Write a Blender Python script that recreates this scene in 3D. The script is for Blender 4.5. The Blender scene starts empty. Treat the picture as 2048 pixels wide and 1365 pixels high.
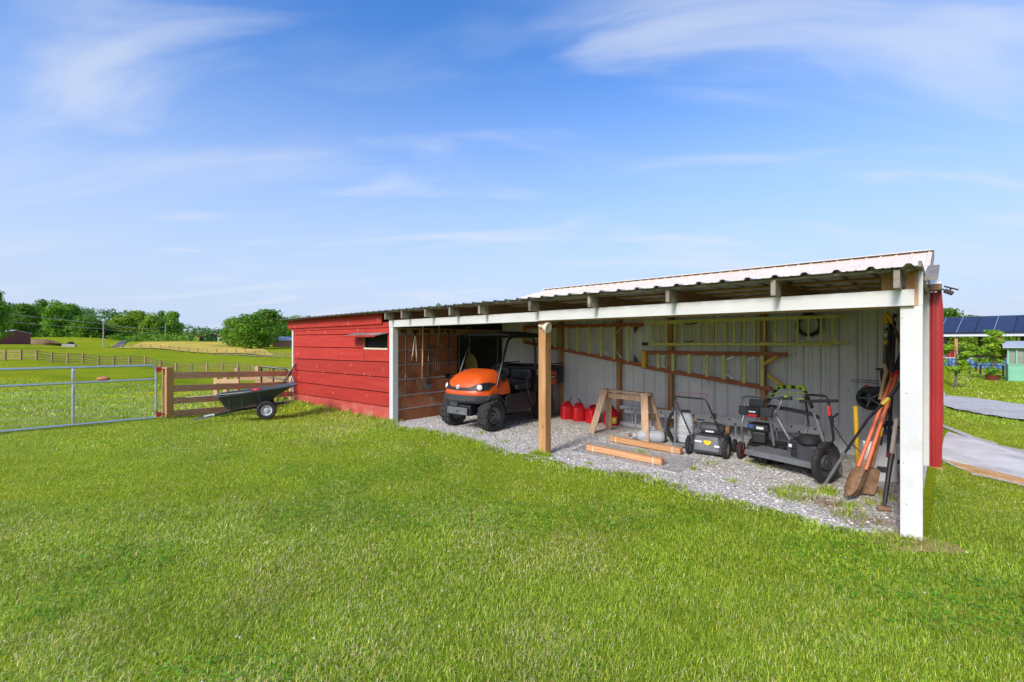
import bpy, bmesh, math, random
import numpy as np
from mathutils import Vector, Matrix

random.seed(7)
RNG = np.random.default_rng(11)
scene = bpy.context.scene
col = scene.collection

# ------------------------------------------------------------ camera, sky, sun, exposure
cam_d = bpy.data.cameras.new('camera')
cam_d.sensor_width = 36.0
cam_d.lens = 16.0
cam_d.clip_start = 0.05
cam_d.clip_end = 6000.0
cam = bpy.data.objects.new('camera', cam_d)
cam.location = (0.0, 0.0, 1.7)
cam.rotation_euler = (math.radians(90), 0, 0)
col.objects.link(cam)
scene.camera = cam

SUN_EL = math.radians(33)
SUN_AZ = math.atan2(-0.60, -0.80)          # clockwise from +Y: behind the camera, to its left
SUN_STRENGTH = 1.15
SUN_ANGLE = math.radians(12.0)
SKY_STRENGTH = 0.115
EXPOSURE = 1.48

def make_world():
    w = bpy.data.worlds.new('World')
    scene.world = w
    w.use_nodes = True
    nt = w.node_tree
    N = nt.nodes
    L = nt.links
    for n in list(N):
        N.remove(n)
    out = N.new('ShaderNodeOutputWorld')
    bg = N.new('ShaderNodeBackground')
    sky = N.new('ShaderNodeTexSky')
    sky.sky_type = 'NISHITA'
    sky.sun_disc = False
    sky.sun_elevation = SUN_EL
    sky.sun_rotation = SUN_AZ
    sky.altitude = 300
    sky.air_density = 1.0
    sky.dust_density = 2.5
    sky.ozone_density = 2.2
    hs = N.new('ShaderNodeHueSaturation')
    hs.inputs['Saturation'].default_value = 1.32
    hs.inputs['Value'].default_value = 0.80
    L.new(sky.outputs[0], hs.inputs['Color'])
    # thin cirrus: noise on the plane the clouds lie in
    tc = N.new('ShaderNodeTexCoord')
    sep = N.new('ShaderNodeSeparateXYZ')
    L.new(tc.outputs['Generated'], sep.inputs[0])
    zz = N.new('ShaderNodeMath'); zz.operation = 'MAXIMUM'; zz.inputs[1].default_value = 0.0
    L.new(sep.outputs['Z'], zz.inputs[0])
    za = N.new('ShaderNodeMath'); za.operation = 'ADD'; za.inputs[1].default_value = 0.13
    L.new(zz.outputs[0], za.inputs[0])
    dx = N.new('ShaderNodeMath'); dx.operation = 'DIVIDE'
    dy = N.new('ShaderNodeMath'); dy.operation = 'DIVIDE'
    L.new(sep.outputs['X'], dx.inputs[0]); L.new(za.outputs[0], dx.inputs[1])
    L.new(sep.outputs['Y'], dy.inputs[0]); L.new(za.outputs[0], dy.inputs[1])
    cmb = N.new('ShaderNodeCombineXYZ')
    L.new(dx.outputs[0], cmb.inputs['X']); L.new(dy.outputs[0], cmb.inputs['Y'])
    def layer(rot, scale, nscale, lo, hi, seed, det=5.0, dist=0.7):
        mp = N.new('ShaderNodeMapping')
        mp.inputs['Rotation'].default_value = (0, 0, math.radians(rot))
        mp.inputs['Scale'].default_value = scale
        mp.inputs['Location'].default_value = (seed, seed * 0.7, 0)
        L.new(cmb.outputs[0], mp.inputs['Vector'])
        no = N.new('ShaderNodeTexNoise')
        no.inputs['Scale'].default_value = nscale
        no.inputs['Detail'].default_value = det
        no.inputs['Roughness'].default_value = 0.5
        no.inputs['Distortion'].default_value = dist
        L.new(mp.outputs[0], no.inputs['Vector'])
        r = N.new('ShaderNodeMapRange')
        r.interpolation_type = 'SMOOTHSTEP'
        r.inputs['From Min'].default_value = lo
        r.inputs['From Max'].default_value = hi
        L.new(no.outputs['Fac'], r.inputs['Value'])
        return r.outputs[0]
    a = layer(-43, (0.40, 1.7, 1), 0.70, 0.49, 0.74, 21.0, 7.0)
    b = layer(-4, (0.75, 2.0, 1), 0.95, 0.50, 0.75, 6.6, 7.0)
    mx = N.new('ShaderNodeMath'); mx.operation = 'MAXIMUM'
    L.new(a, mx.inputs[0]); L.new(b, mx.inputs[1])
    amp = N.new('ShaderNodeMath'); amp.operation = 'MULTIPLY'; amp.inputs[1].default_value = 0.62
    L.new(mx.outputs[0], amp.inputs[0])
    # haze whitens towards the horizon all the way round
    hz = N.new('ShaderNodeMapRange'); hz.interpolation_type = 'SMOOTHSTEP'
    hz.inputs['From Min'].default_value = -0.02; hz.inputs['From Max'].default_value = 0.62
    hz.inputs['To Min'].default_value = 0.96; hz.inputs['To Max'].default_value = 0.0
    L.new(zz.outputs[0], hz.inputs['Value'])
    def mixin(f, a, c):
        x = N.new('ShaderNodeMix'); x.data_type = 'RGBA'
        L.new(f, x.inputs['Factor']); L.new(a, x.inputs[6]); x.inputs[7].default_value = (*c, 1)
        return x.outputs[2]
    tint = N.new('ShaderNodeMix'); tint.data_type = 'RGBA'; tint.blend_type = 'MULTIPLY'
    tint.inputs['Factor'].default_value = 1.0
    L.new(hs.outputs[0], tint.inputs[6]); tint.inputs[7].default_value = (0.94, 0.95, 1.12, 1)
    c1_ = mixin(hz.outputs[0], tint.outputs[2], (1.85, 2.22, 2.90))
    c2_ = mixin(amp.outputs[0], c1_, (2.35, 2.55, 2.95))
    L.new(c2_, bg.inputs['Color'])
    bg.inputs['Strength'].default_value = SKY_STRENGTH
    L.new(bg.outputs[0], out.inputs[0])
make_world()

sl = bpy.data.lights.new('sun', 'SUN')
sl.energy = SUN_STRENGTH
sl.angle = SUN_ANGLE
sl.color = (1.0, 0.95, 0.87)
sun = bpy.data.objects.new('sun', sl)
sd = Vector((math.sin(SUN_AZ) * math.cos(SUN_EL), math.cos(SUN_AZ) * math.cos(SUN_EL), math.sin(SUN_EL)))
sun.rotation_euler = sd.to_track_quat('Z', 'Y').to_euler()
sun.location = (-20, -20, 30)
col.objects.link(sun)

vs = scene.view_settings
vs.view_transform = 'Standard'
vs.look = 'None'
vs.gamma = 1.0
vs.use_curve_mapping = False
vs.exposure = EXPOSURE
scene.cycles.use_denoising = True
scene.cycles.max_bounces = 8
scene.cycles.diffuse_bounces = 4
scene.cycles.transparent_max_bounces = 8
scene.cycles.caustics_reflective = False
scene.cycles.caustics_refractive = False

# ------------------------------------------------------------ frames and pixel helpers
F = 910.0
P0 = Vector((3.41, 3.887, 0))                 # foot of the right white post
D = Vector((-0.7236, 0.6902, 0))              # along the shed front, to the left
NN = Vector((0.6902, 0.7236, 0))              # into the shed
UP = Vector((0, 0, 1))
CAMZ = 1.7
def S(u, v, z):
    return P0 + D * u + NN * v + UP * z
def ray(px, py):
    return (px - 1024) / F, (682.5 - py) / F
def on_v(px, py, v):
    a, b = ray(px, py)
    Y = (5.166 + v) / (0.6902 * a + 0.7236)
    return Vector((a * Y, Y, CAMZ + b * Y))
def on_u(px, py, u):
    a, b = ray(px, py)
    Y = (u + 0.2153) / (-0.7236 * a + 0.6902)
    return Vector((a * Y, Y, CAMZ + b * Y))
def on_z(px, py, z=0.0):
    a, b = ray(px, py)
    Y = (z - CAMZ) / b
    return Vector((a * Y, Y, z))
def on_y(px, py, Y):
    a, b = ray(px, py)
    return Vector((a * Y, Y, CAMZ + b * Y))
def u_of(px, v):
    p = on_v(px, 682.5, v)
    return (p - P0).dot(D)

# ------------------------------------------------------------ mesh builder
class MB:
    def __init__(self):
        self.v = []
        self.f = []
    def add(self, vs, fs):
        o = len(self.v)
        self.v.extend([Vector(p) for p in vs])
        self.f.extend([tuple(i + o for i in f) for f in fs])
        return self
    def box(self, c, hx, hy, hz, ax=(Vector((1, 0, 0)), Vector((0, 1, 0)), Vector((0, 0, 1)))):
        c = Vector(c)
        a, b, d = ax[0] * hx, ax[1] * hy, ax[2] * hz
        vs = [c - a - b - d, c + a - b - d, c + a + b - d, c - a + b - d,
              c - a - b + d, c + a - b + d, c + a + b + d, c - a + b + d]
        return self.add(vs, [(0, 3, 2, 1), (4, 5, 6, 7), (0, 1, 5, 4), (1, 2, 6, 5), (2, 3, 7, 6), (3, 0, 4, 7)])
    def sbox(self, u0, u1, v0, v1, z0, z1):
        return self.box(S((u0 + u1) / 2, (v0 + v1) / 2, (z0 + z1) / 2), abs(u1 - u0) / 2, abs(v1 - v0) / 2, abs(z1 - z0) / 2, (D, NN, UP))
    def bar(self, p0, p1, w, h, up=UP):
        p0, p1 = Vector(p0), Vector(p1)
        d = (p1 - p0)
        L = d.length
        d.normalize()
        s = d.cross(up)
        if s.length < 1e-4:
            s = d.cross(Vector((0, 1, 0.01)))
        s.normalize()
        t = s.cross(d).normalized()
        return self.box((p0 + p1) / 2, L / 2, w / 2, h / 2, (d, s, t))
    def tube(self, pts, r, seg=8, closed=False, caps=True):
        pts = [Vector(p) for p in pts]
        n = len(pts)
        rs = r if isinstance(r, (list, tuple)) else [r] * n
        tang = []
        for i in range(n):
            if closed:
                t = pts[(i + 1) % n] - pts[i - 1]
            else:
                t = pts[min(i + 1, n - 1)] - pts[max(i - 1, 0)]
            if t.length < 1e-9:
                t = Vector((0, 0, 1))
            tang.append(t.normalized())
        ref = Vector((0, 0, 1)) if abs(tang[0].z) < 0.9 else Vector((1, 0, 0))
        s = tang[0].cross(ref).normalized()
        vs = []
        for i in range(n):
            t = tang[i]
            s = (s - t * s.dot(t))
            if s.length < 1e-6:
                s = t.cross(Vector((0.3, 0.5, 0.8)))
            s.normalize()
            b = t.cross(s)
            for k in range(seg):
                a = 2 * math.pi * k / seg
                vs.append(pts[i] + (s * math.cos(a) + b * math.sin(a)) * rs[i])
        fs = []
        m = n if closed else n - 1
        for i in range(m):
            j = (i + 1) % n
            for k in range(seg):
                k2 = (k + 1) % seg
                fs.append((i * seg + k, i * seg + k2, j * seg + k2, j * seg + k))
        if caps and not closed:
            fs.append(tuple(range(seg - 1, -1, -1)))
            fs.append(tuple((n - 1) * seg + k for k in range(seg)))
        return self.add(vs, fs)
    def lathe(self, c, axis, prof, seg=20, close=False):
        c = Vector(c)
        ax = Vector(axis).normalized()
        ref = Vector((0, 0, 1)) if abs(ax.z) < 0.9 else Vector((1, 0, 0))
        s = ax.cross(ref).normalized()
        b = ax.cross(s)
        vs = []
        for r, h in prof:
            for k in range(seg):
                a = 2 * math.pi * k / seg
                vs.append(c + ax * h + (s * math.cos(a) + b * math.sin(a)) * max(r, 1e-4))
        fs = []
        m = len(prof)
        for i in range(m if close else m - 1):
            j = (i + 1) % m
            for k in range(seg):
                k2 = (k + 1) % seg
                fs.append((i * seg + k, i * seg + k2, j * seg + k2, j * seg + k))
        if not close:
            fs.append(tuple(range(seg - 1, -1, -1)))
            fs.append(tuple((m - 1) * seg + k for k in range(seg)))
        return self.add(vs, fs)
    def prism(self, poly, ext):
        poly = [Vector(p) for p in poly]
        e = Vector(ext)
        n = len(poly)
        vs = poly + [p + e for p in poly]
        fs = [tuple(range(n - 1, -1, -1)), tuple(range(n, 2 * n))]
        for i in range(n):
            j = (i + 1) % n
            fs.append((i, j, j + n, i + n))
        return self.add(vs, fs)
    def loft(self, rings, cap0=True, cap1=True, closed=True):
        n = len(rings[0])
        vs = [p for r in rings for p in r]
        fs = []
        for i in range(len(rings) - 1):
            for k in range(n if closed else n - 1):
                k2 = (k + 1) % n
                fs.append((i * n + k, i * n + k2, (i + 1) * n + k2, (i + 1) * n + k))
        if cap0:
            fs.append(tuple(range(n - 1, -1, -1)))
        if cap1:
            fs.append(tuple((len(rings) - 1) * n + k for k in range(n)))
        return self.add(vs, fs)
    def ell(self, c, rx, ry, rz, ax=(Vector((1, 0, 0)), Vector((0, 1, 0)), Vector((0, 0, 1))), nu=14, nv=8):
        c = Vector(c)
        rings = []
        for i in range(nv + 1):
            th = math.pi * (i + 0.02) / (nv + 0.04)
            rings.append([c + ax[0] * rx * math.sin(th) * math.cos(2 * math.pi * k / nu) + ax[1] * ry * math.sin(th) * math.sin(2 * math.pi * k / nu) - ax[2] * rz * math.cos(th) for k in range(nu)])
        return self.loft(rings)
    def build(self, name, mat, parent=None, smooth=False, bevel=0.0, label=None, sub=0, bseg=2):
        org = root_loc(parent)
        me = bpy.data.meshes.new(name)
        me.from_pydata([tuple(p - org) for p in self.v], [], self.f)
        bm = bmesh.new()
        bm.from_mesh(me)
        bmesh.ops.recalc_face_normals(bm, faces=bm.faces)
        bm.to_mesh(me)
        bm.free()
        if smooth:
            me.shade_smooth()
            try:
                me.set_sharp_from_angle(angle=math.radians(38))
            except Exception:
                pass
        me.materials.append(mat)
        o = bpy.data.objects.new(name, me)
        col.objects.link(o)
        if parent is not None:
            o.parent = parent
        if bevel:
            m = o.modifiers.new('bevel', 'BEVEL')
            m.width = bevel
            m.segments = bseg
            m.limit_method = 'ANGLE'
            m.angle_limit = math.radians(40)
        if sub:
            m = o.modifiers.new('subdivision', 'SUBSURF')
            m.levels = sub
            m.render_levels = sub
        if label:
            o['label'] = label
        return o

def root_loc(o):
    p = Vector((0, 0, 0))
    while o is not None:
        p += o.location
        o = o.parent
    return p

def thing(name, label, cat, loc=(0, 0, 0), group=None):
    o = bpy.data.objects.new(name, None)
    o.location = loc
    o.empty_display_size = 0.2
    col.objects.link(o)
    o['label'] = label
    o['category'] = cat
    if group:
        o['group'] = group
    return o
def tag(o, label, cat, group=None):
    o['label'] = label
    o['category'] = cat
    if group:
        o['group'] = group
    return o
def structure(o):
    o['kind'] = 'structure'
    return o
def np_mesh(name, V, Fc, mat, colors=None, smooth=False):
    """big meshes: V (n,3), Fc (m,k) index array with one k"""
    V = np.asarray(V, dtype=np.float32)
    Fc = np.asarray(Fc, dtype=np.int32)
    me = bpy.data.meshes.new(name)
    me.vertices.add(len(V))
    me.vertices.foreach_set('co', V.ravel())
    m, k = Fc.shape
    me.loops.add(m * k)
    me.loops.foreach_set('vertex_index', Fc.ravel())
    me.polygons.add(m)
    me.polygons.foreach_set('loop_start', np.arange(0, m * k, k, dtype=np.int32))
    if colors is not None:
        ca = me.color_attributes.new('Col', 'FLOAT_COLOR', 'POINT')
        c4 = np.ones((len(V), 4), dtype=np.float32)
        c4[:, :3] = colors
        ca.data.foreach_set('color', c4.ravel())
    me.update(calc_edges=True)
    if smooth:
        me.shade_smooth()
    me.materials.append(mat)
    o = bpy.data.objects.new(name, me)
    col.objects.link(o)
    return o
def copy_tree(o, parent=None, loc=None):
    c = o.copy()
    col.objects.link(c)
    c.parent = parent
    if loc is not None:
        c.location = loc
    for ch in list(o.children):
        copy_tree(ch, c)
    return c
def arc(c, a, b, r, t0, t1, n):
    return [Vector(c) + (Vector(a) * math.cos(math.radians(t0 + (t1 - t0) * i / n)) + Vector(b) * math.sin(math.radians(t0 + (t1 - t0) * i / n))) * r for i in range(n + 1)]
def smooth_path(pts, n=6):
    pts = [Vector(p) for p in pts]
    out = []
    for i in range(len(pts) - 1):
        p0 = pts[max(i - 1, 0)]; p1 = pts[i]; p2 = pts[i + 1]; p3 = pts[min(i + 2, len(pts) - 1)]
        for k in range(n):
            t = k / n
            out.append(0.5 * ((2 * p1) + (p2 - p0) * t + (2 * p0 - 5 * p1 + 4 * p2 - p3) * t * t + (3 * p1 - p0 - 3 * p2 + p3) * t ** 3))
    out.append(pts[-1])
    return out
def rounded(pts, r, n=4):
    """polyline with rounded corners"""
    pts = [Vector(p) for p in pts]
    out = [pts[0]]
    for i in range(1, len(pts) - 1):
        a = (pts[i - 1] - pts[i]); b = (pts[i + 1] - pts[i])
        k = min(r, a.length * 0.45, b.length * 0.45)
        s = pts[i] + a.normalized() * k
        e = pts[i] + b.normalized() * k
        for j in range(n + 1):
            t = j / n
            out.append(s * (1 - t) ** 2 + pts[i] * 2 * t * (1 - t) + e * t * t)
    out.append(pts[-1])
    return out

# ------------------------------------------------------------ materials
SHED_ROT = math.atan2(D.y, D.x)
def M(name, c1, c2=None, scale=6.0, rough=0.6, metal=0.0, bump=0.0, bscale=40.0, stretch=(1, 1, 1), rotz=0.0,
      rnd=0.0, lo=0.35, hi=0.65, c3=None, scale3=2.0, lo3=0.55, hi3=0.75, spec=0.5, coat=0.0, detail=6.0, rough_var=0.0, spots=None):
    m = bpy.data.materials.new(name)
    m.use_nodes = True
    nt = m.node_tree
    Nn, L = nt.nodes, nt.links
    b = Nn['Principled BSDF']
    b.inputs['Roughness'].default_value = rough
    b.inputs['Metallic'].default_value = metal
    b.inputs['Specular IOR Level'].default_value = spec
    b.inputs['Coat Weight'].default_value = coat
    tc = Nn.new('ShaderNodeTexCoord')
    mp0 = Nn.new('ShaderNodeMapping')
    mp0.inputs['Rotation'].default_value = (0, 0, -rotz)
    L.new(tc.outputs['Object'], mp0.inputs['Vector'])
    mp = Nn.new('ShaderNodeMapping')
    mp.inputs['Scale'].default_value = stretch
    L.new(mp0.outputs[0], mp.inputs['Vector'])
    oi = Nn.new('ShaderNodeObjectInfo')
    wm = Nn.new('ShaderNodeMath'); wm.operation = 'MULTIPLY'; wm.inputs[1].default_value = 37.0
    L.new(oi.outputs['Random'], wm.inputs[0])
    def noise(sc, det=detail, vec=None):
        n = Nn.new('ShaderNodeTexNoise')
        n.noise_dimensions = '4D'
        n.inputs['Scale'].default_value = sc
        n.inputs['Detail'].default_value = det
        n.inputs['Roughness'].default_value = 0.6
        L.new(vec or mp.outputs[0], n.inputs['Vector'])
        L.new(wm.outputs[0], n.inputs['W'])
        return n.outputs['Fac']
    def rng(src, a, c, t0=0.0, t1=1.0):
        r = Nn.new('ShaderNodeMapRange')
        r.inputs['From Min'].default_value = a
        r.inputs['From Max'].default_value = c
        r.inputs['To Min'].default_value = t0
        r.inputs['To Max'].default_value = t1
        L.new(src, r.inputs['Value'])
        return r.outputs[0]
    def mixc(f, a, c):
        x = Nn.new('ShaderNodeMix'); x.data_type = 'RGBA'
        L.new(f, x.inputs['Factor'])
        for sock, val in ((x.inputs[6], a), (x.inputs[7], c)):
            if isinstance(val, tuple):
                sock.default_value = (*val, 1)
            else:
                L.new(val, sock)
        return x.outputs[2]
    c = None
    if c2 is not None:
        c = mixc(rng(noise(scale), lo, hi), tuple(c1), tuple(c2))
    if c3 is not None:
        c = mixc(rng(noise(scale3, 8.0, mp0.outputs[0]), lo3, hi3), c if c is not None else tuple(c1), tuple(c3))
    if spots is not None:
        vo = Nn.new('ShaderNodeTexVoronoi')
        vo.inputs['Scale'].default_value = spots[0]
        wob = Nn.new('ShaderNodeMapping')
        wob.inputs['Scale'].default_value = spots[3]
        L.new(mp0.outputs[0], wob.inputs['Vector'])
        L.new(wob.outputs[0], vo.inputs['Vector'])
        c = mixc(rng(vo.outputs['Distance'], spots[1], spots[1] * 0.35, 0.0, 0.8), c if c is not None else tuple(c1), tuple(spots[2]))
    if rnd:
        hs = Nn.new('ShaderNodeHueSaturation')
        if c is None:
            hs.inputs['Color'].default_value = (*c1, 1)
        else:
            L.new(c, hs.inputs['Color'])
        L.new(rng(oi.outputs['Random'], 0, 1, 1 - rnd, 1 + rnd), hs.inputs['Value'])
        c = hs.outputs[0]
    if c is None:
        b.inputs['Base Color'].default_value = (*c1, 1)
    else:
        L.new(c, b.inputs['Base Color'])
    if rough_var:
        L.new(rng(noise(scale * 1.7), 0.3, 0.7, rough - rough_var, rough + rough_var), b.inputs['Roughness'])
    if bump:
        bp = Nn.new('ShaderNodeBump')
        bp.inputs['Strength'].default_value = min(1.0, bump)
        bp.inputs['Distance'].default_value = 0.01
        L.new(noise(bscale, 5.0), bp.inputs['Height'])
        L.new(bp.outputs[0], b.inputs['Normal'])
    return m

def leaf_mat(name, tint=(1, 1, 1), trans=0.35, rough=0.55, rnd=0.15):
    m = bpy.data.materials.new(name)
    m.use_nodes = True
    nt = m.node_tree
    Nn, L = nt.nodes, nt.links
    b = Nn['Principled BSDF']
    out = Nn['Material Output']
    at = Nn.new('ShaderNodeVertexColor'); at.layer_name = 'Col'
    oi = Nn.new('ShaderNodeObjectInfo')
    hs = Nn.new('ShaderNodeHueSaturation')
    r = Nn.new('ShaderNodeMapRange')
    r.inputs['To Min'].default_value = 1 - rnd; r.inputs['To Max'].default_value = 1 + rnd
    L.new(oi.outputs['Random'], r.inputs['Value'])
    L.new(r.outputs[0], hs.inputs['Value'])
    mu = Nn.new('ShaderNodeMix'); mu.data_type = 'RGBA'; mu.blend_type = 'MULTIPLY'
    mu.inputs['Factor'].default_value = 1.0
    L.new(at.outputs['Color'], mu.inputs[6]); mu.inputs[7].default_value = (*tint, 1)
    L.new(mu.outputs[2], hs.inputs['Color'])
    L.new(hs.outputs[0], b.inputs['Base Color'])
    b.inputs['Roughness'].default_value = rough
    b.inputs['Specular IOR Level'].default_value = 0.25
    t = Nn.new('ShaderNodeBsdfTranslucent')
    L.new(hs.outputs[0], t.inputs['Color'])
    mx = Nn.new('ShaderNodeMixShader')
    mx.inputs[0].default_value = trans
    L.new(b.outputs[0], mx.inputs[1]); L.new(t.outputs[0], mx.inputs[2])
    L.new(mx.outputs[0], out.inputs[0])
    return m

R_ = SHED_ROT
m_white = M('white_paint', (0.57, 0.575, 0.56), (0.64, 0.645, 0.63), scale=2.5, rough=0.5, bump=0.12, bscale=30, c3=(0.42, 0.40, 0.33), scale3=3.2, lo3=0.60, hi3=0.92)
m_red = M('red_paint_boards', (0.37, 0.030, 0.022), (0.45, 0.046, 0.034), scale=3.0, rough=0.7, spec=0.2, bump=0.18, bscale=30, stretch=(0.35, 5, 5), rotz=R_, rnd=0.12, c3=(0.62, 0.17, 0.12), scale3=5.0, lo3=0.60, hi3=0.85, spots=(2.6, 0.12, (0.66, 0.20, 0.15), (1, 1, 1)))
m_redlow = M('red_paint_splashed', (0.42, 0.05, 0.035), (0.50, 0.085, 0.065), scale=3.0, rough=0.7, bump=0.3, bscale=30, stretch=(0.5, 4, 4), rotz=R_, c3=(0.50, 0.25, 0.18), scale3=2.2, lo3=0.50, hi3=0.8)
m_redmetal = M('red_metal', (0.33, 0.022, 0.022), (0.40, 0.03, 0.03), scale=2, rough=0.38)
m_galv = M('galvanised_roof', (0.30, 0.30, 0.27), (0.44, 0.44, 0.42), scale=5, rough=0.5, metal=0.35, bump=0.15, bscale=25, c3=(0.13, 0.15, 0.09), scale3=5, lo3=0.5, hi3=0.7)
m_under = M('roof_underside', (0.33, 0.33, 0.27), (0.42, 0.42, 0.36), scale=4, rough=0.55, metal=0.2)
m_paleroof = M('pale_roof_metal', (0.84, 0.69, 0.52), (0.90, 0.78, 0.61), scale=3, rough=0.45, rnd=0.04, c3=(0.60, 0.42, 0.33), scale3=2.2, lo3=0.6, hi3=0.85)
m_wallmetal = M('white_wall_metal', (0.62, 0.63, 0.63), (0.71, 0.72, 0.72), scale=2.2, rough=0.30, rnd=0.03, c3=(0.45, 0.44, 0.38), scale3=1.3, lo3=0.58, hi3=0.85)
m_wood_d = M('lumber_along_front', (0.36, 0.19, 0.08), (0.50, 0.29, 0.13), scale=3, rough=0.75, bump=0.4, bscale=20, stretch=(0.5, 9, 9), rotz=R_, rnd=0.15)
m_wood_n = M('lumber_across', (0.36, 0.20, 0.09), (0.50, 0.30, 0.14), scale=3, rough=0.75, bump=0.4, bscale=20, stretch=(9, 0.5, 9), rotz=R_, rnd=0.15)
m_wood_z = M('lumber_upright', (0.38, 0.18, 0.06), (0.56, 0.31, 0.13), scale=3, rough=0.7, bump=0.5, bscale=20, stretch=(9, 9, 0.5), rotz=R_, rnd=0.1, c3=(0.30, 0.14, 0.05), scale3=5, lo3=0.64, hi3=0.74, spots=(4.0, 0.16, (0.22, 0.09, 0.03), (1, 1, 0.8)))
m_wood_weather = M('weathered_wood', (0.16, 0.135, 0.11), (0.36, 0.31, 0.26), scale=5, rough=0.85, bump=0.6, bscale=25, rnd=0.2, c3=(0.10, 0.11, 0.06), scale3=8, lo3=0.55, hi3=0.7)
m_brown = M('brown_old_wood', (0.16, 0.085, 0.04), (0.27, 0.15, 0.07), scale=4, rough=0.8, bump=0.4, bscale=20, stretch=(9, 0.6, 9), rotz=R_, rnd=0.2)
m_fence = M('fence_boards', (0.42, 0.25, 0.12), (0.60, 0.40, 0.22), scale=4, rough=0.8, bump=0.4, bscale=20, stretch=(1, 1, 9), rnd=0.18, c3=(0.22, 0.14, 0.08), scale3=6, lo3=0.62, hi3=0.75)
m_fence_far = M('far_fence_boards', (0.27, 0.19, 0.10), (0.40, 0.29, 0.16), scale=4, rough=0.9, spec=0.1, rnd=0.2)
m_post_new = M('treated_post', (0.48, 0.26, 0.08), (0.60, 0.36, 0.13), scale=4, rough=0.75, bump=0.4, bscale=22, stretch=(8, 8, 0.6), rnd=0.1)
m_rust = M('rusty_sheet', (0.25, 0.078, 0.028), (0.40, 0.145, 0.055), scale=6, rough=0.8, bump=0.2, bscale=30, rnd=0.12, c3=(0.36, 0.33, 0.26), scale3=2.6, lo3=0.60, hi3=0.72)
m_rustiron = M('rusty_iron', (0.15, 0.085, 0.045), (0.28, 0.17, 0.095), scale=14, rough=0.85, bump=0.5, bscale=40, c3=(0.10, 0.05, 0.03), scale3=9, lo3=0.55, hi3=0.75)
m_galvpipe = M('galvanised_pipe', (0.50, 0.56, 0.60), (0.62, 0.67, 0.71), scale=10, rough=0.35, metal=0.7)
m_wire = M('galvanised_wire', (0.45, 0.47, 0.48), (0.55, 0.57, 0.58), rough=0.4, metal=0.6)
m_alu = M('aluminium', (0.60, 0.61, 0.62), (0.72, 0.73, 0.74), scale=8, rough=0.35, metal=0.6, c3=(0.42, 0.41, 0.38), scale3=4, lo3=0.6, hi3=0.8)
m_black = M('black_plastic', (0.012, 0.013, 0.015), (0.022, 0.023, 0.026), rough=0.5, bump=0.1, bscale=120)
m_blackmetal = M('black_steel', (0.012, 0.013, 0.015), (0.03, 0.03, 0.033), scale=10, rough=0.38)
m_char = M('charcoal_plastic', (0.035, 0.037, 0.042), (0.055, 0.058, 0.065), scale=6, rough=0.55, c3=(0.12, 0.11, 0.09), scale3=5, lo3=0.62, hi3=0.8)
m_grey = M('grey_plastic', (0.12, 0.13, 0.14), (0.18, 0.19, 0.20), scale=6, rough=0.5, c3=(0.22, 0.19, 0.14), scale3=5, lo3=0.58, hi3=0.8)
m_greysteel = M('grey_steel', (0.13, 0.14, 0.15), (0.20, 0.21, 0.22), scale=8, rough=0.42, metal=0.3)
m_tyre = M('tyre_rubber', (0.016, 0.016, 0.017), (0.032, 0.031, 0.030), scale=9, rough=0.8, bump=0.2, bscale=60, c3=(0.09, 0.08, 0.065), scale3=8, lo3=0.58, hi3=0.8)
m_tub = M('cart_tub_plastic', (0.040, 0.044, 0.052), (0.060, 0.065, 0.075), scale=4, rough=0.48, bump=0.15, bscale=90, c3=(0.10, 0.10, 0.10), scale3=3, lo3=0.6, hi3=0.85)
m_orange = M('orange_body', (0.62, 0.085, 0.008), (0.68, 0.10, 0.010), scale=3, rough=0.42, coat=0.1, c3=(0.58, 0.17, 0.06), scale3=4, lo3=0.55, hi3=0.85, rough_var=0.1)
m_lens = M('headlight_lens', (0.75, 0.75, 0.72), rough=0.1, metal=0.2)
m_redcan = M('red_can_plastic', (0.48, 0.006, 0.010), (0.58, 0.012, 0.018), scale=4, rough=0.4, bump=0.05, bscale=100)
m_redsteel = M('red_steel', (0.45, 0.02, 0.02), (0.52, 0.03, 0.03), rough=0.45)
m_fib_orange = M('ladder_orange_rail', (0.32, 0.085, 0.03), (0.42, 0.12, 0.045), scale=7, rough=0.55)
m_fib_yellow = M('ladder_yellow_green', (0.58, 0.56, 0.16), (0.70, 0.68, 0.26), scale=7, rough=0.5)
m_yellow = M('yellow_plastic', (0.66, 0.38, 0.02), (0.74, 0.46, 0.03), rough=0.45)
m_orangehandle = M('orange_handle', (0.62, 0.13, 0.05), (0.70, 0.18, 0.075), scale=10, rough=0.5, c3=(0.45, 0.25, 0.17), scale3=8, lo3=0.6, hi3=0.8)
m_lime = M('lime_grip', (0.42, 0.62, 0.02), rough=0.5)
m_whiteplastic = M('white_plastic', (0.66, 0.68, 0.68), (0.74, 0.75, 0.75), scale=4, rough=0.45, c3=(0.5, 0.49, 0.44), scale3=4, lo3=0.6, hi3=0.8)
m_cream = M('cream_plastic', (0.62, 0.57, 0.42), (0.70, 0.65, 0.50), scale=6, rough=0.55)
m_handle = M('ash_handle', (0.52, 0.32, 0.16), (0.64, 0.44, 0.25), scale=5, rough=0.65, stretch=(8, 8, 0.6))
m_greywood = M('grey_wood_handle', (0.30, 0.26, 0.21), (0.42, 0.37, 0.31), scale=6, rough=0.75, stretch=(8, 8, 0.6))
m_sawhorse = M('sawhorse_wood', (0.38, 0.24, 0.14), (0.56, 0.38, 0.24), scale=4, rough=0.8, bump=0.4, bscale=20, stretch=(6, 6, 0.8), rnd=0.2, c3=(0.17, 0.14, 0.11), scale3=3.0, lo3=0.56, hi3=0.72)
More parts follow.
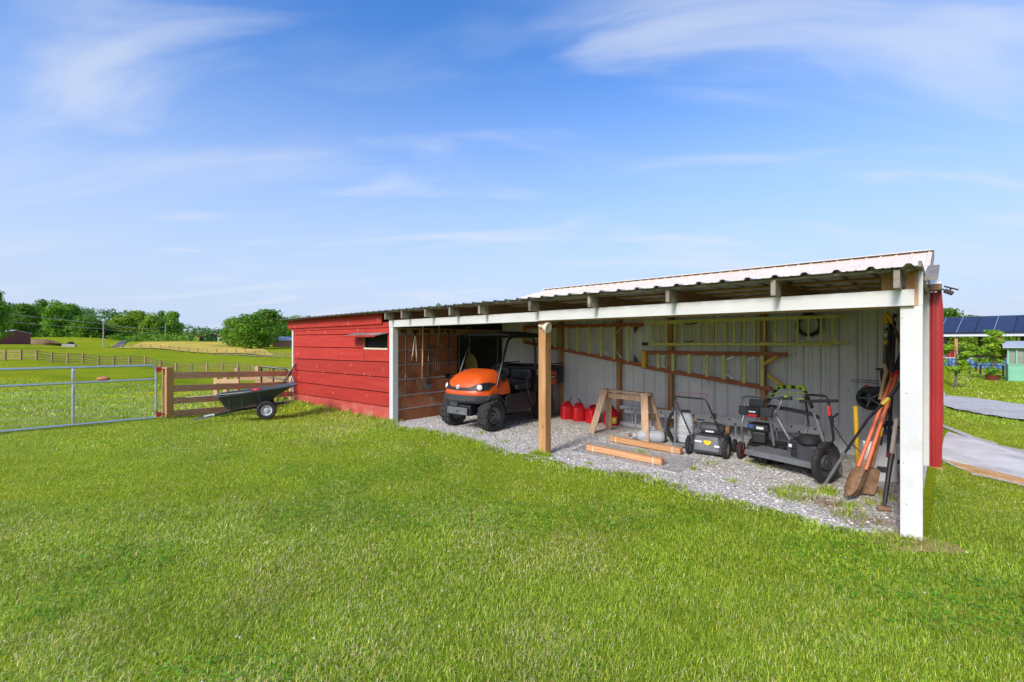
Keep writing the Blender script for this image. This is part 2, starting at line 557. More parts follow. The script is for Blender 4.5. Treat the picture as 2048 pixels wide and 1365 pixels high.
m_timber = M('new_timber', (0.52, 0.25, 0.10), (0.66, 0.38, 0.18), scale=3, rough=0.7, bump=0.3, bscale=20, stretch=(0.6, 7, 9), rotz=R_, rnd=0.1)
m_scoop = M('khaki_scoop_plastic', (0.22, 0.19, 0.04), (0.29, 0.25, 0.06), rough=0.5)
m_concrete = M('concrete', (0.62, 0.61, 0.57), (0.74, 0.73, 0.69), scale=4, rough=0.9, spec=0.1, bump=0.25, bscale=70, c3=(0.36, 0.35, 0.32), scale3=1.2, lo3=0.5, hi3=0.75)
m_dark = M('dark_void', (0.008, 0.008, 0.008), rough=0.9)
m_trimred = M('stencil_red', (0.5, 0.02, 0.02), rough=0.5)
m_stickeryellow = M('sticker_yellow', (0.72, 0.52, 0.03), rough=0.4)
m_blue = M('blue_plastic', (0.03, 0.09, 0.38), rough=0.45)
# ------------------------------------------------------------ terrain
def anc(px, Y, y=None, z=None):
    X = (px - 1024) / F * Y
    if z is None:
        z = CAMZ - (y - 682.5) / F * Y
    return (X, Y, z)
ANCH = [anc(p, 8.5, z=0) for p in (-400, 0, 300, 600, 900, 1200)]
ANCH += [(-6.25, 13.1, -0.17), (-9.5, 13.5, -0.15), (-14, 12, 0.0)]
ANCH += [anc(-400, 25, z=-.2), anc(0, 25, z=-.35), anc(250, 25, z=-.55), anc(450, 25, z=-.9), anc(450, 40, z=-1.8), anc(250, 40, z=-1.1), anc(600, 40, z=-2.1),
         anc(-400, 54, z=-.4), anc(57, 54, 721), anc(136, 57, 727), anc(230, 60, 731), anc(386, 66, 742), anc(590, 70, 750), anc(800, 60, z=-2),
         anc(-400, 130, z=1.2), anc(0, 130, 689), anc(0, 220, 677), anc(-400, 220, z=4), anc(140, 120, 694), anc(140, 200, 675), anc(205, 150, 695.5),
         anc(225, 120, 697.5), anc(300, 200, 684), anc(330, 220, 682), anc(450, 110, 708), anc(450, 190, 686), anc(560, 105, 713), anc(505, 130, 699), anc(575, 150, 694), anc(440, 260, 683),
         anc(0, 420, z=10), anc(250, 450, z=19), anc(450, 480, z=8), anc(620, 450, z=3), anc(1000, 450, z=1), anc(1900, 300, z=1), anc(2500, 300, z=1),
         anc(0, 1200, z=12), anc(450, 1200, z=10), anc(1000, 1200, z=4), anc(1900, 1200, z=4), anc(-500, 1000, z=10),
         anc(1000, 30, z=-.3), anc(1000, 100, z=-1), anc(1500, 30, z=-.3),
         anc(1900, 8, z=-.14), anc(1900, 12, z=-.2), anc(1900, 21, z=-.4), anc(1900, 30, z=-.37), anc(1900, 45, z=-.2), anc(1900, 100, z=0),
         anc(2200, 8, z=-.14), anc(2200, 14, z=-.25), anc(2200, 25, z=-.4), anc(2300, 50, z=-.2)]
for th in (95, 130, 180, 230, 265):
    for r in (6, 30, 150, 900):
        ANCH.append((math.sin(math.radians(th)) * r, math.cos(math.radians(th)) * r, 0.0))
ANCH = np.array(ANCH)
def _pol(X, Y):
    r = np.hypot(X, Y)
    th = np.arctan2(X, Y)
    return r, th
_ar, _at = _pol(ANCH[:, 0], ANCH[:, 1])
def sstep(a, b, x):
    t = np.clip((x - a) / (b - a), 0, 1)
    return t * t * (3 - 2 * t)
def height(X, Y):
    X = np.atleast_1d(np.asarray(X, dtype=float)); Y = np.atleast_1d(np.asarray(Y, dtype=float))
    r, th = _pol(X, Y)
    dth = np.abs(th[:, None] - _at[None, :])
    dth = np.minimum(dth, 2 * math.pi - dth)
    dl = np.log(r[:, None] + 2.0) - np.log(_ar[None, :] + 2.0)
    d2 = (dth * 2.6) ** 2 + (dl * 1.3) ** 2 + 0.0012
    w = 1.0 / d2 ** 1.8
    z = (w * ANCH[None, :, 2]).sum(1) / w.sum(1)
    u = D.x * (X - P0.x) + D.y * (Y - P0.y)
    v = NN.x * (X - P0.x) + NN.y * (Y - P0.y)
    z = z * sstep(8.5, 13.5, r)
    near_r = -0.14 * sstep(0.0, -0.5, u) * sstep(0.6, 2.6, v)
    z = z * sstep(0.0, 1.0, np.maximum(-u, np.maximum((u - 13.0) * 1.0, np.maximum(v - 10, -v)))) + near_r * (1 - sstep(9, 14, r))
    # keep the shed floor level
    ins = sstep(-0.6, 0.2, v) * sstep(13.6, 12.6, u) * sstep(-0.3, 0.05, u)
    return z * (1 - ins)
def gz(X, Y):
    return float(height(X, Y)[0])
def foot(px, Y):
    X = (px - 1024) / F * Y
    return Vector((X, Y, gz(X, Y)))

def ground_mat():
    m = bpy.data.materials.new('grassland')
    m.use_nodes = True
    nt = m.node_tree
    Nn, L = nt.nodes, nt.links
    b = Nn['Principled BSDF']
    b.inputs['Roughness'].default_value = 0.9
    b.inputs['Specular IOR Level'].default_value = 0.0
    tc = Nn.new('ShaderNodeTexCoord')
    def noise(sc, det=6.0, st=(1, 1, 1)):
        mp = Nn.new('ShaderNodeMapping'); mp.inputs['Scale'].default_value = st
        L.new(tc.outputs['Object'], mp.inputs['Vector'])
        n = Nn.new('ShaderNodeTexNoise'); n.inputs['Scale'].default_value = sc; n.inputs['Detail'].default_value = det
        n.inputs['Roughness'].default_value = 0.62
        L.new(mp.outputs[0], n.inputs['Vector'])
        return n.outputs['Fac']
    def rng(s, a, c):
        r = Nn.new('ShaderNodeMapRange'); r.inputs['From Min'].default_value = a; r.inputs['From Max'].default_value = c
        L.new(s, r.inputs['Value']); return r.outputs[0]
    def mixc(f, a, c):
        x = Nn.new('ShaderNodeMix'); x.data_type = 'RGBA'; L.new(f, x.inputs['Factor'])
        for sock, val in ((x.inputs[6], a), (x.inputs[7], c)):
            if isinstance(val, tuple): sock.default_value = (*val, 1)
            else: L.new(val, sock)
        return x.outputs[2]
    c = mixc(rng(noise(0.35), 0.35, 0.65), (0.19, 0.285, 0.012), (0.31, 0.355, 0.014))
    c = mixc(rng(noise(0.05), 0.42, 0.62), c, (0.35, 0.37, 0.016))
    c = mixc(rng(noise(6.0), 0.45, 0.75), c, (0.14, 0.22, 0.012))
    c = mixc(rng(noise(28.0, 3.0), 0.52, 0.72), c, (0.30, 0.29, 0.05))
    L.new(c, b.inputs['Base Color'])
    bp = Nn.new('ShaderNodeBump'); bp.inputs['Strength'].default_value = 0.9; bp.inputs['Distance'].default_value = 0.06
    L.new(noise(22.0, 8.0), bp.inputs['Height'])
    L.new(bp.outputs[0], b.inputs['Normal'])
    return m
m_ground = ground_mat()

def make_ground():
    radii = np.concatenate([[0.0], np.geomspace(0.6, 2600, 250)])
    na = 360
    ang = np.linspace(0, 2 * math.pi, na, endpoint=False)
    RR, AA = np.meshgrid(radii[1:], ang, indexing='ij')
    X = (RR * np.sin(AA)).ravel(); Y = (RR * np.cos(AA)).ravel()
    Z = np.concatenate([height(X[i:i + 4000], Y[i:i + 4000]) for i in range(0, len(X), 4000)])
    V = np.vstack([[0, 0, 0], np.stack([X, Y, Z], 1)])
    nr = len(radii) - 1
    i = np.arange(nr - 1)[:, None]; k = np.arange(na)[None, :]
    k2 = (k + 1) % na
    q = np.stack([1 + i * na + k, 1 + i * na + k2, 1 + (i + 1) * na + k2, 1 + (i + 1) * na + k], -1).reshape(-1, 4)
    tri = np.array([[0, 1 + (j + 1) % na, 1 + j, 0] for j in range(na)])[:, [0, 1, 2]]
    q = q[:, ::-1]
    o = np_mesh('ground', V, q, m_ground, smooth=True)
    # the disc under the camera
    c = np_mesh('ground_centre', np.vstack([[0, 0, 0], np.stack([X, Y, Z], 1)[:na]]), tri, m_ground)
    c.parent = o
    return structure(o)
ground = make_ground()

def drape(name, left, right, nu, nv, off, mat, edge=0.0):
    """sheet between two polylines of (X, Y), laid on the ground"""
    def at(pl, t):
        s = t * (len(pl) - 1); i = min(int(s), len(pl) - 2); f = s - i
        return Vector((*pl[i], 0)).lerp(Vector((*pl[i + 1], 0)), f)
    P = []
    for a in range(nu + 1):
        l = at(left, a / nu); r = at(right, a / nu)
        for k in range(nv + 1):
            p = l.lerp(r, k / nv)
            if edge and k in (0, nv):
                p = p + Vector((RNG.normal() * edge, RNG.normal() * edge, 0))
            P.append(p)
    X = np.array([p.x for p in P]); Y = np.array([p.y for p in P])
    Z = height(X, Y) + off
    q = [[a * (nv + 1) + k, a * (nv + 1) + k + 1, (a + 1) * (nv + 1) + k + 1, (a + 1) * (nv + 1) + k] for a in range(nu) for k in range(nv)]
    return structure(np_mesh(name, np.stack([X, Y, Z], 1), np.array(q), mat))
def pxy(px, Y):
    return ((px - 1024) / F * Y, Y)

m_stubble = M('straw_stubble', (0.66, 0.46, 0.10), (0.48, 0.40, 0.08), scale=1.0, rough=0.95, spec=0.0, stretch=(0.5, 0.05, 1), rotz=0.35, lo=0.42, hi=0.58, c3=(0.26, 0.28, 0.06), scale3=0.06, lo3=0.5, hi3=0.7)
m_road = M('far_asphalt', (0.10, 0.11, 0.13), (0.13, 0.14, 0.16), scale=0.5, rough=0.9, spec=0.0)
m_gravel = M('gravel_bed', (0.34, 0.325, 0.295), (0.70, 0.675, 0.62), scale=45, rough=0.9, spec=0.1, bump=1.0, bscale=55, lo=0.38, hi=0.62, c3=(0.36, 0.31, 0.23), scale3=1.3, lo3=0.5, hi3=0.75, detail=3)
m_dirt = M('bare_dirt', (0.17, 0.10, 0.05), (0.34, 0.24, 0.13), scale=0.6, rough=0.95, spec=0.0, bump=0.6, bscale=1.5)

drape('stubble_field', [pxy(228, 122), pxy(262, 160), pxy(305, 203)], [pxy(556, 104), pxy(505, 150), pxy(470, 192)], 24, 40, 0.16, m_stubble)
drape('far_road', [pxy(208, 130), pxy(229, 165), pxy(252, 205)], [pxy(226, 128), pxy(247, 165), pxy(262, 205)], 20, 3, 0.2, m_road)
drape('dirt_path', [pxy(420, 101), pxy(500, 100), pxy(640, 96)], [pxy(420, 103.5), pxy(500, 103.5), pxy(640, 100)], 20, 2, 0.12, M('worn_track', (0.36, 0.30, 0.15), (0.42, 0.36, 0.2), rough=0.95))

# gravel floor of the shed, its ragged front edge
def gravel_front(u):
    return -0.16 - 0.10 * math.sin(u * 1.7 + 0.6) - 0.06 * math.sin(u * 4.3) - 0.04 * math.sin(u * 11.0 + 1) + 0.13 * max(0.0, 1 - u / 1.2)
P = []
us = np.linspace(-0.03, 8.16, 90)
vs_ = np.concatenate([[0.0], np.linspace(0.12, 3.3, 12)])
for u in us:
    for k, v in enumerate(vs_):
        vv = gravel_front(u) if k == 0 else v
        p = S(u, vv, 0.004 if k else -0.003)
        P.append((p.x, p.y, p.z))
nv = len(vs_)
q = [[a * nv + k, a * nv + k + 1, (a + 1) * nv + k + 1, (a + 1) * nv + k] for a in range(len(us) - 1) for k in range(nv - 1)]
gravel_floor = structure(np_mesh('gravel_floor', np.array(P), np.array(q), m_gravel))

# bare soil round the right post and in a few worn spots of the lawn
SOIL = [(S(0.02, -0.10, 0), 0.22), (S(-0.20, -0.02, 0), 0.13)]
m_soil = M('bare_soil', (0.30, 0.21, 0.10), (0.46, 0.34, 0.17), scale=9, rough=0.95, spec=0.0, bump=0.8, bscale=40, c3=(0.30, 0.27, 0.12), scale3=6)
for sc0_, r0_ in SOIL:
    n_ = 22
    ring = [(sc0_.x + r0_ * (1.25 * math.cos(a)) * random.uniform(0.75, 1.15), sc0_.y + r0_ * math.sin(a) * random.uniform(0.75, 1.15), 0.009) for a in [2 * math.pi * k / n_ for k in range(n_)]]
    structure(MB().add([(sc0_.x, sc0_.y, 0.016)] + ring, [(0, 1 + k, 1 + (k + 1) % n_) for k in range(n_)]).build('bare_soil', m_soil, None))
# gravel path and concrete apron on the right
drape('gravel_path', [pxy(1700, 24), pxy(1880, 16.9), pxy(2048, 13.6), pxy(2300, 10.6)], [pxy(1700, 17.5), pxy(1880, 12.9), pxy(2048, 10.6), pxy(2300, 8.3)], 60, 10, 0.05, m_gravel, edge=0.05)
def apron():
    A = [(6.38, 6.83, -0.03), (6.62, 5.86, -0.08), (6.95, 4.3, -0.10), (9.3, 4.6, -0.12), (8.15, 7.2, -0.10), (8.45, 9.05, -0.03)]
    mb = MB()
    mb.prism([Vector(p) + Vector((0, 0, -0.2)) for p in A], (0, 0, 0.2))
    o = mb.build('concrete_apron', m_concrete, None, bevel=0.01)
    structure(o)
    drape('gravel_margin', [(8.55, 9.2), (8.25, 7.2), (8.6, 5.8)], [(8.8, 9.4), (8.62, 7.2), (9.1, 5.9)], 16, 2, 0.015, m_gravel, edge=0.04)
    drape('gravel_strip', [(6.2, 6.7), (6.45, 5.7), (6.78, 4.3)], [(6.36, 6.7), (6.6, 5.7), (6.95, 4.3)], 16, 2, 0.012, m_gravel, edge=0.03)
    e = MB()
    e.bar((6.33, 6.86, -0.10), (6.58, 5.80, -0.125), 0.05, 0.12)
    e.bar((6.58, 5.79, -0.128), (6.93, 4.3, -0.14), 0.048, 0.115)
    tag(e.build('edging_timber', m_fence, None, bevel=0.006), 'brown timber edging along the near side of the concrete apron', 'edging')
apron()

# ------------------------------------------------------------ the barn behind (white inside wall, pale roof)
VB = 3.26
BL, BR = 9.1, -0.155
def ribbed(org, along, up, normal, width, length, pitch=0.229, h=0.02, rib=0.05, minor=True, offs=0.02):
    """one sheet of ribbed metal as a cross-section pulled along 'up'"""
    sec = [(0.0, 0.0)]
    x = offs
    while x + rib < width:
        sec += [(x, 0), (x + rib * 0.3, h), (x + rib * 0.7, h), (x + rib, 0)]
        if minor and x + pitch < width:
            for q in (0.42, 0.68):
                c = x + rib * 0.5 + pitch * q
                sec += [(c - 0.012, 0), (c, h * 0.22), (c + 0.012, 0)]
        x += pitch
    sec.append((width, 0.0))
    pa = [Vector(org) + Vector(along) * s + Vector(normal) * t for s, t in sec]
    pb = [p + Vector(up) * length for p in pa]
    n = len(pa)
    mb = MB()
    mb.add(pa + pb, [(i, i + 1, n + i + 1, n + i) for i in range(n - 1)])
    return mb

barn = thing('barn', 'long barn with pale ribbed metal roof rising behind the open shed', 'barn', tuple(S(4.5, 6.2, 0)))
RE = -0.035
RV, RZ = 6.2, 3.345           # ridge
EV, EZ = 2.98, 2.50           # eave
k = 0
u = 0.02
while u < BL - 0.05:
    w = min(0.914, BL - u)
    ribbed(S(u, VB, -0.05), D, UP, -NN, w - 0.002, 2.6 - 0.0).build('wall_panel', m_wallmetal, barn)
    u += 0.914
MB().sbox(0.0, BL, VB + 0.01, VB + 0.10, -0.15, 2.6).build('wall_frame', m_brown, barn)
# red corner facing the yard, white trim beside it, blocks below
ribbed(S(-0.052, VB - 0.012, 0.0), -D, UP, -NN, 0.103, 2.36, pitch=0.09, h=0.014, rib=0.05, minor=False, offs=0.015).build('corner_panel', m_redmetal, barn)
MB().sbox(-0.05, 0.018, VB - 0.045, VB - 0.001, 0.0, 2.44).build('corner_trim', m_white, barn, bevel=0.004)
for i in range(7):
    ribbed(S(BR, VB + i * 0.914, 0.0), NN, UP, -D, 0.912, 2.38, h=0.018).build('end_wall_panel', m_redmetal, barn)
gb = MB()
gb.prism([S(RE + 0.01, VB, 2.38), S(RE + 0.01, 2 * RV - VB, 2.38), S(RE + 0.01, RV, RZ - 0.12)], D * 0.05)
gb.build('gable', m_redmetal, barn)
MB().bar(S(-0.10, 1.1, 2.335), S(-0.10, 2.95, 2.68), 0.11, 0.03).build('rake_flashing', m_wood_weather, barn)
MB().sbox(BR, BR + 0.03, VB + 0.02, VB + 6.4, -0.2, 2.38).build('end_wall_frame', m_brown, barn)
for i, (zz0, zz1) in enumerate(((-0.165, -0.10), (-0.065, -0.005))):
    MB().sbox(-0.18, 0.07, VB - 0.05 - 0.0, VB + 0.05, zz0, zz1).build('base_block', m_wood_d, barn, bevel=0.004)
MB().sbox(-0.17, -0.11, VB - 0.04, VB + 0.04, -0.10, -0.065).build('base_block', m_wood_d, barn)
MB().sbox(0.0, 0.06, VB - 0.04, VB + 0.04, -0.10, -0.065).build('base_block', m_wood_d, barn)
# roof sheets on the near slope, plain far slope
sl = Vector(NN * (RV - EV)) + UP * (RZ - EZ)
sln = sl.normalized()
nrm = D.cross(sln).normalized()
if nrm.z < 0:
    nrm = -nrm
RE = -0.035
u = RE
while u < BL - 0.05:
    w = min(0.914, BL + 0.1 - u)
    ribbed(S(u, EV, EZ), D, sln, nrm, w + 0.001, sl.length, pitch=0.229, h=0.017, rib=0.045, minor=False).build('roof_sheet', m_paleroof, barn)
    u += 0.914
fs = MB()
fs.add([S(RE, RV, RZ), S(BL + 0.1, RV, RZ), S(BL + 0.1, 2 * RV - EV, EZ), S(RE, 2 * RV - EV, EZ)], [(0, 1, 2, 3)])
fs.build('far_roof_slope', m_paleroof, barn)
rc = MB()
for sgn in (-1, 1):
    a0 = S(RE - 0.02, RV, RZ + 0.045); a1 = S(BL + 0.12, RV, RZ + 0.045)
    off = NN * 0.16 * sgn - UP * 0.043
    rc.add([a0, a1, a1 + off, a0 + off], [(0, 1, 2, 3)])
rc.build('ridge_cap', m_paleroof, barn)
# rake boards at the right end
MB().prism([S(RE - 0.025, EV - 0.02, EZ - 0.10), S(RE - 0.025, RV, RZ - 0.10), S(RE - 0.025, RV, RZ - 0.01), S(RE - 0.025, EV - 0.02, EZ - 0.01)], D * 0.02).build('rake_board', m_wood_weather, barn)
MB().sbox(BR - 0.02, 0.10, VB - 0.30, VB - 0.02, 2.37, 2.44).build('soffit_block', m_brown, barn)
MB().prism([S(BR - 0.02, EV - 0.02, EZ - 0.02), S(BR - 0.02, VB - 0.02, EZ + 0.04), S(BR - 0.02, VB - 0.02, 2.445), S(BR - 0.02, EV - 0.02, 2.445)], D * 0.15).build('soffit_trim', m_white, barn)
# brown studs standing against the white wall
for px, z1 in ((1237, 2.3), (1340, 2.3), (1525, 2.3), (1120, 2.3)):
    uu = u_of(px, VB - 0.1)
    MB().sbox(uu - 0.045, uu + 0.045, VB - 0.115, VB - 0.024, 0.0, z1).build('wall_stud', m_wood_z, barn, bevel=0.004)
# screws
sc_ = MB()
for zrow in (0.95, 1.5):
    u = 0.16
    while u < 3.2:
        sc_.lathe(S(u, VB - 0.003, zrow), -NN, [(0.009, 0), (0.009, 0.004), (0.004, 0.007)], 6)
        u += 0.229
sc_.build('screw_heads', m_greysteel, barn)['kind'] = 'stuff'

# solar lamp at the barn corner
lamp = thing('solar_light', 'black solar security light on an arm at the barn corner', 'lamp', tuple(S(BR, VB, 2.40)))
MB().tube([S(BR - 0.002, VB + 0.02, 2.41), S(BR - 0.025, VB + 0.02, 2.40), S(BR - 0.045, VB + 0.02, 2.385)], 0.009, 6).build('arm', m_blackmetal, lamp)
cL = S(BR - 0.085, VB + 0.02, 2.355)
MB().box(cL, 0.050, 0.045, 0.026, ((-D * 0.86 - UP * 0.5).normalized(), NN, (UP * 0.86 - D * 0.5).normalized())).build('lamp_head', m_black, lamp, bevel=0.01)
MB().box(cL + UP * 0.052 - D * 0.025, 0.075, 0.055, 0.006, ((-D * 0.9 - UP * 0.38).normalized(), NN, (UP * 0.9 - D * 0.38).normalized())).build('solar_panel', m_black, lamp)
MB().tube([cL, cL + UP * 0.05 - D * 0.025], 0.010, 6).build('stem', m_blackmetal, lamp)

# ------------------------------------------------------------ the lean-to shed
m_shade_boards = M('shade_black_boards', (0.012, 0.011, 0.010), (0.030, 0.024, 0.018), scale=4, rough=0.9, stretch=(6, 0.6, 1), rotz=R_)  # near-black colour stands in for the unlit back of the partition
shed = thing('lean_to_shed', 'open-fronted lean-to shed with red board end and white posts', 'shed', tuple(S(6, 1.6, 0)))
UL, UM, UE = 8.17, 4.13, 13.35
# posts
pr = MB()
pr.prism([S(-0.073, 0, -0.12), S(0.073, 0, -0.12), S(0.073, 0.12, -0.12), S(-0.073, 0.12, -0.12)], UP * 2.118)
pr.build('post', m_white, shed, bevel=0.004, label='white clad corner post at the right end')
MB().sbox(UM - 0.045, UM + 0.09, 0.06, 0.195, -0.1, 2.135).build('post', m_wood_z, shed, bevel=0.006, label='bare wooden post in the middle of the opening')
MB().sbox(UL - 0.06, UL + 0.075, -0.03, 0.10, -0.1, 1.99).build('post', m_white, shed, bevel=0.004, label='white post beside the red board wall')
# front beam, two lengths with a butt joint
MB().sbox(-0.073, -0.045, 0.0, 0.12, 2.0, 2.31).build('post_strip', m_white, shed)
MB().sbox(-0.043, 0.03, 0.0, 0.10, 2.0, 2.30).build('post_core', m_wood_z, shed)
MB().sbox(-0.022, UM + 0.02, -0.04, -0.001, 2.0, 2.14).build('beam', m_white, shed, bevel=0.003)
MB().sbox(UM + 0.023, UL + 0.075, -0.04, -0.001, 1.99, 2.13).build('beam', m_white, shed, bevel=0.003)
MB().sbox(0.15, UL - 0.07, 0.003, 0.055, 1.985, 2.12).build('inner_beam', m_wood_d, shed)
MB().sbox(0.06, 0.20, 0.02, 0.06, 2.142, 2.30).build('blocking', m_wood_z, shed)
# nail heads on the beam joint and post
nl = MB()
for du, z in ((-0.02, 2.03), (-0.025, 2.07), (-0.015, 2.10), (0.07, 2.03), (0.075, 2.075), (0.06, 2.1)):
    nl.lathe(S(UM + du, -0.041, z), -NN, [(0.006, 0), (0.005, 0.002)], 6)
for u_, z in ((0.06, 1.9), (0.11, 1.2), (0.03, 1.25), (0.09, 0.9), (0.05, 0.65), (0.10, 0.45), (0.03, 0.3)):
    nl.lathe(S(u_, -0.001, z), -NN, [(0.005, 0), (0.004, 0.002)], 6)
nl.build('nail_heads', m_greysteel, shed)['kind'] = 'stuff'
# rafters
SLOPE = 0.012
def roofz(v):
    return 2.305 + SLOPE * v
for px in (1790, 1543, 1332, 1175, 1056, 955, 896, 847, 800, 767):
    vf = -0.25 + random.uniform(-0.015, 0.015)
    uu = u_of(px + 3, vf)
    uu = min(uu, 8.55)
    a = MB()
    z1 = 2.285
    a.prism([S(uu - 0.019, vf, z1 - 0.145), S(uu + 0.019, vf, z1 - 0.145), S(uu + 0.019, vf, z1), S(uu - 0.019, vf, z1)], NN * (VB - 0.02 - vf) + UP * SLOPE * (VB - vf))
    a.build('rafter', m_brown, shed, bevel=0.003)
    # weathered grey tail outside the beam
    t = MB()
    t.sbox(uu - 0.0215, uu + 0.0215, vf - 0.004, -0.045, z1 - 0.1475, z1 + 0.0022)
    t.build('rafter_tail', m_wood_weather, shed, bevel=0.003)
for uu in (9.2, 10.4, 11.6, 12.8):
    MB().sbox(uu - 0.019, uu + 0.019, 0.05, VB - 0.02, 2.13, 2.275).build('rafter', m_brown, shed)
# purlins
for v in (-0.20, 0.45, 1.1, 1.75, 2.4, 3.05):
    MB().sbox(0.12, UE + 0.35, v - 0.045, v + 0.045, 2.286 + SLOPE * v + 0.001, 2.304 + SLOPE * v).build('purlin', m_wood_d if v > 0 else m_wood_weather, shed)
# roof sheets
u = -0.06
while u < UE + 0.45:
    w = min(0.72, UE + 0.45 - u)
    if w < 0.1:
        break
    jag = random.uniform(-0.012, 0.012)
    org = S(u, -0.31 + jag, roofz(-0.31) + 0.002 + random.uniform(0, 0.003))
    upv = (NN + UP * SLOPE).normalized()
    ribbed(org, D, upv, UP, w + 0.03, VB - 0.02 + 0.31 - jag, pitch=0.24, h=0.024, rib=0.07, minor=True, offs=0.03).build('roof_sheet', m_galv, shed)
    u += 0.72
MB().prism([S(-0.075, -0.33, 2.29), S(-0.075, 0.55, 2.30), S(-0.075, 0.55, 2.345), S(-0.075, -0.33, 2.335)], D * 0.02).build('rake_trim', m_wood_weather, shed)

# red board wall: planks with open joints, one plank run left out for the hatch
zr = [2.0, 1.85, 1.54, 1.256, 0.93, 0.61, 0.31, 0.0]
zl = [2.0, 1.868, 1.534, 1.193, 0.865, 0.534, 0.20, -0.13]
U0, U1 = UL + 0.08, UE
H0, H1 = u_of(778, 0), u_of(732, 0)
for i in range(7):
    g = 0.018
    tz = 0.006 * (i % 2) + random.uniform(0, 0.004)
    def plank(ua, ub, mat):
        def zz(uq, arr):
            f = (uq - U0) / (U1 - U0)
            return zr[arr] + (zl[arr] - zr[arr]) * f
        mb = MB()
        lo_a, lo_b = zz(ua, i + 1) + g / 2, zz(ub, i + 1) + g / 2
        hi_a, hi_b = zz(ua, i) - g / 2, zz(ub, i) - g / 2
        pts = [S(ua, -0.028 - tz, lo_a), S(ub, -0.028 - tz, lo_b), S(ub, -0.028 - tz, hi_b), S(ua, -0.028 - tz, hi_a)]
        mb.prism(pts, NN * 0.03)
        return mb.build('plank', mat, shed, bevel=0.003)
    mt = m_redlow if i == 6 else m_red
    if i == 1:
        plank(U0, H0, mt)
        plank(H1, U1, mt)
    else:
        plank(U0, U1, mt)
MB().sbox(U0, U1, 0.02, 0.06, -0.2, 2.0).build('wall_backing', m_dark, shed)  # black sheet plays the room's darkness in the hatch and plank joints
MB().sbox(UL + 0.3, UE + 0.30, -0.085, -0.050, 2.06, 2.285).build('fascia', m_red, shed, bevel=0.003)
MB().sbox(UL + 0.08, UE + 0.18, -0.048, -0.02, 1.985, 2.10).build('trim_board', m_red, shed, bevel=0.003)
MB().sbox(UE + 0.004, UE + 0.095, -0.05, 0.03, -0.35, 2.0).build('corner_trim', m_white, shed, bevel=0.004)
MB().sbox(UE + 0.03, UE + 0.09, 0.031, 0.15, -0.35, 1.98).build('corner_trim', m_white, shed, bevel=0.004)
MB().sbox(U0 + 0.1, UE, -0.045, 0.0, -0.30, -0.01).build('footing', m_concrete, shed)
for i in range(7):
    MB().sbox(UE + 0.005, UE + 0.028, 0.16, VB, zl[i + 1] + 0.005, zl[i] - 0.005).build('plank', m_red, shed, bevel=0.003)
# hatch: sill, jamb, opening filled by the black backing in place of room shade, flap propped out
hz0, hz1 = 1.545, 1.84
MB().sbox(H0, H1 + 0.02, -0.045, -0.004, hz0 - 0.03, hz0 + 0.005).build('hatch_sill', m_cream, shed)
MB().sbox(H1 + 0.0, H1 + 0.035, -0.040, -0.004, hz0, hz1).build('hatch_jamb', m_wood_z, shed)
fl = MB()
f0, f1 = H0 - 0.02, H1 + 0.42
fl.prism([S(f0, -0.04, 1.86), S(f1, -0.04, 1.86), S(f1, -0.34, 1.80), S(f0, -0.34, 1.80)], UP * 0.022)
fl.build('hatch_flap', m_wood_weather, shed, bevel=0.003)
MB().sbox(f0, f1, -0.352, -0.341, 1.785, 1.825).build('hatch_flap_edge', m_red, shed)
uc = u_of(727, -0.05)
MB().tube([S(uc, -0.06, 1.93), S(uc + 0.01, -0.055, 1.5), S(uc, -0.05, 1.22)], 0.005, 5).build('chain', m_greysteel, shed)
MB().tube([S(uc, -0.06, 1.93), S(uc + 0.25, -0.30, 1.83)], 0.004, 5).build('chain', m_greysteel, shed)

# partition of rusty sheets between bay and closed room
zs = [1.985, 1.83, 1.50, 1.19, 0.88, 0.54, 0.25, -0.04]
for i in range(1, 7):
    MB().sbox(UL - 0.012 - 0.002 * i, UL - 0.002, 0.11, (1.72 if i < 4 else VB - 0.02), zs[i + 1] + 0.012, zs[i] - 0.004).build('rusty_sheet', m_rust, shed)
    r_ = MB()
    r_.tube([S(UL - 0.022, 0.115, zs[i] + 0.004), S(UL - 0.024, 1.72 if i < 4 else VB - 0.03, zs[i] + 0.012)], 0.011, 8)
    r_.build('sheet_rib', m_galvpipe, shed, smooth=True)
MB().sbox(UL - 0.03, UL - 0.003, 0.06, VB - 0.02, 1.845, 1.985).build('tool_board', m_wood_n, shed, bevel=0.003)
MB().sbox(UL - 0.0, UL + 0.03, 0.10, VB - 0.02, -0.05, 2.13).build('partition_frame', m_shade_boards, shed)  # shade is in its colour, showing where the upper sheets stop short
MB().sbox(UL + 0.03, UE, VB - 0.03, VB, -0.2, 2.2).build('room_back', m_brown, shed)
# end boards at the right, behind the corner post
for i in range(7):
    MB().sbox(0.05, 0.075, 0.16, VB - 0.05, 0.02 + i * 0.31, 0.02 + i * 0.31 + 0.305).build('end_board', m_wood_n, shed, bevel=0.003)
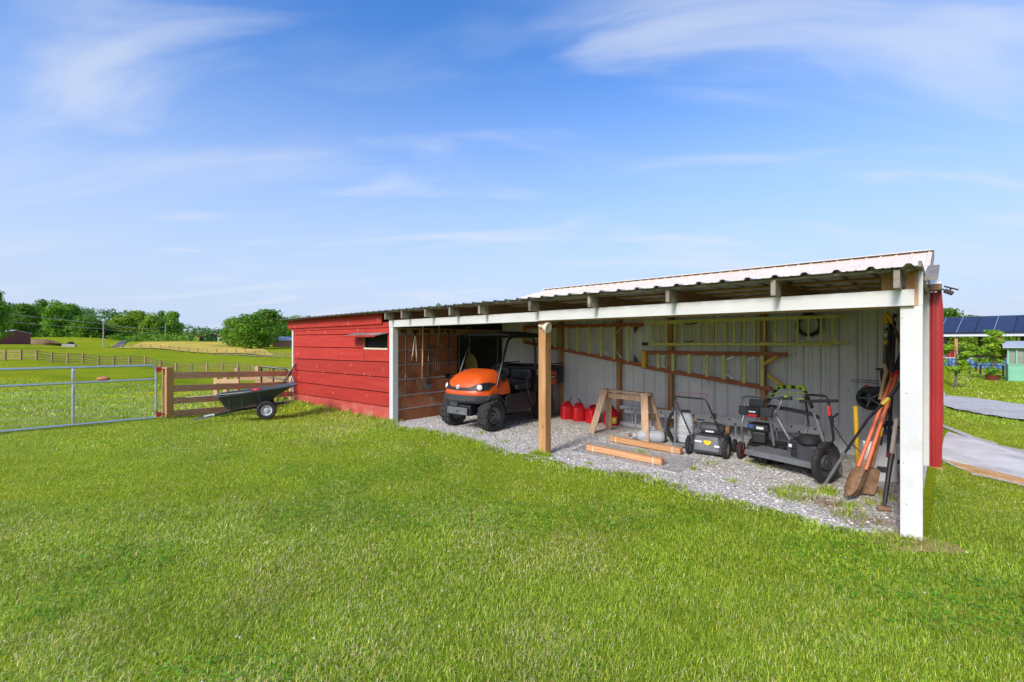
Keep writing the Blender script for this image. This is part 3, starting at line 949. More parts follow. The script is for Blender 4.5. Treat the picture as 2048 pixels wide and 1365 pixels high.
# ------------------------------------------------------------ utility vehicle
def tyre_mesh(c, axis, R, w, seg=56, tread=0.012, bore=0.55):
    """knobbly tyre as one lathe-like mesh"""
    c = Vector(c); ax = Vector(axis).normalized()
    s = ax.cross(UP).normalized(); b = ax.cross(s)
    prof = [(R * bore, -w * 0.36), (R * 0.72, -w * 0.49), (R * 0.88, -w * 0.50), (R * 0.955, -w * 0.44), (R * 0.985, -w * 0.30), (R, -w * 0.15), (R, 0.0), (R, w * 0.15), (R * 0.985, w * 0.30), (R * 0.955, w * 0.44), (R * 0.88, w * 0.50), (R * 0.72, w * 0.49), (R * bore, w * 0.36)]
    mb = MB(); vs = []
    for i, (r, h) in enumerate(prof):
        for k in range(seg):
            rr = r
            if tread and 3 <= i <= 9:
                rr += tread if ((k // 2 + i) % 2 == 0) else -tread * 0.6
            a = 2 * math.pi * (k + (0.5 if i % 2 else 0)) / seg
            vs.append(c + ax * h + (s * math.cos(a) + b * math.sin(a)) * rr)
    fs = []
    for i in range(len(prof) - 1):
        for k in range(seg):
            k2 = (k + 1) % seg
            fs.append((i * seg + k, i * seg + k2, (i + 1) * seg + k2, (i + 1) * seg + k))
    mb.add(vs, fs)
    return mb
def rim_mesh(c, axis, R, w, seg=24, dish=0.03):
    return MB().lathe(c, axis, [(R, -w * 0.5), (R, w * 0.42), (R * 0.93, w * 0.47), (R * 0.88, w * 0.30), (R * 0.55, w * 0.30 - dish), (R * 0.5, w * 0.36), (R * 0.22, w * 0.38), (R * 0.2, w * 0.5), (0.0, w * 0.5)], seg)
def wheel(parent, c, axis, R, w, tyre_mat, rim_mat, name='wheel', tread=0.012, bore=0.55, seg=44, lugs=0, label=None):
    t = tyre_mesh(c, axis, R, w, seg, tread, bore).build(name, tyre_mat, parent, smooth=tread < 0.012, label=label)
    rim_mesh(c, axis, R * bore * 1.01, w * 0.8).build('rim', rim_mat, t, smooth=True)
    ax = Vector(axis).normalized(); s = ax.cross(UP).normalized()
    for k in range(lugs):
        a = 2 * math.pi * k / lugs
        p = Vector(c) + (s * math.cos(a) + UP * math.sin(a)) * R * bore * 0.42 + ax * w * 0.30
        MB().lathe(p, ax, [(R * 0.05, 0), (R * 0.05, w * 0.06), (0, w * 0.07)], 6).build('lug_nut', m_blackmetal, t)
    return t

utv = thing('utility_vehicle', 'orange and black utility vehicle with black canopy parked in the shed', 'utility vehicle', (-0.3, 9.5, 0.0))
UC = Vector((-0.78, 8.89, 0)); UF = Vector((-0.62, -0.785, 0)).normalized(); UL_ = Vector((0.785, -0.62, 0)).normalized()
def W(f, l, z):
    return UC + UF * f + UL_ * l + UP * z
UAX = (UF, UL_, UP)
def ubox(f0, f1, l0, l1, z0, z1):
    return MB().box(W((f0 + f1) / 2, (l0 + l1) / 2, (z0 + z1) / 2), abs(f1 - f0) / 2, abs(l1 - l0) / 2, abs(z1 - z0) / 2, UAX)
for f, l, s_ in ((0, 0.50, 1), (0, -0.50, -1), (-1.7, 0.50, 1), (-1.7, -0.50, -1)):
    wheel(utv, W(f, l, 0.305), UL_ * s_, 0.292, 0.25, m_tyre, m_greysteel, lugs=4, tread=0.015, seg=60)
# hood
def ffront(l):
    return 0.40 - 0.55 * l * l - 0.9 * max(0, abs(l) - 0.42)
prof = [(0.0, 0.685), (-0.005, 0.72), (0.0, 0.745), (0.02, 0.79), (0.045, 0.86), (0.08, 0.915), (0.15, 0.985), (0.26, 1.055), (0.40, 1.105), (0.54, 1.135), (0.68, 1.15)]
hw = 0.56
rings = []
nl_ = 22
for back, zt in prof:
    ring = []
    for j in range(nl_ + 1):
        t = -1 + 2 * j / nl_
        l = hw * math.sin(t * math.pi / 2)
        q = abs(l / hw)
        z = 0.675 + (zt - 0.675) * max(0.0, 1 - q ** 4.4) ** 0.42
        ring.append(W(ffront(l) - back * (1.0 if back < 0.1 else 1.0 - 0.12 * q), l, z))
    rings.append(ring)
hd = MB().loft(rings, False, False, closed=False)
hood = hd.build('hood', m_orange, utv, smooth=True)
# dark V grille with headlight pods across the nose
def on_hood(l, z):
    back = 0.0
    for (b0, z0), (b1, z1) in zip(prof, prof[1:]):
        q = min(1, abs(l / hw))
        k = max(0.0, 1 - q ** 4.4) ** 0.42
        a = 0.675 + (z0 - 0.675) * k; c = 0.675 + (z1 - 0.675) * k
        if a <= z <= c and c > a:
            back = b0 + (b1 - b0) * (z - a) / (c - a)
            break
    return ffront(l) - back
lo_l, up_l = [], []
gl = MB()
rg = []
for j in range(25):
    t = -1 + 2 * j / 24
    l = t * 0.52
    a = abs(t)
    zb = 0.775 + 0.010 * a
    zt = 0.825 + 0.012 * a + 0.115 * max(0, a - 0.45) / 0.55
    if a > 0.9:
        zt -= (a - 0.9) * 0.6
    fb, ft = on_hood(l, zb), on_hood(l, zt)
    rg.append([W(fb + 0.016, l * 1.03, zb), W(ft + 0.026, l * 1.03, zt), W(ft - 0.03, l, zt), W(fb - 0.03, l, zb)])
gl.loft(rg)
gl.build('grille', m_black, utv, smooth=False)
for l in (0.43, -0.41):
    z = 0.835
    f = on_hood(l, z)
    nrm_ = (UF * 0.9 + UL_ * (0.45 if l > 0 else -0.45) + UP * 0.25).normalized()
    h_ = MB().lathe(W(f + 0.012, l, z), nrm_, [(0.058, -0.03), (0.061, 0.0), (0.054, 0.012), (0.034, 0.024), (0.0, 0.028)], 18).build('headlight', m_lens, utv, smooth=True)
    MB().lathe(W(f + 0.014, l, z), nrm_, [(0.064, -0.02), (0.066, 0.0), (0.056, 0.006)], 18).build('bezel', m_blackmetal, h_, smooth=True)
fe = on_hood(0, 0.835)
nose = (UF * 0.95 + UP * 0.3).normalized()
em = MB().lathe(W(fe + 0.02, 0.0, 0.835), nose, [(0.040, -0.01), (0.042, 0.006), (0.030, 0.009), (0.028, 0.004), (0.0, 0.004)], 18).build('emblem', m_lens, utv, smooth=True)
MB().lathe(W(fe + 0.026, 0.008, 0.835), nose, [(0.016, 0.0), (0.014, 0.006)], 12).build('emblem_mark', m_black, em)
# skirt and fenders
rg = []
for j in range(29):
    t = -1 + 2 * j / 28
    l = 0.60 * math.sin(t * math.pi / 2)
    f = ffront(min(max(l, -0.56), 0.56)) + 0.035
    if abs(t) > 0.9:
        f -= (abs(t) - 0.9) * 2.2
    zb = 0.535 + 0.05 * (abs(t) > 0.72)
    rg.append([W(f - 0.05, l * 0.97, zb), W(f, l, zb + 0.05), W(f + 0.005, l, 0.665), W(f - 0.05, l * 0.96, 0.705), W(f - 0.09, l * 0.95, 0.69), W(f - 0.09, l * 0.93, zb)])
MB().loft(rg).build('bumper_skirt', m_char, utv, smooth=True)
for s_ in (1, -1):
    fr = MB(); rg = []
    for j in range(13):
        a = math.radians(58 + 105 * j / 12)
        rr = 0.352
        pf, pz = math.cos(a) * rr * 1.0, 0.305 + math.sin(a) * rr
        rg.append([W(pf, s_ * 0.36, pz), W(pf * 1.0, s_ * 0.585, pz), W(pf * 1.03, s_ * 0.59, pz + 0.018), W(pf * 1.03, s_ * 0.36, pz + 0.022)])
    fr.loft(rg)
    fr.build('front_fender', m_char, utv, smooth=True)
    MB().prism([W(-0.33, s_ * 0.60, 0.30), W(-0.33, s_ * 0.60, 0.62), W(-0.42, s_ * 0.60, 0.66), W(-1.32, s_ * 0.60, 0.66), W(-1.32, s_ * 0.60, 0.40), W(-1.15, s_ * 0.60, 0.30)], UL_ * (-0.03 * s_)).build('side_panel', m_black, utv, bevel=0.01)
    MB().tube(rounded([W(-1.0, s_ * 0.61, 0.95), W(-0.93, s_ * 0.63, 0.82), W(-1.08, s_ * 0.63, 0.50), W(-1.18, s_ * 0.61, 0.40)], 0.08), 0.016, 8).build('side_guard', m_blackmetal, utv, smooth=True)
ubox(0.39, 0.42, -0.26, 0.26, 0.325, 0.455).build('bumper_plate', m_greysteel, utv, bevel=0.006)
MB().tube([W(0.42, 0.02, 0.39), W(0.43, 0.02, 0.39)], 0.018, 10).build('tow_hole', m_black, utv)
ubox(0.30, 0.39, -0.22, -0.02, 0.46, 0.56).build('front_box', m_char, utv, bevel=0.01)
for s_ in (1, -1):
    sp = MB()
    sp.tube([W(0.02, s_ * 0.15, 0.36), W(0.0, s_ * 0.42, 0.29)], 0.022, 8)
    sp.build('suspension_arm', m_blackmetal, utv)
    MB().tube([W(-0.02, s_ * 0.22, 0.62), W(0.0, s_ * 0.38, 0.32)], 0.035, 10).build('shock_absorber', m_blackmetal, utv)
ubox(0.35, -2.2, -0.28, 0.28, 0.30, 0.50).build('chassis', m_black, utv, bevel=0.02)
ubox(-0.30, -1.30, -0.58, 0.58, 0.40, 0.46).build('floor_pan', m_black, utv)
ubox(-0.26, -0.42, -0.53, 0.53, 0.62, 1.13).build('dashboard', m_black, utv, bevel=0.04)
ubox(-0.85, -1.30, -0.54, 0.54, 0.46, 0.70).build('seat_box', m_black, utv, bevel=0.02)
m_vinyl = M('seat_vinyl', (0.025, 0.027, 0.033), (0.035, 0.037, 0.045), rough=0.35)
for l0, l1 in ((0.02, 0.55), (-0.55, -0.02)):
    ubox(-0.72, -1.22, l0, l1, 0.70, 0.83).build('seat_cushion', m_vinyl, utv, bevel=0.05, bseg=4, smooth=True)
    ubox(-1.16, -1.26, l0, l1, 0.90, 1.13).build('seat_back', m_vinyl, utv, bevel=0.045, bseg=4, smooth=True)
ubox(-1.24, -1.28, -0.5, 0.5, 0.70, 1.0).build('seat_support', m_black, utv)
sw = W(-0.58, 0.28, 1.12)
sax = (UF * -0.6 + UP * 0.8).normalized(); s1 = sax.cross(UL_).normalized()
st = MB().tube([sw + (UL_ * math.cos(a) + s1 * math.sin(a)) * 0.17 for a in [2 * math.pi * k / 24 for k in range(24)]], 0.013, 8, closed=True).build('steering_wheel', m_black, utv, smooth=True)
MB().tube([sw, W(-0.40, 0.28, 0.95)], 0.02, 8).build('steering_column', m_black, st)
MB().bar(sw - UL_ * 0.16, sw + UL_ * 0.16, 0.03, 0.012).build('spoke', m_black, st)
for s_ in (1, -1):
    MB().tube(rounded([W(-0.12, s_ * 0.53, 0.80), W(-0.20, s_ * 0.53, 1.05), W(-0.50, s_ * 0.50, 1.74), W(-0.72, s_ * 0.49, 1.80), W(-1.36, s_ * 0.49, 1.80), W(-1.40, s_ * 0.52, 1.5), W(-1.38, s_ * 0.54, 0.55)], 0.10), 0.024, 10).build('roll_bar', m_blackmetal, utv, smooth=True)
MB().tube([W(-1.38, -0.49, 1.79), W(-1.38, 0.49, 1.79)], 0.022, 8).build('cross_bar', m_blackmetal, utv)
MB().tube([W(-1.39, -0.52, 1.2), W(-1.39, 0.52, 1.2)], 0.02, 8).build('cross_bar', m_blackmetal, utv)
cn = []
for j in range(9):
    f = -0.42 - 1.12 * j / 8
    zc = 1.835 + 0.035 * math.sin(math.pi * j / 8)
    cn.append([W(f, -0.62, zc - 0.08), W(f, -0.60, zc + 0.005), W(f, -0.3, zc + 0.03), W(f, 0, zc + 0.035), W(f, 0.3, zc + 0.03), W(f, 0.60, zc + 0.005), W(f, 0.62, zc - 0.08), W(f, 0.58, zc - 0.03), W(f, -0.58, zc - 0.03)])
MB().loft(cn).build('canopy', m_black, utv, smooth=True)
# cargo bed
ubox(-1.36, -2.34, -0.62, 0.62, 0.76, 0.80).build('bed_floor', m_black, utv)
for s_ in (1, -1):
    ubox(-1.36, -2.34, s_ * 0.60, s_ * 0.63, 0.80, 1.15).build('bed_side', m_black, utv, bevel=0.008)
    q_ = ubox(-1.40, -2.02, s_ * 0.632, s_ * 0.66, 0.745, 1.045).build('bed_panel', m_orange, utv, bevel=0.012)
    ubox(-1.72, -1.98, s_ * 0.661, s_ * 0.664, 0.88, 0.955).build('name_plate', m_black, q_)
    ubox(-1.78, -1.93, s_ * 0.665, s_ * 0.667, 0.905, 0.93).build('plate_lettering', m_lens, q_)
    MB().tube([W(-1.38, s_ * 0.615, 1.20), W(-2.34, s_ * 0.615, 1.20)], 0.014, 6).build('bed_rail', m_blackmetal, utv)
ubox(-2.31, -2.34, -0.60, 0.60, 0.80, 1.15).build('tailgate', m_black, utv, bevel=0.008)
ubox(-1.36, -1.39, -0.60, 0.60, 0.80, 1.15).build('bed_front', m_black, utv)
ubox(-1.50, -2.20, -0.40, 0.40, 0.45, 0.75).build('rear_drive', m_black, utv, bevel=0.03)
MB().prism([W(-1.33, 0.615, 1.0), W(-1.33, 0.615, 1.1), W(-1.36, 0.615, 1.1), W(-1.36, 0.615, 1.0)], UL_ * 0.004).build('warning_label', m_cream, utv)

# ------------------------------------------------------------ ladders on the wall
VL = VB - 0.16
def rail(name, parent, p0, p1, mat, w=0.022, h=0.075):
    return MB().bar(p0, p1, w, h).build(name, mat, parent, bevel=0.003)
def stepladder(label, top, bot, rungs, mat_r, braces, z_off=0):
    a0, a1 = on_v(*top[0], VL), on_v(*top[1], VL)
    b0, b1 = on_v(*bot[0], VL), on_v(*bot[1], VL)
    t = thing('stepladder', label, 'stepladder', tuple((a0 + b1) / 2), 'stepladders hung on the wall')
    rail('rail', t, a0, a1, mat_r); rail('rail', t, b0, b1, mat_r)
    back = NN * 0.06
    rail('back_rail', t, a0 + back, a1 + back, mat_r, h=0.05); rail('back_rail', t, b0 + back, b1 + back, mat_r, h=0.05)
    def at(x):
        fa = lambda p, q: on_v(x, p[1] + (q[1] - p[1]) * (x - p[0]) / (q[0] - p[0]), VL)
        return fa(*top), fa(*bot)
    for i, x in enumerate(rungs):
        p, q = at(x)
        dz = UP * 0.02
        MB().bar(p - dz - NN * 0.02, q + dz - NN * 0.02, 0.055, 0.03, NN).build('step', m_fib_yellow, t, bevel=0.003)
        if i in braces:
            h = (p - q).length
            MB().bar(p - UP * 0.04 - D * 0.16 - NN * 0.01, p - UP * h * 0.28 - NN * 0.012, 0.015, 0.006, NN).build('brace', m_alu, t)
            MB().bar(q + UP * 0.04 - D * 0.16 - NN * 0.01, q + UP * h * 0.30 - NN * 0.012, 0.015, 0.006, NN).build('brace', m_alu, t)
    return t, at
la, at_a = stepladder('orange-railed stepladder hung left of the yellow extension ladder', ((1046, 655), (1285, 650)), ((1046, 684), (1283, 731)), (1111, 1134, 1156, 1179, 1204, 1230, 1257), m_fib_orange, (3, 4, 5))
p, q_ = at_a(1268)
MB().prism([p - UP * 0.03, p - UP * 0.03 - D * 0.1, p - UP * 0.18], NN * 0.02).build('foot', m_blackmetal, la)
MB().prism([q_ + UP * 0.03, q_ + UP * 0.03 - D * 0.1, q_ + UP * 0.18], NN * 0.02).build('foot', m_blackmetal, la)
MB().bar(*at_a(1048), 0.07, 0.09, NN).build('top_cap', m_yellow, la)
lc, at_c = stepladder('orange-railed stepladder with yellow top hung lowest below the extension ladder', ((1285, 705), (1573, 710)), ((1283, 733), (1542, 778)), (1318, 1347, 1379, 1415, 1448, 1489, 1525), m_fib_orange, (0, 4, 5))
a, b_ = at_c(1289)
MB().bar(a + UP * 0.03, b_ - UP * 0.02, 0.09, 0.09, NN).build('top_cap', m_yellow, lc, bevel=0.006)
p, q_ = at_c(1538)
for s0, s1 in ((p - UP * 0.03 - D * 0.12, p - UP * 0.16 + D * 0.08), (q_ + UP * 0.04 - D * 0.22, q_ + UP * 0.22 + D * 0.02)):
    MB().bar(s0, s1, 0.05, 0.05, NN).build('foot_brace', m_yellow, lc, bevel=0.005)
VE = VB - 0.26
le = thing('extension_ladder', 'long yellow-green extension ladder hung highest on the white wall', 'ladder', tuple(on_v(1490, 690, VE)))
for (x0, y0), (x1, y1), dv in (((1287, 645), (1680, 632.5), 0), ((1286, 688.5), (1662, 689), 0), ((1300, 648), (1697, 633), 0.06), ((1300, 690), (1698, 685), 0.06)):
    MB().bar(on_v(x0, y0, VE + dv), on_v(x1, y1, VE + dv), 0.028, 0.045).build('rail', m_fib_yellow, le, bevel=0.003)
for i, x in enumerate((1304, 1319, 1333, 1349.5, 1365, 1381, 1397.6, 1415, 1433, 1451, 1469, 1489, 1509, 1529, 1550.5, 1572, 1595, 1617, 1642, 1665)):
    dv = 0.0 if i % 2 == 0 else 0.06
    f_ = (x - 1287) / 393
    MB().bar(on_v(x, 645 - 12.5 * f_, VE + dv), on_v(x, 688.6, VE + dv), 0.03, 0.03, NN).build('rung', m_fib_yellow, le)
MB().bar(on_v(1284, 688.3, VE), on_v(1297, 688.5, VE), 0.035, 0.06).build('end_boot', m_black, le, bevel=0.004)
MB().bar(on_v(1370, 650, VE - 0.02), on_v(1394, 647, VE - 0.02), 0.02, 0.02).build('rung_lock', m_black, le)
MB().bar(on_v(1370, 684, VE - 0.02), on_v(1388, 683, VE - 0.02), 0.02, 0.02).build('rung_lock', m_black, le)
for px, py in ((1345, 641), (1524, 640), (1237, 650), (1345, 712), (1524, 715)):
    h0 = on_v(px, py, VB - 0.12)
    MB().tube(rounded([h0, h0 - NN * 0.16, h0 - NN * 0.18 + UP * 0.05], 0.03), 0.008, 6)
# coil of black cable hung on a nail behind the extension ladder
cc = on_v(1618, 650, VB - 0.07)
cb = MB(); pts = []
for k in range(140):
    a = 2 * math.pi * k / 20
    r = 0.155 + 0.028 * math.sin(k * 1.7) 
    pts.append(cc + D * r * math.cos(a) + UP * r * 1.05 * math.sin(a) - NN * (0.01 + 0.0002 * k + 0.012 * math.sin(k * 0.9)))
cb.tube(pts, 0.008, 5)
pts2 = [pts[-1], cc - UP * 0.2 + D * 0.1 - NN * 0.03, cc - UP * 0.24 + D * 0.2 - NN * 0.03, cc - UP * 0.3 + D * 0.22 - NN * 0.03]
cb.tube(smooth_path(pts2), 0.006, 5)
tag(cb.build('cable_coil', m_black, None, smooth=True), 'coil of black cable hung high on the wall behind the extension ladder', 'cable')

# ------------------------------------------------------------ fuel cans
def fuel_can(c, lab, rot, w=0.27, h=0.30, dep=0.24, spout=1, sticker=False):
    t = thing('fuel_can', lab, 'fuel can', tuple(c), 'red fuel cans along the wall')
    ca, sa = math.cos(rot), math.sin(rot)
    A = Vector((ca, sa, 0)); B = Vector((-sa, ca, 0))
    C = Vector(c)
    rings = []
    for z, sx, sy, ox in ((0.0, .93, .93, 0), (0.012, 1, 1, 0), (h * .45, 1, 1, 0), (h * .78, 1, 1, 0), (h * .9, .96, .95, 0), (h, .82, .8, .0), (h * 1.1, .55, .5, .02), (h * 1.17, .3, .3, .04)):
        ring = []
        for k in range(20):
            a = 2 * math.pi * k / 20
            cx = math.copysign(abs(math.cos(a)) ** 0.45, math.cos(a)); sy_ = math.copysign(abs(math.sin(a)) ** 0.45, math.sin(a))
            ring.append(C + A * (cx * w / 2 * sx + ox) + B * (sy_ * dep / 2 * sy) + UP * z)
        rings.append(ring)
    MB().loft(rings).build('body', m_redcan, t, smooth=True)
    hb = C + UP * h * 1.0
    MB().tube(rounded([hb - A * w * 0.38, hb - A * w * 0.34 + UP * 0.055, hb + A * w * 0.2 + UP * 0.085, hb + A * w * 0.28 + UP * 0.02], 0.04), 0.016, 8).build('handle', m_redcan, t, smooth=True)
    # recessed front face panel
    n_ = Vector((0, -1, 0)); best = max((A, -A, B, -B), key=lambda q: q.dot(n_ + Vector((0.0, 0, 0))))
    hd_ = (dep if best in (B, -B) else w) / 2
    side = UP.cross(best)
    pc = C + best * (hd_ + 0.002) + UP * h * 0.42
    MB().tube([pc + side * 0.055 + UP * 0.06, pc + side * 0.055 - UP * 0.06, pc - side * 0.055 - UP * 0.06, pc - side * 0.055 + UP * 0.06], 0.006, 6, closed=True).build('embossed_panel', m_redcan, t, smooth=True)
    sp = C + A * w * 0.16 + UP * h * 1.15
    nk = MB().lathe(sp - UP * 0.02, UP, [(0.034, 0), (0.034, 0.03), (0.026, 0.035), (0.024, 0.05)], 14).build('collar', m_blackmetal, t, smooth=True)
    if spout:
        tip = sp + UP * 0.14 + A * 0.06 * spout
        MB().tube([sp, sp + UP * 0.05 + A * 0.015 * spout, tip], [0.018, 0.013, 0.008], 8).build('spout', m_blackmetal, t, smooth=True)
    else:
        MB().tube([sp, sp + UP * 0.02 - A * 0.09 - UP * 0.02, sp - A * 0.13 - UP * 0.05], [0.018, 0.015, 0.011], 8).build('spout', m_blackmetal, t, smooth=True)
    if sticker:
        MB().box(pc + best * 0.003 - UP * 0.005, 0.05, 0.065, 0.0015, (side, UP, best)).build('warning_sticker', m_stickeryellow, t)
        MB().box(pc + best * 0.005 + UP * 0.005, 0.035, 0.014, 0.0012, (side, UP, best)).build('sticker_print', m_whiteplastic, t)
    return t
fuel_can(on_z(1134, 838), 'leftmost red fuel can, spout up, beside the orange vehicle wheel', 0.15, spout=1)
fuel_can(on_z(1158, 842), 'red fuel can second from the vehicle, spout leaning left', 0.1, spout=-1)
fuel_can(on_z(1186, 846), 'red fuel can third from the vehicle with black spout bent down', 0.5, w=0.28, h=0.29, spout=0)
fuel_can(on_z(1222, 851), 'red fuel can with yellow sticker between the sawhorse legs', 0.3, w=0.27, h=0.29, spout=-1, sticker=True)

# ------------------------------------------------------------ sawhorse
sh = thing('sawhorse', 'weathered wooden sawhorse standing before the fuel cans', 'sawhorse', (2.03, 8.1, 0))
Lt, Rt = Vector((1.72, 8.47, 0.79)), Vector((2.34, 7.78, 0.79))
ax_ = (Rt - Lt).normalized()
MB().bar(Lt - ax_ * 0.06, Rt + ax_ * 0.06, 0.09, 0.04).build('top_rail', m_sawhorse, sh, bevel=0.003)
MB().bar(Lt + ax_ * 0.02 - UP * 0.09, Rt - ax_ * 0.02 - UP * 0.09, 0.035, 0.09).build('under_rail', m_sawhorse, sh, bevel=0.003)
side_ = Vector((ax_.y, -ax_.x, 0))
if side_.y > 0: side_ = -side_
for e, sgn in ((Lt, 1), (Rt, -1)):
    for s_ in (1, -1):
        topp = e + ax_ * 0.05 * sgn + side_ * 0.062 * s_ - UP * 0.0
        ft = e + side_ * 0.26 * s_ - ax_ * 0.10 * sgn
        ft.z = 0.0
        d_ = (ft - topp).normalized()
        up_ = d_.cross(ax_).normalized()
        MB().bar(topp - d_ * 0.02, ft, 0.13, 0.022, up_).build('leg', m_sawhorse, sh, bevel=0.003)
MB().bar(Rt - UP * 0.38 + side_ * 0.14 + ax_ * 0.04, Rt - UP * 0.38 - side_ * 0.14 + ax_ * 0.04, 0.022, 0.09).build('brace', m_sawhorse, sh)

# ------------------------------------------------------------ things on the floor along the wall
al = thing('aluminium_ladder', 'aluminium extension ladder lying on edge along the wall base', 'ladder', tuple(S(3.0, 2.9, 0)))
uA, uB = u_of(1236, 2.95), u_of(1640, 2.95)
for v, z, h in ((2.98, 0.37, 0.075), (2.98, 0.055, 0.075), (2.90, 0.315, 0.07), (2.90, 0.05, 0.07)):
    off = 0.15 if v < 2.95 else 0
    MB().bar(S(uA - off, v, z), S(uB, v, z), 0.03, h).build('rail', m_alu, al, bevel=0.003)
u = uA - 0.3
k = 0
while u > uB:
    for v, za, zb in ((2.98, 0.055, 0.37), (2.90, 0.05, 0.315)):
        du = 0.0 if v > 2.95 else 0.12
        MB().tube([S(u - du, v, za), S(u - du, v, zb)], 0.016, 8).build('rung', m_alu, al)
        for zz in (za, zb):
            MB().lathe(S(u - du, v - 0.0152, zz), -NN, [(0.016, 0), (0.014, 0.003)], 8).build('rung_end', m_black, al)
    u -= 0.305
MB().bar(S(uA + 0.03, 2.98, 0.37), S(uA - 0.03, 2.98, 0.37), 0.036, 0.08).build('end_cap', m_fib_orange, al)
MB().bar(S(uA - 0.12, 2.90, 0.315), S(uA - 0.18, 2.90, 0.315), 0.036, 0.076).build('end_cap', m_fib_orange, al)
us_ = u_of(1395, 2.88)
MB().sbox(us_ - 0.13, us_ + 0.13, 2.882, 2.8835, 0.30, 0.345).build('label_plate', m_stickeryellow, al)
MB().sbox(us_ - 0.12, us_ + 0.02, 2.879, 2.881, 0.305, 0.335).build('label_print', m_blue, al)
bd = MB()
bd.bar(on_v(1308, 819, 3.10), on_v(1545, 862, 3.10), 0.04, 0.09)
tag(bd.build('plank', m_timber, None, bevel=0.003), 'single brown plank resting on top of the aluminium ladder', 'plank')

m_tank = M('grey_white_enamel', (0.33, 0.35, 0.37), (0.42, 0.44, 0.46), scale=4, rough=0.5, c3=(0.33, 0.31, 0.27), scale3=5)
tk = thing('gas_cylinder', 'white gas cylinder lying on its side behind the sawhorse', 'gas cylinder', tuple(on_z(1290, 885)))
c0 = on_z(1276, 884) + UP * 0.105; axd = (on_z(1312, 886) - on_z(1276, 884)); axd.z = 0; axd.normalize()
MB().lathe(c0, axd, [(0.03, -0.03), (0.055, -0.02), (0.085, 0.02), (0.103, 0.06), (0.105, 0.10), (0.105, 0.34), (0.10, 0.38), (0.07, 0.42), (0.0, 0.43)], 20).build('body', m_tank, tk, smooth=True)
MB().lathe(c0 - axd * 0.03, -axd, [(0.052, 0.0), (0.055, 0.05), (0.045, 0.06), (0.03, 0.06)], 16).build('collar', m_tank, tk, smooth=True)
MB().lathe(c0 - axd * 0.08, -axd, [(0.022, 0.0), (0.022, 0.04), (0.03, 0.045), (0.03, 0.07), (0.0, 0.075)], 10).build('valve', m_rustiron, tk)

# backpack sprayer
sy = thing('backpack_sprayer', 'grey and black backpack sprayer with white tank beside the sawhorse', 'sprayer', tuple(on_z(1358, 896)))
sc0 = on_z(1366, 893)
A = Vector((0.93, -0.36, 0)); B = Vector((0.36, 0.93, 0))
rings = []
for z, sx, sy_ in ((0.06, .7, .7), (0.10, .95, .95), (0.30, 1, 1), (0.46, .97, .95), (0.54, .7, .7), (0.56, .4, .4)):
    ring = []
    for k in range(20):
        a = 2 * math.pi * k / 20
        cx = math.copysign(abs(math.cos(a)) ** 0.6, math.cos(a)); s__ = math.copysign(abs(math.sin(a)) ** 0.6, math.sin(a))
        bulge = 1 + 0.02 * math.cos(z * 60)
        ring.append(sc0 + A * (0.045 + cx * 0.125 * sx * bulge) + B * (s__ * 0.16 * sy_ * bulge) + UP * z)
    rings.append(ring)
MB().loft(rings).build('tank', m_tank, sy, smooth=True)
for z in (0.19, 0.28, 0.37):
    MB().tube([sc0 + A * (0.045 + 0.128 * math.copysign(abs(math.cos(t)) ** .6, math.cos(t))) + B * 0.163 * math.copysign(abs(math.sin(t)) ** .6, math.sin(t)) + UP * z for t in [2 * math.pi * k / 20 for k in range(20)]], 0.005, 5, closed=True).build('tank_rib', m_whiteplastic, sy)
MB().lathe(sc0 + A * 0.045 + UP * 0.55, UP, [(0.07, 0), (0.07, 0.03), (0.0, 0.035)], 18).build('lid', m_black, sy)
pad = [sc0 - A * 0.10 + B * b + UP * z for b, z in ((-0.11, 0.03), (0.11, 0.03), (0.12, 0.3), (0.10, 0.52), (0.06, 0.58), (-0.06, 0.58), (-0.10, 0.52), (-0.12, 0.3))]
MB().prism(pad, -A * 0.04).build('back_pad', m_grey, sy, bevel=0.012)
for s_ in (1, -1):
    MB().tube(smooth_path([sc0 - A * 0.14 + B * 0.07 * s_ + UP * 0.55, sc0 - A * 0.22 + B * 0.09 * s_ + UP * 0.42, sc0 - A * 0.23 + B * 0.10 * s_ + UP * 0.24, sc0 - A * 0.15 + B * 0.10 * s_ + UP * 0.08]), 0.022, 7).build('shoulder_strap', m_black, sy, smooth=True)
MB().tube(rounded([sc0 - A * 0.16 - B * 0.04 + UP * 0.56, sc0 - A * 0.16 - B * 0.04 + UP * 0.62, sc0 - A * 0.16 + B * 0.04 + UP * 0.62, sc0 - A * 0.16 + B * 0.04 + UP * 0.56], 0.02), 0.012, 7).build('carry_handle', m_grey, sy, smooth=True)
MB().box(sc0 + UP * 0.035, 0.16, 0.15, 0.035, (A, B, UP)).build('base', m_grey, sy, bevel=0.015)
MB().tube(smooth_path([sc0 + A * 0.1 - B * 0.14 + UP * 0.06, sc0 - A * 0.05 - B * 0.25 + UP * 0.02, sc0 - A * 0.25 - B * 0.2 + UP * 0.015, sc0 - A * 0.5 - B * 0.05 + UP * 0.015]), 0.008, 6).build('hose', m_black, sy, smooth=True)

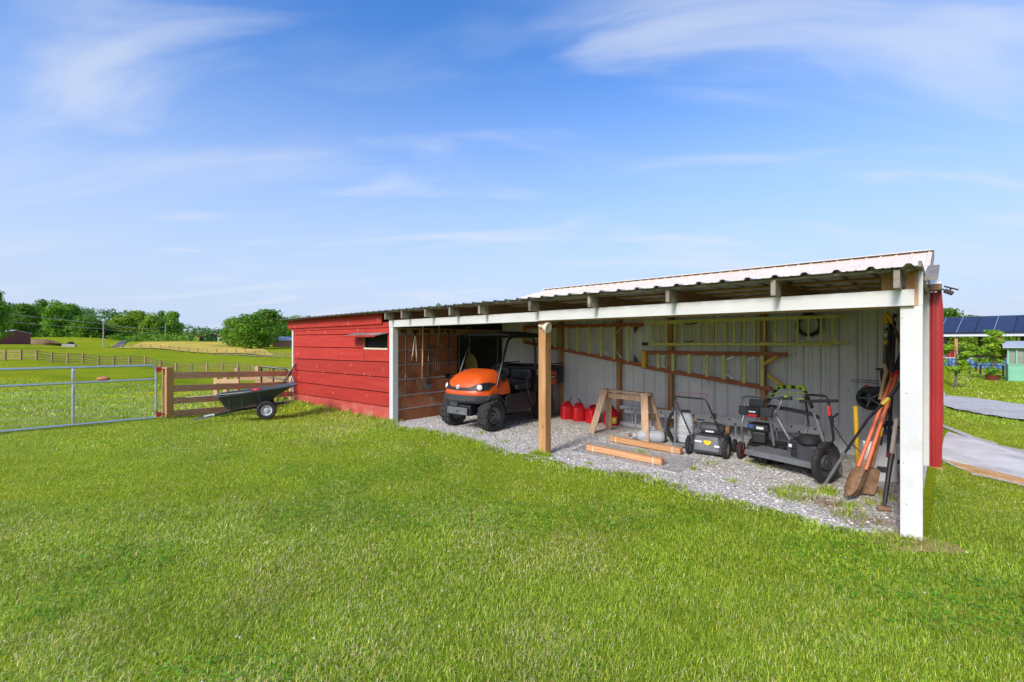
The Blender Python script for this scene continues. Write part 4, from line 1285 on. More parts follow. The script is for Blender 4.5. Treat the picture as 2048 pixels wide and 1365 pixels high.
# timbers on an expanded-metal sheet
def timber(px0, py0, px1, py1, lab, h=0.085, w=0.10):
    a, b = on_z(px0, py0, 0.02), on_z(px1, py1, 0.02)
    t = thing('timber', lab, 'timber', tuple((a + b) / 2), 'short timbers on the metal mesh')
    MB().bar(a + UP * h / 2, b + UP * h / 2, w, h).build('beam', m_timber, t, bevel=0.006)
    d_ = (b - a).normalized()
    for f_ in (0.10, 0.90):
        c = a.lerp(b, f_) + UP * h / 2
        MB().box(c, 0.007, w / 2 + 0.003, h / 2 + 0.003, (d_, d_.cross(UP), UP)).build('strap', m_cream, t)
    return t
timber(1176, 900, 1326, 930, 'short new timber with white straps lying nearest the lawn')
timber(1222, 882, 1363, 908, 'short new timber beside the mower, farther from the lawn')
gp = [on_z(1143, 903, 0.012), on_z(1353, 946, 0.012), on_z(1402, 918, 0.012), on_z(1187, 882, 0.012)]
gm = MB()
def bil(s, t):
    return gp[0] * (1 - s) * (1 - t) + gp[1] * s * (1 - t) + gp[2] * s * t + gp[3] * (1 - s) * t
nx, ny = 46, 18
for i in range(nx):
    for j in range(ny):
        if (i + j) % 2 == 0:
            for di in (-1, 1):
                if 0 <= i + di <= nx:
                    a, b = bil(i / nx, j / ny), bil((i + di) / nx, (j + 1) / ny)
                    gm.bar(a, b, 0.010, 0.008)
for e in range(4):
    gm.bar(gp[e], gp[(e + 1) % 4], 0.014, 0.014)
tag(gm.build('metal_mesh', m_alu, None), 'flat expanded metal mesh sheet on the gravel under the short timbers', 'metal mesh')
# ------------------------------------------------------------ push mower with dark deck and red bail
ma = thing('push_mower', 'small grey push mower with a yellow emblem and thin red bail', 'lawn mower', tuple(on_z(1410, 915)))
mr, ml = on_z(1452, 919), on_z(1379, 908)
mx = (mr - ml).normalized(); mw = (mr - ml).length
mbk = Vector((-mx.y, mx.x, 0))
if mbk.y < 0: mbk = -mbk
for c, s_ in ((mr, 1), (ml, -1)):
    wheel(ma, c + UP * 0.14, mx * s_, 0.14, 0.055, m_tyre, M('dirty_hub', (0.30, 0.27, 0.22), (0.4, 0.37, 0.32), rough=0.7), tread=0.006, bore=0.7, seg=32)
    wheel(ma, c + UP * 0.10 + mbk * 0.52, mx * s_, 0.10, 0.045, m_tyre, m_redsteel, tread=0.005, bore=0.6, seg=28)
def ml_(x, b, z):
    return ml + mx * x + mbk * b + UP * z
rg = []
for b, z0, z1, ins in ((-0.03, 0.06, 0.12, 0.06), (-0.02, 0.05, 0.27, 0.05), (0.10, 0.05, 0.30, 0.04), (0.42, 0.05, 0.28, 0.03), (0.60, 0.05, 0.20, 0.06), (0.66, 0.06, 0.12, 0.10)):
    rg.append([ml_(ins, b, z0), ml_(mw - ins, b, z0), ml_(mw - ins, b, z1 - 0.03), ml_(mw - ins - 0.03, b, z1), ml_(ins + 0.03, b, z1), ml_(ins, b, z1 - 0.03)])
MB().loft(rg).build('deck', m_char, ma, bevel=0.012)
fl_ = MB().prism([ml_(0.08, -0.04, 0.09), ml_(mw - 0.08, -0.04, 0.09), ml_(mw - 0.10, -0.025, 0.30), ml_(0.10, -0.025, 0.30)], -mbk * 0.012)
fp = fl_.build('rear_flap', m_grey, ma, bevel=0.006)
ec = ml_(mw * 0.53, -0.055, 0.215)
eu = (ml_(mw * 0.5, -0.025, 0.30) - ml_(mw * 0.5, -0.04, 0.09)).normalized()
MB().prism([ec - mx * 0.055 + eu * 0.03, ec + mx * 0.055 + eu * 0.03, ec + mx * 0.05 - eu * 0.01, ec - eu * 0.045, ec - mx * 0.05 - eu * 0.01], -mbk * 0.002).build('yellow_emblem', m_stickeryellow, fp)
MB().box(ec - mx * 0.13 + eu * 0.005, 0.05, 0.012, 0.0012, (mx, eu, mbk)).build('pale_print', m_whiteplastic, fp)
MB().box(ec + mx * 0.13 - eu * 0.04, 0.035, 0.014, 0.0012, (mx, eu, mbk)).build('pale_print', m_whiteplastic, fp)
ml_c = ml_(mw * 0.5, 0.28, 0.37)
MB().lathe(ml_c - mx * 0.17, mx, [(0.05, 0), (0.085, 0.02), (0.09, 0.05), (0.09, 0.26), (0.08, 0.31), (0.05, 0.34)], 18).build('motor_cover', m_char, ma, smooth=True)
MB().box(ml_c - mbk * 0.088 - UP * 0.035 - mx * 0.02, 0.06, 0.012, 0.004, (mx, UP, mbk)).build('motor_label', m_whiteplastic, ma)
MB().lathe(ml_c + mx * 0.19, mx, [(0.06, 0), (0.07, 0.02), (0.06, 0.06), (0.02, 0.07)], 14).build('drive_cap', m_rustiron, ma, smooth=True)
hl0, hr0 = ml_(0.03, -0.01, 0.27), ml_(mw - 0.04, -0.01, 0.27)
tl, tr = on_y(1348, 793, 7.00), on_y(1412, 799, 6.60)
MB().tube(rounded([hl0, tl, tr, hr0], 0.06, 6), 0.0125, 8).build('handle', m_blackmetal, ma, smooth=True)
MB().tube(rounded([on_y(1354, 803, 6.97), on_y(1358, 786, 7.06), on_y(1412, 788, 6.70), on_y(1414, 799, 6.62)], 0.04), 0.0035, 5).build('bail', m_redsteel, ma, smooth=True)
kq = on_y(1429, 833, 6.55)
MB().box(kq, 0.02, 0.025, 0.04).build('switch_lever', m_black, ma, bevel=0.006)
for c in (hl0, hr0):
    MB().box(c - UP * 0.04, 0.025, 0.03, 0.07, (mx, mbk, UP)).build('handle_bracket', m_char, ma, bevel=0.006)
MB().tube(smooth_path([kq, kq - UP * 0.12 + mx * 0.03, ml_(mw * 0.75, 0.15, 0.38), ml_c + mx * 0.1 + UP * 0.06]), 0.004, 5).build('cable', m_black, ma)

# ------------------------------------------------------------ mower with battery console and red wheel rims
mc = thing('battery_mower', 'black battery mower with wide console and red wheel rim', 'lawn mower', tuple(on_z(1485, 918)))
w0 = on_z(1482, 918)
dB = D * -1.0                      # to the right along the shed
wheel(mc, w0 + UP * 0.125, -dB, 0.125, 0.06, m_tyre, m_redsteel, tread=0.005, bore=0.62, seg=32)
wheel(mc, w0 + UP * 0.125 + dB * 0.50 + NN * 0.10, dB, 0.125, 0.06, m_tyre, m_redsteel, tread=0.005, bore=0.62, seg=32)
def mcp(a, b, z):
    return w0 + dB * a + NN * b + UP * z
MB().loft([[mcp(x0, b, z0), mcp(x1, b, z0), mcp(x1, b, z1), mcp(x0, b, z1)] for b, x0, x1, z0, z1 in ((0.02, 0.06, 0.44, 0.07, 0.20), (0.25, 0.04, 0.48, 0.06, 0.26), (0.60, 0.08, 0.46, 0.07, 0.22))]).build('deck', m_black, mc, bevel=0.02)
MB().box(mcp(0.20, 0.20, 0.46), 0.14, 0.13, 0.055, (dB, NN, UP)).build('motor_cover', m_black, mc, bevel=0.025)
MB().box(mcp(0.20, 0.20, 0.32), 0.09, 0.10, 0.08, (dB, NN, UP)).build('motor_base', m_black, mc, bevel=0.02)
MB().box(mcp(0.11, 0.066, 0.475), 0.03, 0.005, 0.02, (dB, NN, UP)).build('round_badge', m_blue, mc)
MB().box(mcp(0.23, 0.066, 0.465), 0.045, 0.005, 0.018, (dB, NN, UP)).build('motor_label', m_whiteplastic, mc)
hA = mcp(0.02, 0.02, 0.14); hB = on_y(1483, 850, 6.50); hC = on_y(1492, 815, 6.55); hD = on_y(1484, 793, 6.60); hE = on_y(1566, 797, 6.02); hF = on_y(1558, 815, 6.02); hG = on_y(1540, 838, 6.15); hH = on_y(1548, 892, 6.15)
MB().tube(rounded([hA, hB, hC, hD, hE, hF, hG, hH], 0.07, 5), 0.015, 9).build('handle', m_greysteel, mc, smooth=True)
cs = on_y(1511, 823, 6.33)
cdir = (on_y(1540, 826, 6.12) - on_y(1478, 820, 6.6)).normalized()
cup = Vector((-0.1, -0.25, 1)).normalized()
cn_ = cdir.cross(cup).normalized()
if cn_.y > 0: cn_ = -cn_
con = MB().box(cs, 0.27, 0.065, 0.03, (cdir, cup, cn_)).build('console', m_char, mc, bevel=0.012)
for zz in (-0.035, 0.0, 0.035):
    MB().box(cs + cup * zz + cn_ * 0.031, 0.26, 0.008, 0.004, (cdir, cup, cn_)).build('console_rib', m_char, con)
MB().box(cs + cn_ * 0.045, 0.10, 0.075, 0.02, (cdir, cup, cn_)).build('battery_block', m_black, con, bevel=0.012)
MB().box(cs + cn_ * 0.067 - cup * 0.045, 0.075, 0.018, 0.002, (cdir, cup, cn_)).build('red_stripe', m_trimred, con)
MB().box(cs + cn_ * 0.067 + cup * 0.01, 0.055, 0.01, 0.002, (cdir, cup, cn_)).build('pale_print', m_whiteplastic, con)
MB().box(cs + cup * 0.12 - cn_ * 0.02, 0.12, 0.055, 0.02, (cdir, cup, cn_)).build('start_panel', m_char, con, bevel=0.015)

# ------------------------------------------------------------ green-gripped mower folded over a flat deck
mg = thing('green_grip_mower', 'grey mower with lime green grips on a folded loop handle', 'lawn mower', tuple(on_z(1570, 935)))
q0, q1 = on_y(1490, 895, 6.20), on_y(1636, 930, 5.42)
q0.z = q1.z = 0.20
qd = (q1 - q0).normalized(); qn = Vector((-qd.y, qd.x, 0))
if qn.y < 0: qn = -qn
MB().prism([q0, q1, q1 + qn * 0.42, q0 + qn * 0.42], UP * 0.03).build('deck_plate', m_grey, mg, bevel=0.008)
MB().prism([q0 - qn * 0.012 - UP * 0.035, q1 - qn * 0.012 - UP * 0.035, q1 - qn * 0.012 + UP * 0.02, q0 - qn * 0.012 + UP * 0.02], qn * 0.011).build('deck_edge', m_greysteel, mg)
for e in (q0 + qd * 0.1, q1 - qd * 0.15):
    for s_ in (0.20, 0.37):
        c = e + qn * s_; c.z = 0.085
        wheel(mg, c, qn if s_ > 0.2 else -qn, 0.085, 0.04, m_tyre, m_char, tread=0.004, bore=0.6, seg=24)
mt_ = q0.lerp(q1, 0.72) + qn * 0.24
MB().box(mt_ + UP * 0.18, 0.15, 0.12, 0.07, (qd, qn, UP)).build('motor_cover', m_black, mg, bevel=0.03)
for k_ in range(6):
    MB().box(mt_ + UP * 0.19 - qn * 0.121 + qd * (0.02 + 0.022 * k_), 0.006, 0.004, 0.05, (qd, qn, UP)).build('vent_slot', m_greysteel, mg)
MB().box(mt_ + UP * 0.07, 0.13, 0.11, 0.05, (qd, qn, UP)).build('motor_base', m_black, mg, bevel=0.02)
MB().box(mt_ + UP * 0.285 + qn * 0.05, 0.17, 0.07, 0.02, (qd, qn, UP)).build('motor_shroud', m_char, mg, bevel=0.015)
MB().box(mt_ - qn * 0.133 + UP * 0.17 - qd * 0.12, 0.018, 0.004, 0.02, (qd, qn, UP)).build('motor_label', m_whiteplastic, mg)
g0, g1 = on_y(1543, 815, 6.22), on_y(1628, 826, 5.62)
f0_, f1_ = on_y(1592, 902, 5.98), on_y(1657, 915, 5.50)
MB().tube([g0 + (f0_ - g0) * 0.0, f0_], 0.019, 9).build('leg', m_greysteel, mg, smooth=True)
MB().tube([g1, f1_], 0.019, 9).build('leg', m_greysteel, mg, smooth=True)
gd = (g1 - g0).normalized()
MB().loft([[g0.lerp(g1, t) + UP * (0.026 * s1 + dz) + Vector((0, -0.022, 0)) * s2 for s1, s2 in ((1, 1), (1, -1), (-1, -1), (-1, 1))] for t, dz in ((-0.10, -0.01), (0.0, 0.01), (0.5, 0.0), (0.92, -0.02), (1.10, -0.05))]).build('cross_bridge', m_black, mg, bevel=0.012)
l0, l1, l2, l3 = on_y(1535, 805, 6.25), on_y(1556, 774, 6.30), on_y(1606, 775, 5.92), on_y(1624, 815, 5.65)
lp = rounded([l0, l1, l2, l3], 0.07, 5)
MB().tube(lp, 0.021, 10).build('loop_handle', m_black, mg, smooth=True)
mid = l1.lerp(l2, 0.5)
hd2 = (l2 - l1).normalized()
MB().tube([mid - hd2 * 0.035, mid + hd2 * 0.035], 0.029, 10).build('green_grip', m_lime, mg, smooth=True)
for a, b, c in ((l1 + (l0 - l1).normalized() * 0.06, l1 + Vector((0.0, 0, 0.006)), l1.lerp(l2, 0.24)), (l1.lerp(l2, 0.76), l2 + Vector((0.0, 0, 0.006)), l2 + (l3 - l2).normalized() * 0.08)):
    MB().tube(rounded([a, b, c], 0.05, 5), 0.0245, 10).build('green_grip', m_lime, mg, smooth=True)
bw = [on_y(1563, 797, 6.08), on_y(1540, 793, 6.22), on_y(1552, 786, 6.20), on_y(1575, 786, 6.05), on_y(1588, 789, 5.95), on_y(1600, 786, 5.88), on_y(1612, 788, 5.80)]
MB().tube(smooth_path(bw), 0.006, 6).build('green_bail', m_lime, mg, smooth=True)
MB().tube([on_y(1590, 798, 5.9), on_y(1612, 798, 5.77)], 0.006, 6).build('green_bail', m_lime, mg)
MB().bar(on_y(1558, 797, 6.1), on_y(1583, 797, 5.95), 0.05, 0.045).build('switch_box', m_char, mg, bevel=0.01)
MB().bar(on_y(1568, 793, 6.0), on_y(1576, 793, 5.97), 0.03, 0.02).build('green_button', m_lime, mg)

# ------------------------------------------------------------ high-wheel trimmer mower
tm = thing('wheeled_trimmer', 'black high-wheel string trimmer mower with grey guard', 'trimmer mower', tuple(on_z(1660, 975)))
b0 = on_z(1652, 968)
taxis = Vector((0.42, -0.91, 0)).normalized()
tfw = Vector((0.91, 0.42, 0)).normalized()
for off in (0.0, -0.30):
    wheel(tm, b0 + UP * 0.25 + taxis * off - tfw * off * 0.9, taxis if off == 0 else -taxis, 0.25, 0.06, m_tyre, m_char, tread=0.008, bore=0.68, seg=40)
hubc = b0 + UP * 0.25 - taxis * 0.21
MB().tube([b0 + UP * 0.25, b0 + UP * 0.25 - taxis * 0.30 + tfw * 0.27], 0.018, 8).build('axle', m_greysteel, tm)
MB().box(hubc + UP * 0.06 + tfw * 0.10, 0.13, 0.15, 0.12, (taxis, tfw, UP)).build('engine_block', m_char, tm, bevel=0.03)
MB().lathe(hubc + UP * 0.18 + tfw * 0.02, UP, [(0.11, 0), (0.13, 0.02), (0.13, 0.07), (0.09, 0.11), (0.0, 0.12)], 18).build('engine_top', m_black, tm, smooth=True)
MB().loft([[hubc + taxis * (x * sx + 0.12) + tfw * b + UP * z for x, z in ((-1, z0), (1, z0), (0.8, z1), (-0.8, z1))] for b, sx, z0, z1 in ((0.12, 0.10, -0.10, 0.06), (0.24, 0.13, -0.13, 0.04), (0.33, 0.09, -0.14, -0.02))]).build('trimmer_guard', m_grey, tm, bevel=0.01)
t0, t1, t2, t3 = on_y(1668, 885, 5.35), on_y(1659, 820, 5.30), on_y(1655, 793, 5.30), on_y(1622, 790, 5.55)
MB().tube(rounded([hubc + UP * 0.12, t0, t1, t2, t3, on_y(1610, 792, 5.68), on_y(1617, 850, 5.75), hubc + UP * 0.1 - taxis * 0.12], 0.06, 5), 0.014, 9).build('handlebar', m_blackmetal, tm, smooth=True)
MB().tube([on_y(1600, 803, 5.62), on_y(1675, 802, 5.20)], 0.018, 9).build('grip_bar', m_black, tm, smooth=True)
MB().bar(on_y(1657, 812, 5.28), on_y(1659, 832, 5.28), 0.03, 0.03, NN).build('throttle', m_redsteel, tm, bevel=0.005)
MB().bar(on_y(1660, 832, 5.29), on_y(1664, 845, 5.3), 0.04, 0.05, NN).build('control_block', m_black, tm, bevel=0.006)
MB().tube([on_y(1662, 838, 5.3), on_y(1676, 828, 5.2)], 0.012, 7).build('side_grip', m_black, tm, smooth=True)
for e in (on_y(1700, 898, 4.98), on_y(1722, 905, 5.05)):
    MB().tube(smooth_path([on_y(1664, 845, 5.3), (on_y(1664, 845, 5.3) + e) / 2 - UP * 0.02, e]), 0.007, 6).build('control_cable', m_black, tm, smooth=True)

# ------------------------------------------------------------ tools leaning at the right end
def pole(name, parent, pts, r, mat, seg=9):
    return MB().tube(pts, r, seg).build(name, mat, parent, smooth=True)
# post hole digger
dg = thing('post_hole_digger', 'post hole digger with two orange handles and rusty clam blades', 'post hole digger', tuple(on_z(1702, 1008)))
for s_, pxb, pyb, pxt, pyt, Yb, Yt in ((1, 1731, 940, 1793, 752, 4.82, 5.08), (-1, 1716, 934, 1784, 756, 4.90, 5.14)):
    pb, pt = on_y(pxb, pyb, Yb), on_y(pxt, pyt, Yt)
    pole('handle', dg, [pb, pt], 0.019, m_orangehandle)
    d_ = (pt - pb).normalized()
    pole('collar', dg, [pt, pt + d_ * 0.06], 0.023, m_redsteel)
    pole('grip', dg, [pt + d_ * 0.06, pt + d_ * 0.36], 0.021, m_black)
dwn = (on_z(1699, 1006) - on_y(1723, 940, 4.85)).normalized()
rightv = Vector((0.9, -0.43, 0)).normalized()
bkv = dwn.cross(rightv).normalized()
def blade(c0, sgn, name):
    rg = []
    for t, w, cv in ((0.0, 0.035, 0.01), (0.04, 0.055, 0.02), (0.12, 0.062, 0.028), (0.22, 0.058, 0.026), (0.28, 0.04, 0.018), (0.31, 0.015, 0.006)):
        ring = []
        for k in range(9):
            a = -1 + 2 * k / 8
            ring.append(c0 + dwn * t + rightv * a * w + bkv * sgn * (cv * (1 - a * a) * 1.6))
        for k in range(8, -1, -1):
            a = -1 + 2 * k / 8
            ring.append(c0 + dwn * t + rightv * a * w + bkv * sgn * (cv * (1 - a * a) * 1.6 - 0.004))
        rg.append(ring)
    return MB().loft(rg).build(name, m_rustiron, dg, smooth=True)
bc = on_y(1724, 942, 4.84)
blade(bc + dwn * -0.02 - rightv * 0.0 - bkv * 0.05, -1 if bkv.y > 0 else 1, 'blade')
blade(bc + dwn * -0.01 - rightv * 0.05 + bkv * 0.06, 1 if bkv.y > 0 else -1, 'blade')
pole('socket', dg, [bc + dwn * 0.06, bc - dwn * 0.12], 0.028, m_rustiron)
# yellow handled tool
yh = thing('maul', 'tool with a yellow handle standing upright behind the digger', 'maul', tuple(on_z(1716, 966)))
ybase = on_z(1718, 966)
pole('handle', yh, [ybase + UP * 0.10, on_y(1714, 905, 5.30), on_y(1711, 818, 5.32), on_y(1710.5, 813, 5.32)], [0.023, 0.021, 0.024, 0.028], m_yellow)
MB().box(ybase + UP * 0.06, 0.09, 0.035, 0.035, (D, NN, UP)).build('head', m_rustiron, yh, bevel=0.008)
# grey string trimmer shaft
gs = thing('string_trimmer', 'grey pole trimmer leaning diagonally across the other tools', 'string trimmer', tuple(on_z(1645, 980)))
a0, a1, a2 = on_z(1645, 980) + UP * 0.02, on_y(1690, 905, 5.05), on_y(1736, 838, 4.85)
pole('shaft', gs, [a0, a1], 0.016, m_greysteel)
pole('upper_shaft', gs, [a1, a2, on_y(1766, 808, 4.72)], 0.014, m_blackmetal)
MB().bar(on_y(1764, 809, 4.70), on_y(1778, 796, 4.66), 0.035, 0.03).build('trigger_housing', M('trimmer_yellow', (0.55, 0.50, 0.06), rough=0.5), gs, bevel=0.008)
pole('rear_grip', gs, [on_y(1778, 797, 4.68), on_y(1799, 765, 4.62)], 0.018, m_black)
# spade with lettered shaft
spd = thing('long_spade', 'long-handled spade with orange and black lettered shaft', 'spade', tuple(on_z(1742, 995)))
sb, stp = on_y(1743, 935, 4.98), on_y(1778, 797, 5.02)
sdir = (stp - sb).normalized()
pole('lower_shaft', spd, [sb, sb.lerp(stp, 0.45)], 0.019, m_brown)
pole('orange_sleeve', spd, [sb.lerp(stp, 0.45), stp], 0.022, m_yellow)
blk = pole('black_sleeve', spd, [sb.lerp(stp, 0.58), sb.lerp(stp, 0.86)], 0.0235, m_black)
fnt = bpy.data.curves.new('shaft_lettering', 'FONT')
fnt.body = 'RIDGID'
fnt.size = 0.045
fnt.align_x = 'CENTER'
fnt.align_y = 'CENTER'
fnt.extrude = 0.0008
fnt.materials.append(m_whiteplastic)
tmp = bpy.data.objects.new('lettering_curve', fnt)
tme = bpy.data.meshes.new_from_object(tmp)
bpy.data.objects.remove(tmp)
tob = bpy.data.objects.new('shaft_lettering', tme)
col.objects.link(tob)
tob.parent = blk
tcen = sb.lerp(stp, 0.72)
view = (Vector((0, 0, 1.7)) - tcen).normalized()
tz = (view - sdir * view.dot(sdir)).normalized()
ty = tz.cross(sdir)
mat4 = Matrix((sdir, ty, tz)).transposed().to_4x4()
mat4.translation = tcen + tz * 0.0245 - root_loc(blk)
tob.matrix_local = mat4
rg = []
for t, w in ((0.0, 0.03), (0.03, 0.085), (0.16, 0.09), (0.27, 0.085), (0.30, 0.07)):
    rg.append([sb - sdir * t + rightv * a * w + Vector((0, 1, 0)) * 0.012 * (1 - a * a) for a in (-1, -0.5, 0, 0.5, 1)] + [sb - sdir * t + rightv * a * w + Vector((0, 1, 0)) * (0.012 * (1 - a * a) + 0.004) for a in (1, 0.5, 0, -0.5, -1)])
MB().loft(rg).build('blade', m_rustiron, spd, smooth=True)
# sledge with taped handle
sg = thing('sledgehammer', 'sledgehammer with black taped handle standing head down by the white post', 'sledgehammer', tuple(on_z(1770, 1026)))
gb_ = on_z(1768, 1024); gt = on_y(1793, 838, 4.62)
MB().lathe(gb_ + UP * 0.032 - rightv * 0.055, rightv, [(0.026, 0), (0.032, 0.01), (0.032, 0.10), (0.026, 0.11)], 8).build('head', m_rustiron, sg, bevel=0.003)
hb0 = gb_ + UP * 0.06
pole('tape', sg, [hb0, hb0.lerp(gt, 0.3), hb0.lerp(gt, 0.55), hb0.lerp(gt, 0.60)], [0.017, 0.021, 0.024, 0.022], m_black)
pole('handle', sg, [hb0.lerp(gt, 0.60), gt], 0.020, m_greywood)
# pole pruner hanging: lettered tube, wooden kink
pp = thing('pole_pruner', 'upright pruner pole with worn label and wooden lower handle', 'pruner', tuple(on_y(1763, 800, 5.35)))
pole('wood_handle', pp, [on_y(1760, 800, 5.25), on_y(1768, 760, 5.30), on_y(1773, 742, 5.33), on_y(1768, 728, 5.35)], [0.02, 0.02, 0.022, 0.018], m_handle)
pole('tube', pp, [on_y(1769, 730, 5.35), on_y(1771, 689, 5.35)], 0.018, M('plum_tube', (0.10, 0.06, 0.055), (0.14, 0.09, 0.08), rough=0.5))
pole('orange_band', pp, [on_y(1771, 689, 5.35), on_y(1771.5, 681, 5.35)], 0.021, m_yellow)
pole('label_band', pp, [on_y(1771.5, 681, 5.35), on_y(1772, 647, 5.35)], 0.020, M('worn_label', (0.05, 0.06, 0.05), (0.5, 0.52, 0.46), scale=30, rough=0.6, lo=0.48, hi=0.56))
pole('orange_head', pp, [on_y(1772, 647, 5.35), on_y(1773, 624, 5.35)], 0.023, m_yellow)
for k, (a, b) in enumerate((((1784, 757), (1789, 640)), ((1776, 745), (1781, 650)))):
    t = thing('dark_pole', ('dark handled pole', 'dark brown handled pole')[k] + (' just left of the white corner post' if k == 0 else ' right behind the pruner pole'), 'pole', tuple(on_y(*a, 5.45)))
    pole('shaft', t, [S(0.3 + 0.1 * k, 1.9, 0.0), on_y(*a, 5.5 + 0.1 * k), on_y(*b, 5.5 + 0.1 * k)], 0.019, m_black)
    pole('grip', t, [on_y(*b, 5.5 + 0.1 * k), on_y(b[0] + 0.6, b[1] - 12, 5.5 + 0.1 * k)], 0.021, m_char)
# hanging pruning saw
sw_ = thing('pruning_saw', 'hanging pruning saw with orange handle near the white hook', 'saw', tuple(on_y(1790, 650, 5.2)))
pole('handle', sw_, [on_y(1775, 628, 5.2), on_y(1782, 640, 5.2), on_y(1783, 647, 5.2)], [0.016, 0.02, 0.014], m_yellow)
MB().prism([on_y(1787, 662, 5.2), on_y(1793, 658, 5.2), on_y(1800, 672, 5.2), on_y(1802, 695, 5.2)], (0, 0.004, 0)).build('blade', m_rustiron, sw_)
pole('link', sw_, [on_y(1783, 647, 5.2), on_y(1788, 652, 5.2), on_y(1793, 660, 5.2)], 0.006, m_greysteel)
hk = on_y(1800, 640, 4.35)
tag(MB().tube(smooth_path([hk, hk - Vector((0.012, 0, 0.004)), hk - Vector((0.024, 0, 0.012)), hk - Vector((0.042, 0, 0.004)), hk - Vector((0.045, 0, -0.012)), hk - Vector((0.034, 0, -0.02))], 5), 0.004, 6).build('hook', m_whiteplastic, None, smooth=True), 'small white screw hook on the inside of the corner post', 'hook')
# edger hung on the wall
eg = thing('hung_edger', 'black wheeled edger hung on the wall with an orange knob', 'edger', tuple(on_v(1741, 795, VB - 0.25)))
ec_ = on_v(1741, 797, VB - 0.22)
eax = -NN
wheel(eg, ec_, eax, 0.165, 0.05, m_black, m_black, tread=0.003, bore=0.78, seg=36)
for k in range(5):
    a = 2 * math.pi * k / 5
    MB().bar(ec_ + eax * 0.026, ec_ + eax * 0.026 + (D * math.cos(a) + UP * math.sin(a)) * 0.13, 0.02, 0.006, NN).build('spoke', m_greysteel, eg)
MB().loft([[ec_ + eax * 0.04 + D * x + UP * z + NN * t for x, z in ((-0.02, 0.05), (-0.16, 0.10), (-0.20, 0.16), (-0.10, 0.17), (0.10, 0.15), (0.12, 0.10))] for t in (0, 0.08)]).build('housing', m_black, eg, bevel=0.015)
MB().ell(on_v(1733, 773, VB - 0.26), 0.03, 0.03, 0.02).build('knob', m_orangehandle, eg, smooth=True)
pole('shaft', eg, [ec_ + eax * 0.03 - D * 0.16 + UP * 0.12, on_v(1764, 742, VB - 0.25)], 0.03, m_black)
MB().ell(on_v(1759, 739, VB - 0.26), 0.05, 0.03, 0.015, (D, NN, UP)).build('lever', m_black, eg, smooth=True)
MB().tube(rounded([on_v(1758, 762, VB - 0.2), on_v(1703, 760, VB - 0.10), on_v(1703, 764, VB - 0.10), on_v(1758, 767, VB - 0.2)], 0.02), 0.004, 5).build('wire_guide', m_blackmetal, eg)
# feed bags
def bag(c, w, h, d, lab, rot, lean):
    t = thing('feed_bag', lab, 'bag', tuple(c))
    A = Vector((math.cos(rot), math.sin(rot), 0)); B = Vector((-math.sin(rot), math.cos(rot), 0))
    rg = []
    for z, s1, s2 in ((0, .9, .8), (.05, 1.03, 1.05), (.35, 1.0, 1.0), (.7, .97, .85), (.9, .95, .5), (1, .97, .12)):
        ring = []
        for k in range(18):
            a = 2 * math.pi * k / 18
            cx = math.copysign(abs(math.cos(a)) ** .6, math.cos(a)); sy__ = math.copysign(abs(math.sin(a)) ** .8, math.sin(a))
            wob = 1 + 0.04 * math.sin(k * 2.3 + z * 9)
            ring.append(Vector(c) + A * cx * w / 2 * s1 * wob + B * (sy__ * d / 2 * s2 * wob + lean * z * h) + UP * z * h)
        rg.append(ring)
    MB().loft(rg).build('sack', m_whiteplastic, t, smooth=True)
    p = Vector(c) - B * (d * 0.55) + UP * h * 0.35 + B * lean * h * 0.35
    MB().box(p, w * 0.14, 0.003, w * 0.10, (A, B, UP)).build('printed_panel', m_char, t)
    p = Vector(c) - B * (d * 0.5) + UP * h * 0.72 + B * lean * h * 0.72
    MB().box(p + A * w * 0.25, w * 0.12, 0.003, w * 0.07, (A, B, UP)).build('printed_spot', m_trimred, t)
    return t
bag(on_z(1760, 962), 0.34, 0.46, 0.2, 'white feed bag with dark printing slumped behind the rusty digger', -0.5, 0.12)
bag(on_z(1792, 945), 0.26, 0.45, 0.2, 'white feed bag partly hidden by the white corner post', -0.5, 0.1)
shf = MB().bar(on_v(1762, 866, 2.4), on_v(1800, 866, 2.4), 0.25, 0.02)
tag(shf.build('wall_shelf', m_wood_d, None), 'little wooden shelf between digger handles and corner post', 'shelf')
bl = on_v(1775, 862, 2.3)
tag(MB().box(bl, 0.10, 0.06, 0.022, (D, NN, UP)).build('blue_case', m_blue, None, bevel=0.008), 'small blue case on the little wooden shelf', 'case')
tp = MB().tube(smooth_path([on_v(1765, 858, 2.25), on_v(1775, 845, 2.25), on_v(1788, 850, 2.2), on_v(1797, 858, 2.2)]), 0.025, 7)
tag(tp.build('rolled_strap', m_black, None, smooth=True), 'black rolled strap lying on the blue case', 'strap')
lg = MB().bar(on_z(1740, 975) + UP * 0.03, on_z(1778, 1000) + UP * 0.03, 0.05, 0.05)
tag(lg.build('loose_stake', m_fence, None, bevel=0.004), 'short wooden stake lying by the taped sledgehammer', 'stake')

# ------------------------------------------------------------ lamp on the middle post
fl0 = on_v(1084, 655, 0.055)
lm = thing('flood_lamp', 'cream flood lamp fixed high on the bare middle post', 'lamp', tuple(fl0))
lax = Vector((0.75, -0.62, -0.18)).normalized()
MB().lathe(on_y(1086, 654, 6.62), lax, [(0.03, 0.0), (0.045, 0.02), (0.065, 0.05), (0.078, 0.085), (0.08, 0.10), (0.072, 0.105), (0.05, 0.09), (0.0, 0.085)], 22).build('shade', m_cream, lm, smooth=True)
MB().tube([on_y(1079, 652, 6.80), on_y(1086, 654, 6.62)], 0.022, 8).build('bracket', m_cream, lm, smooth=True)

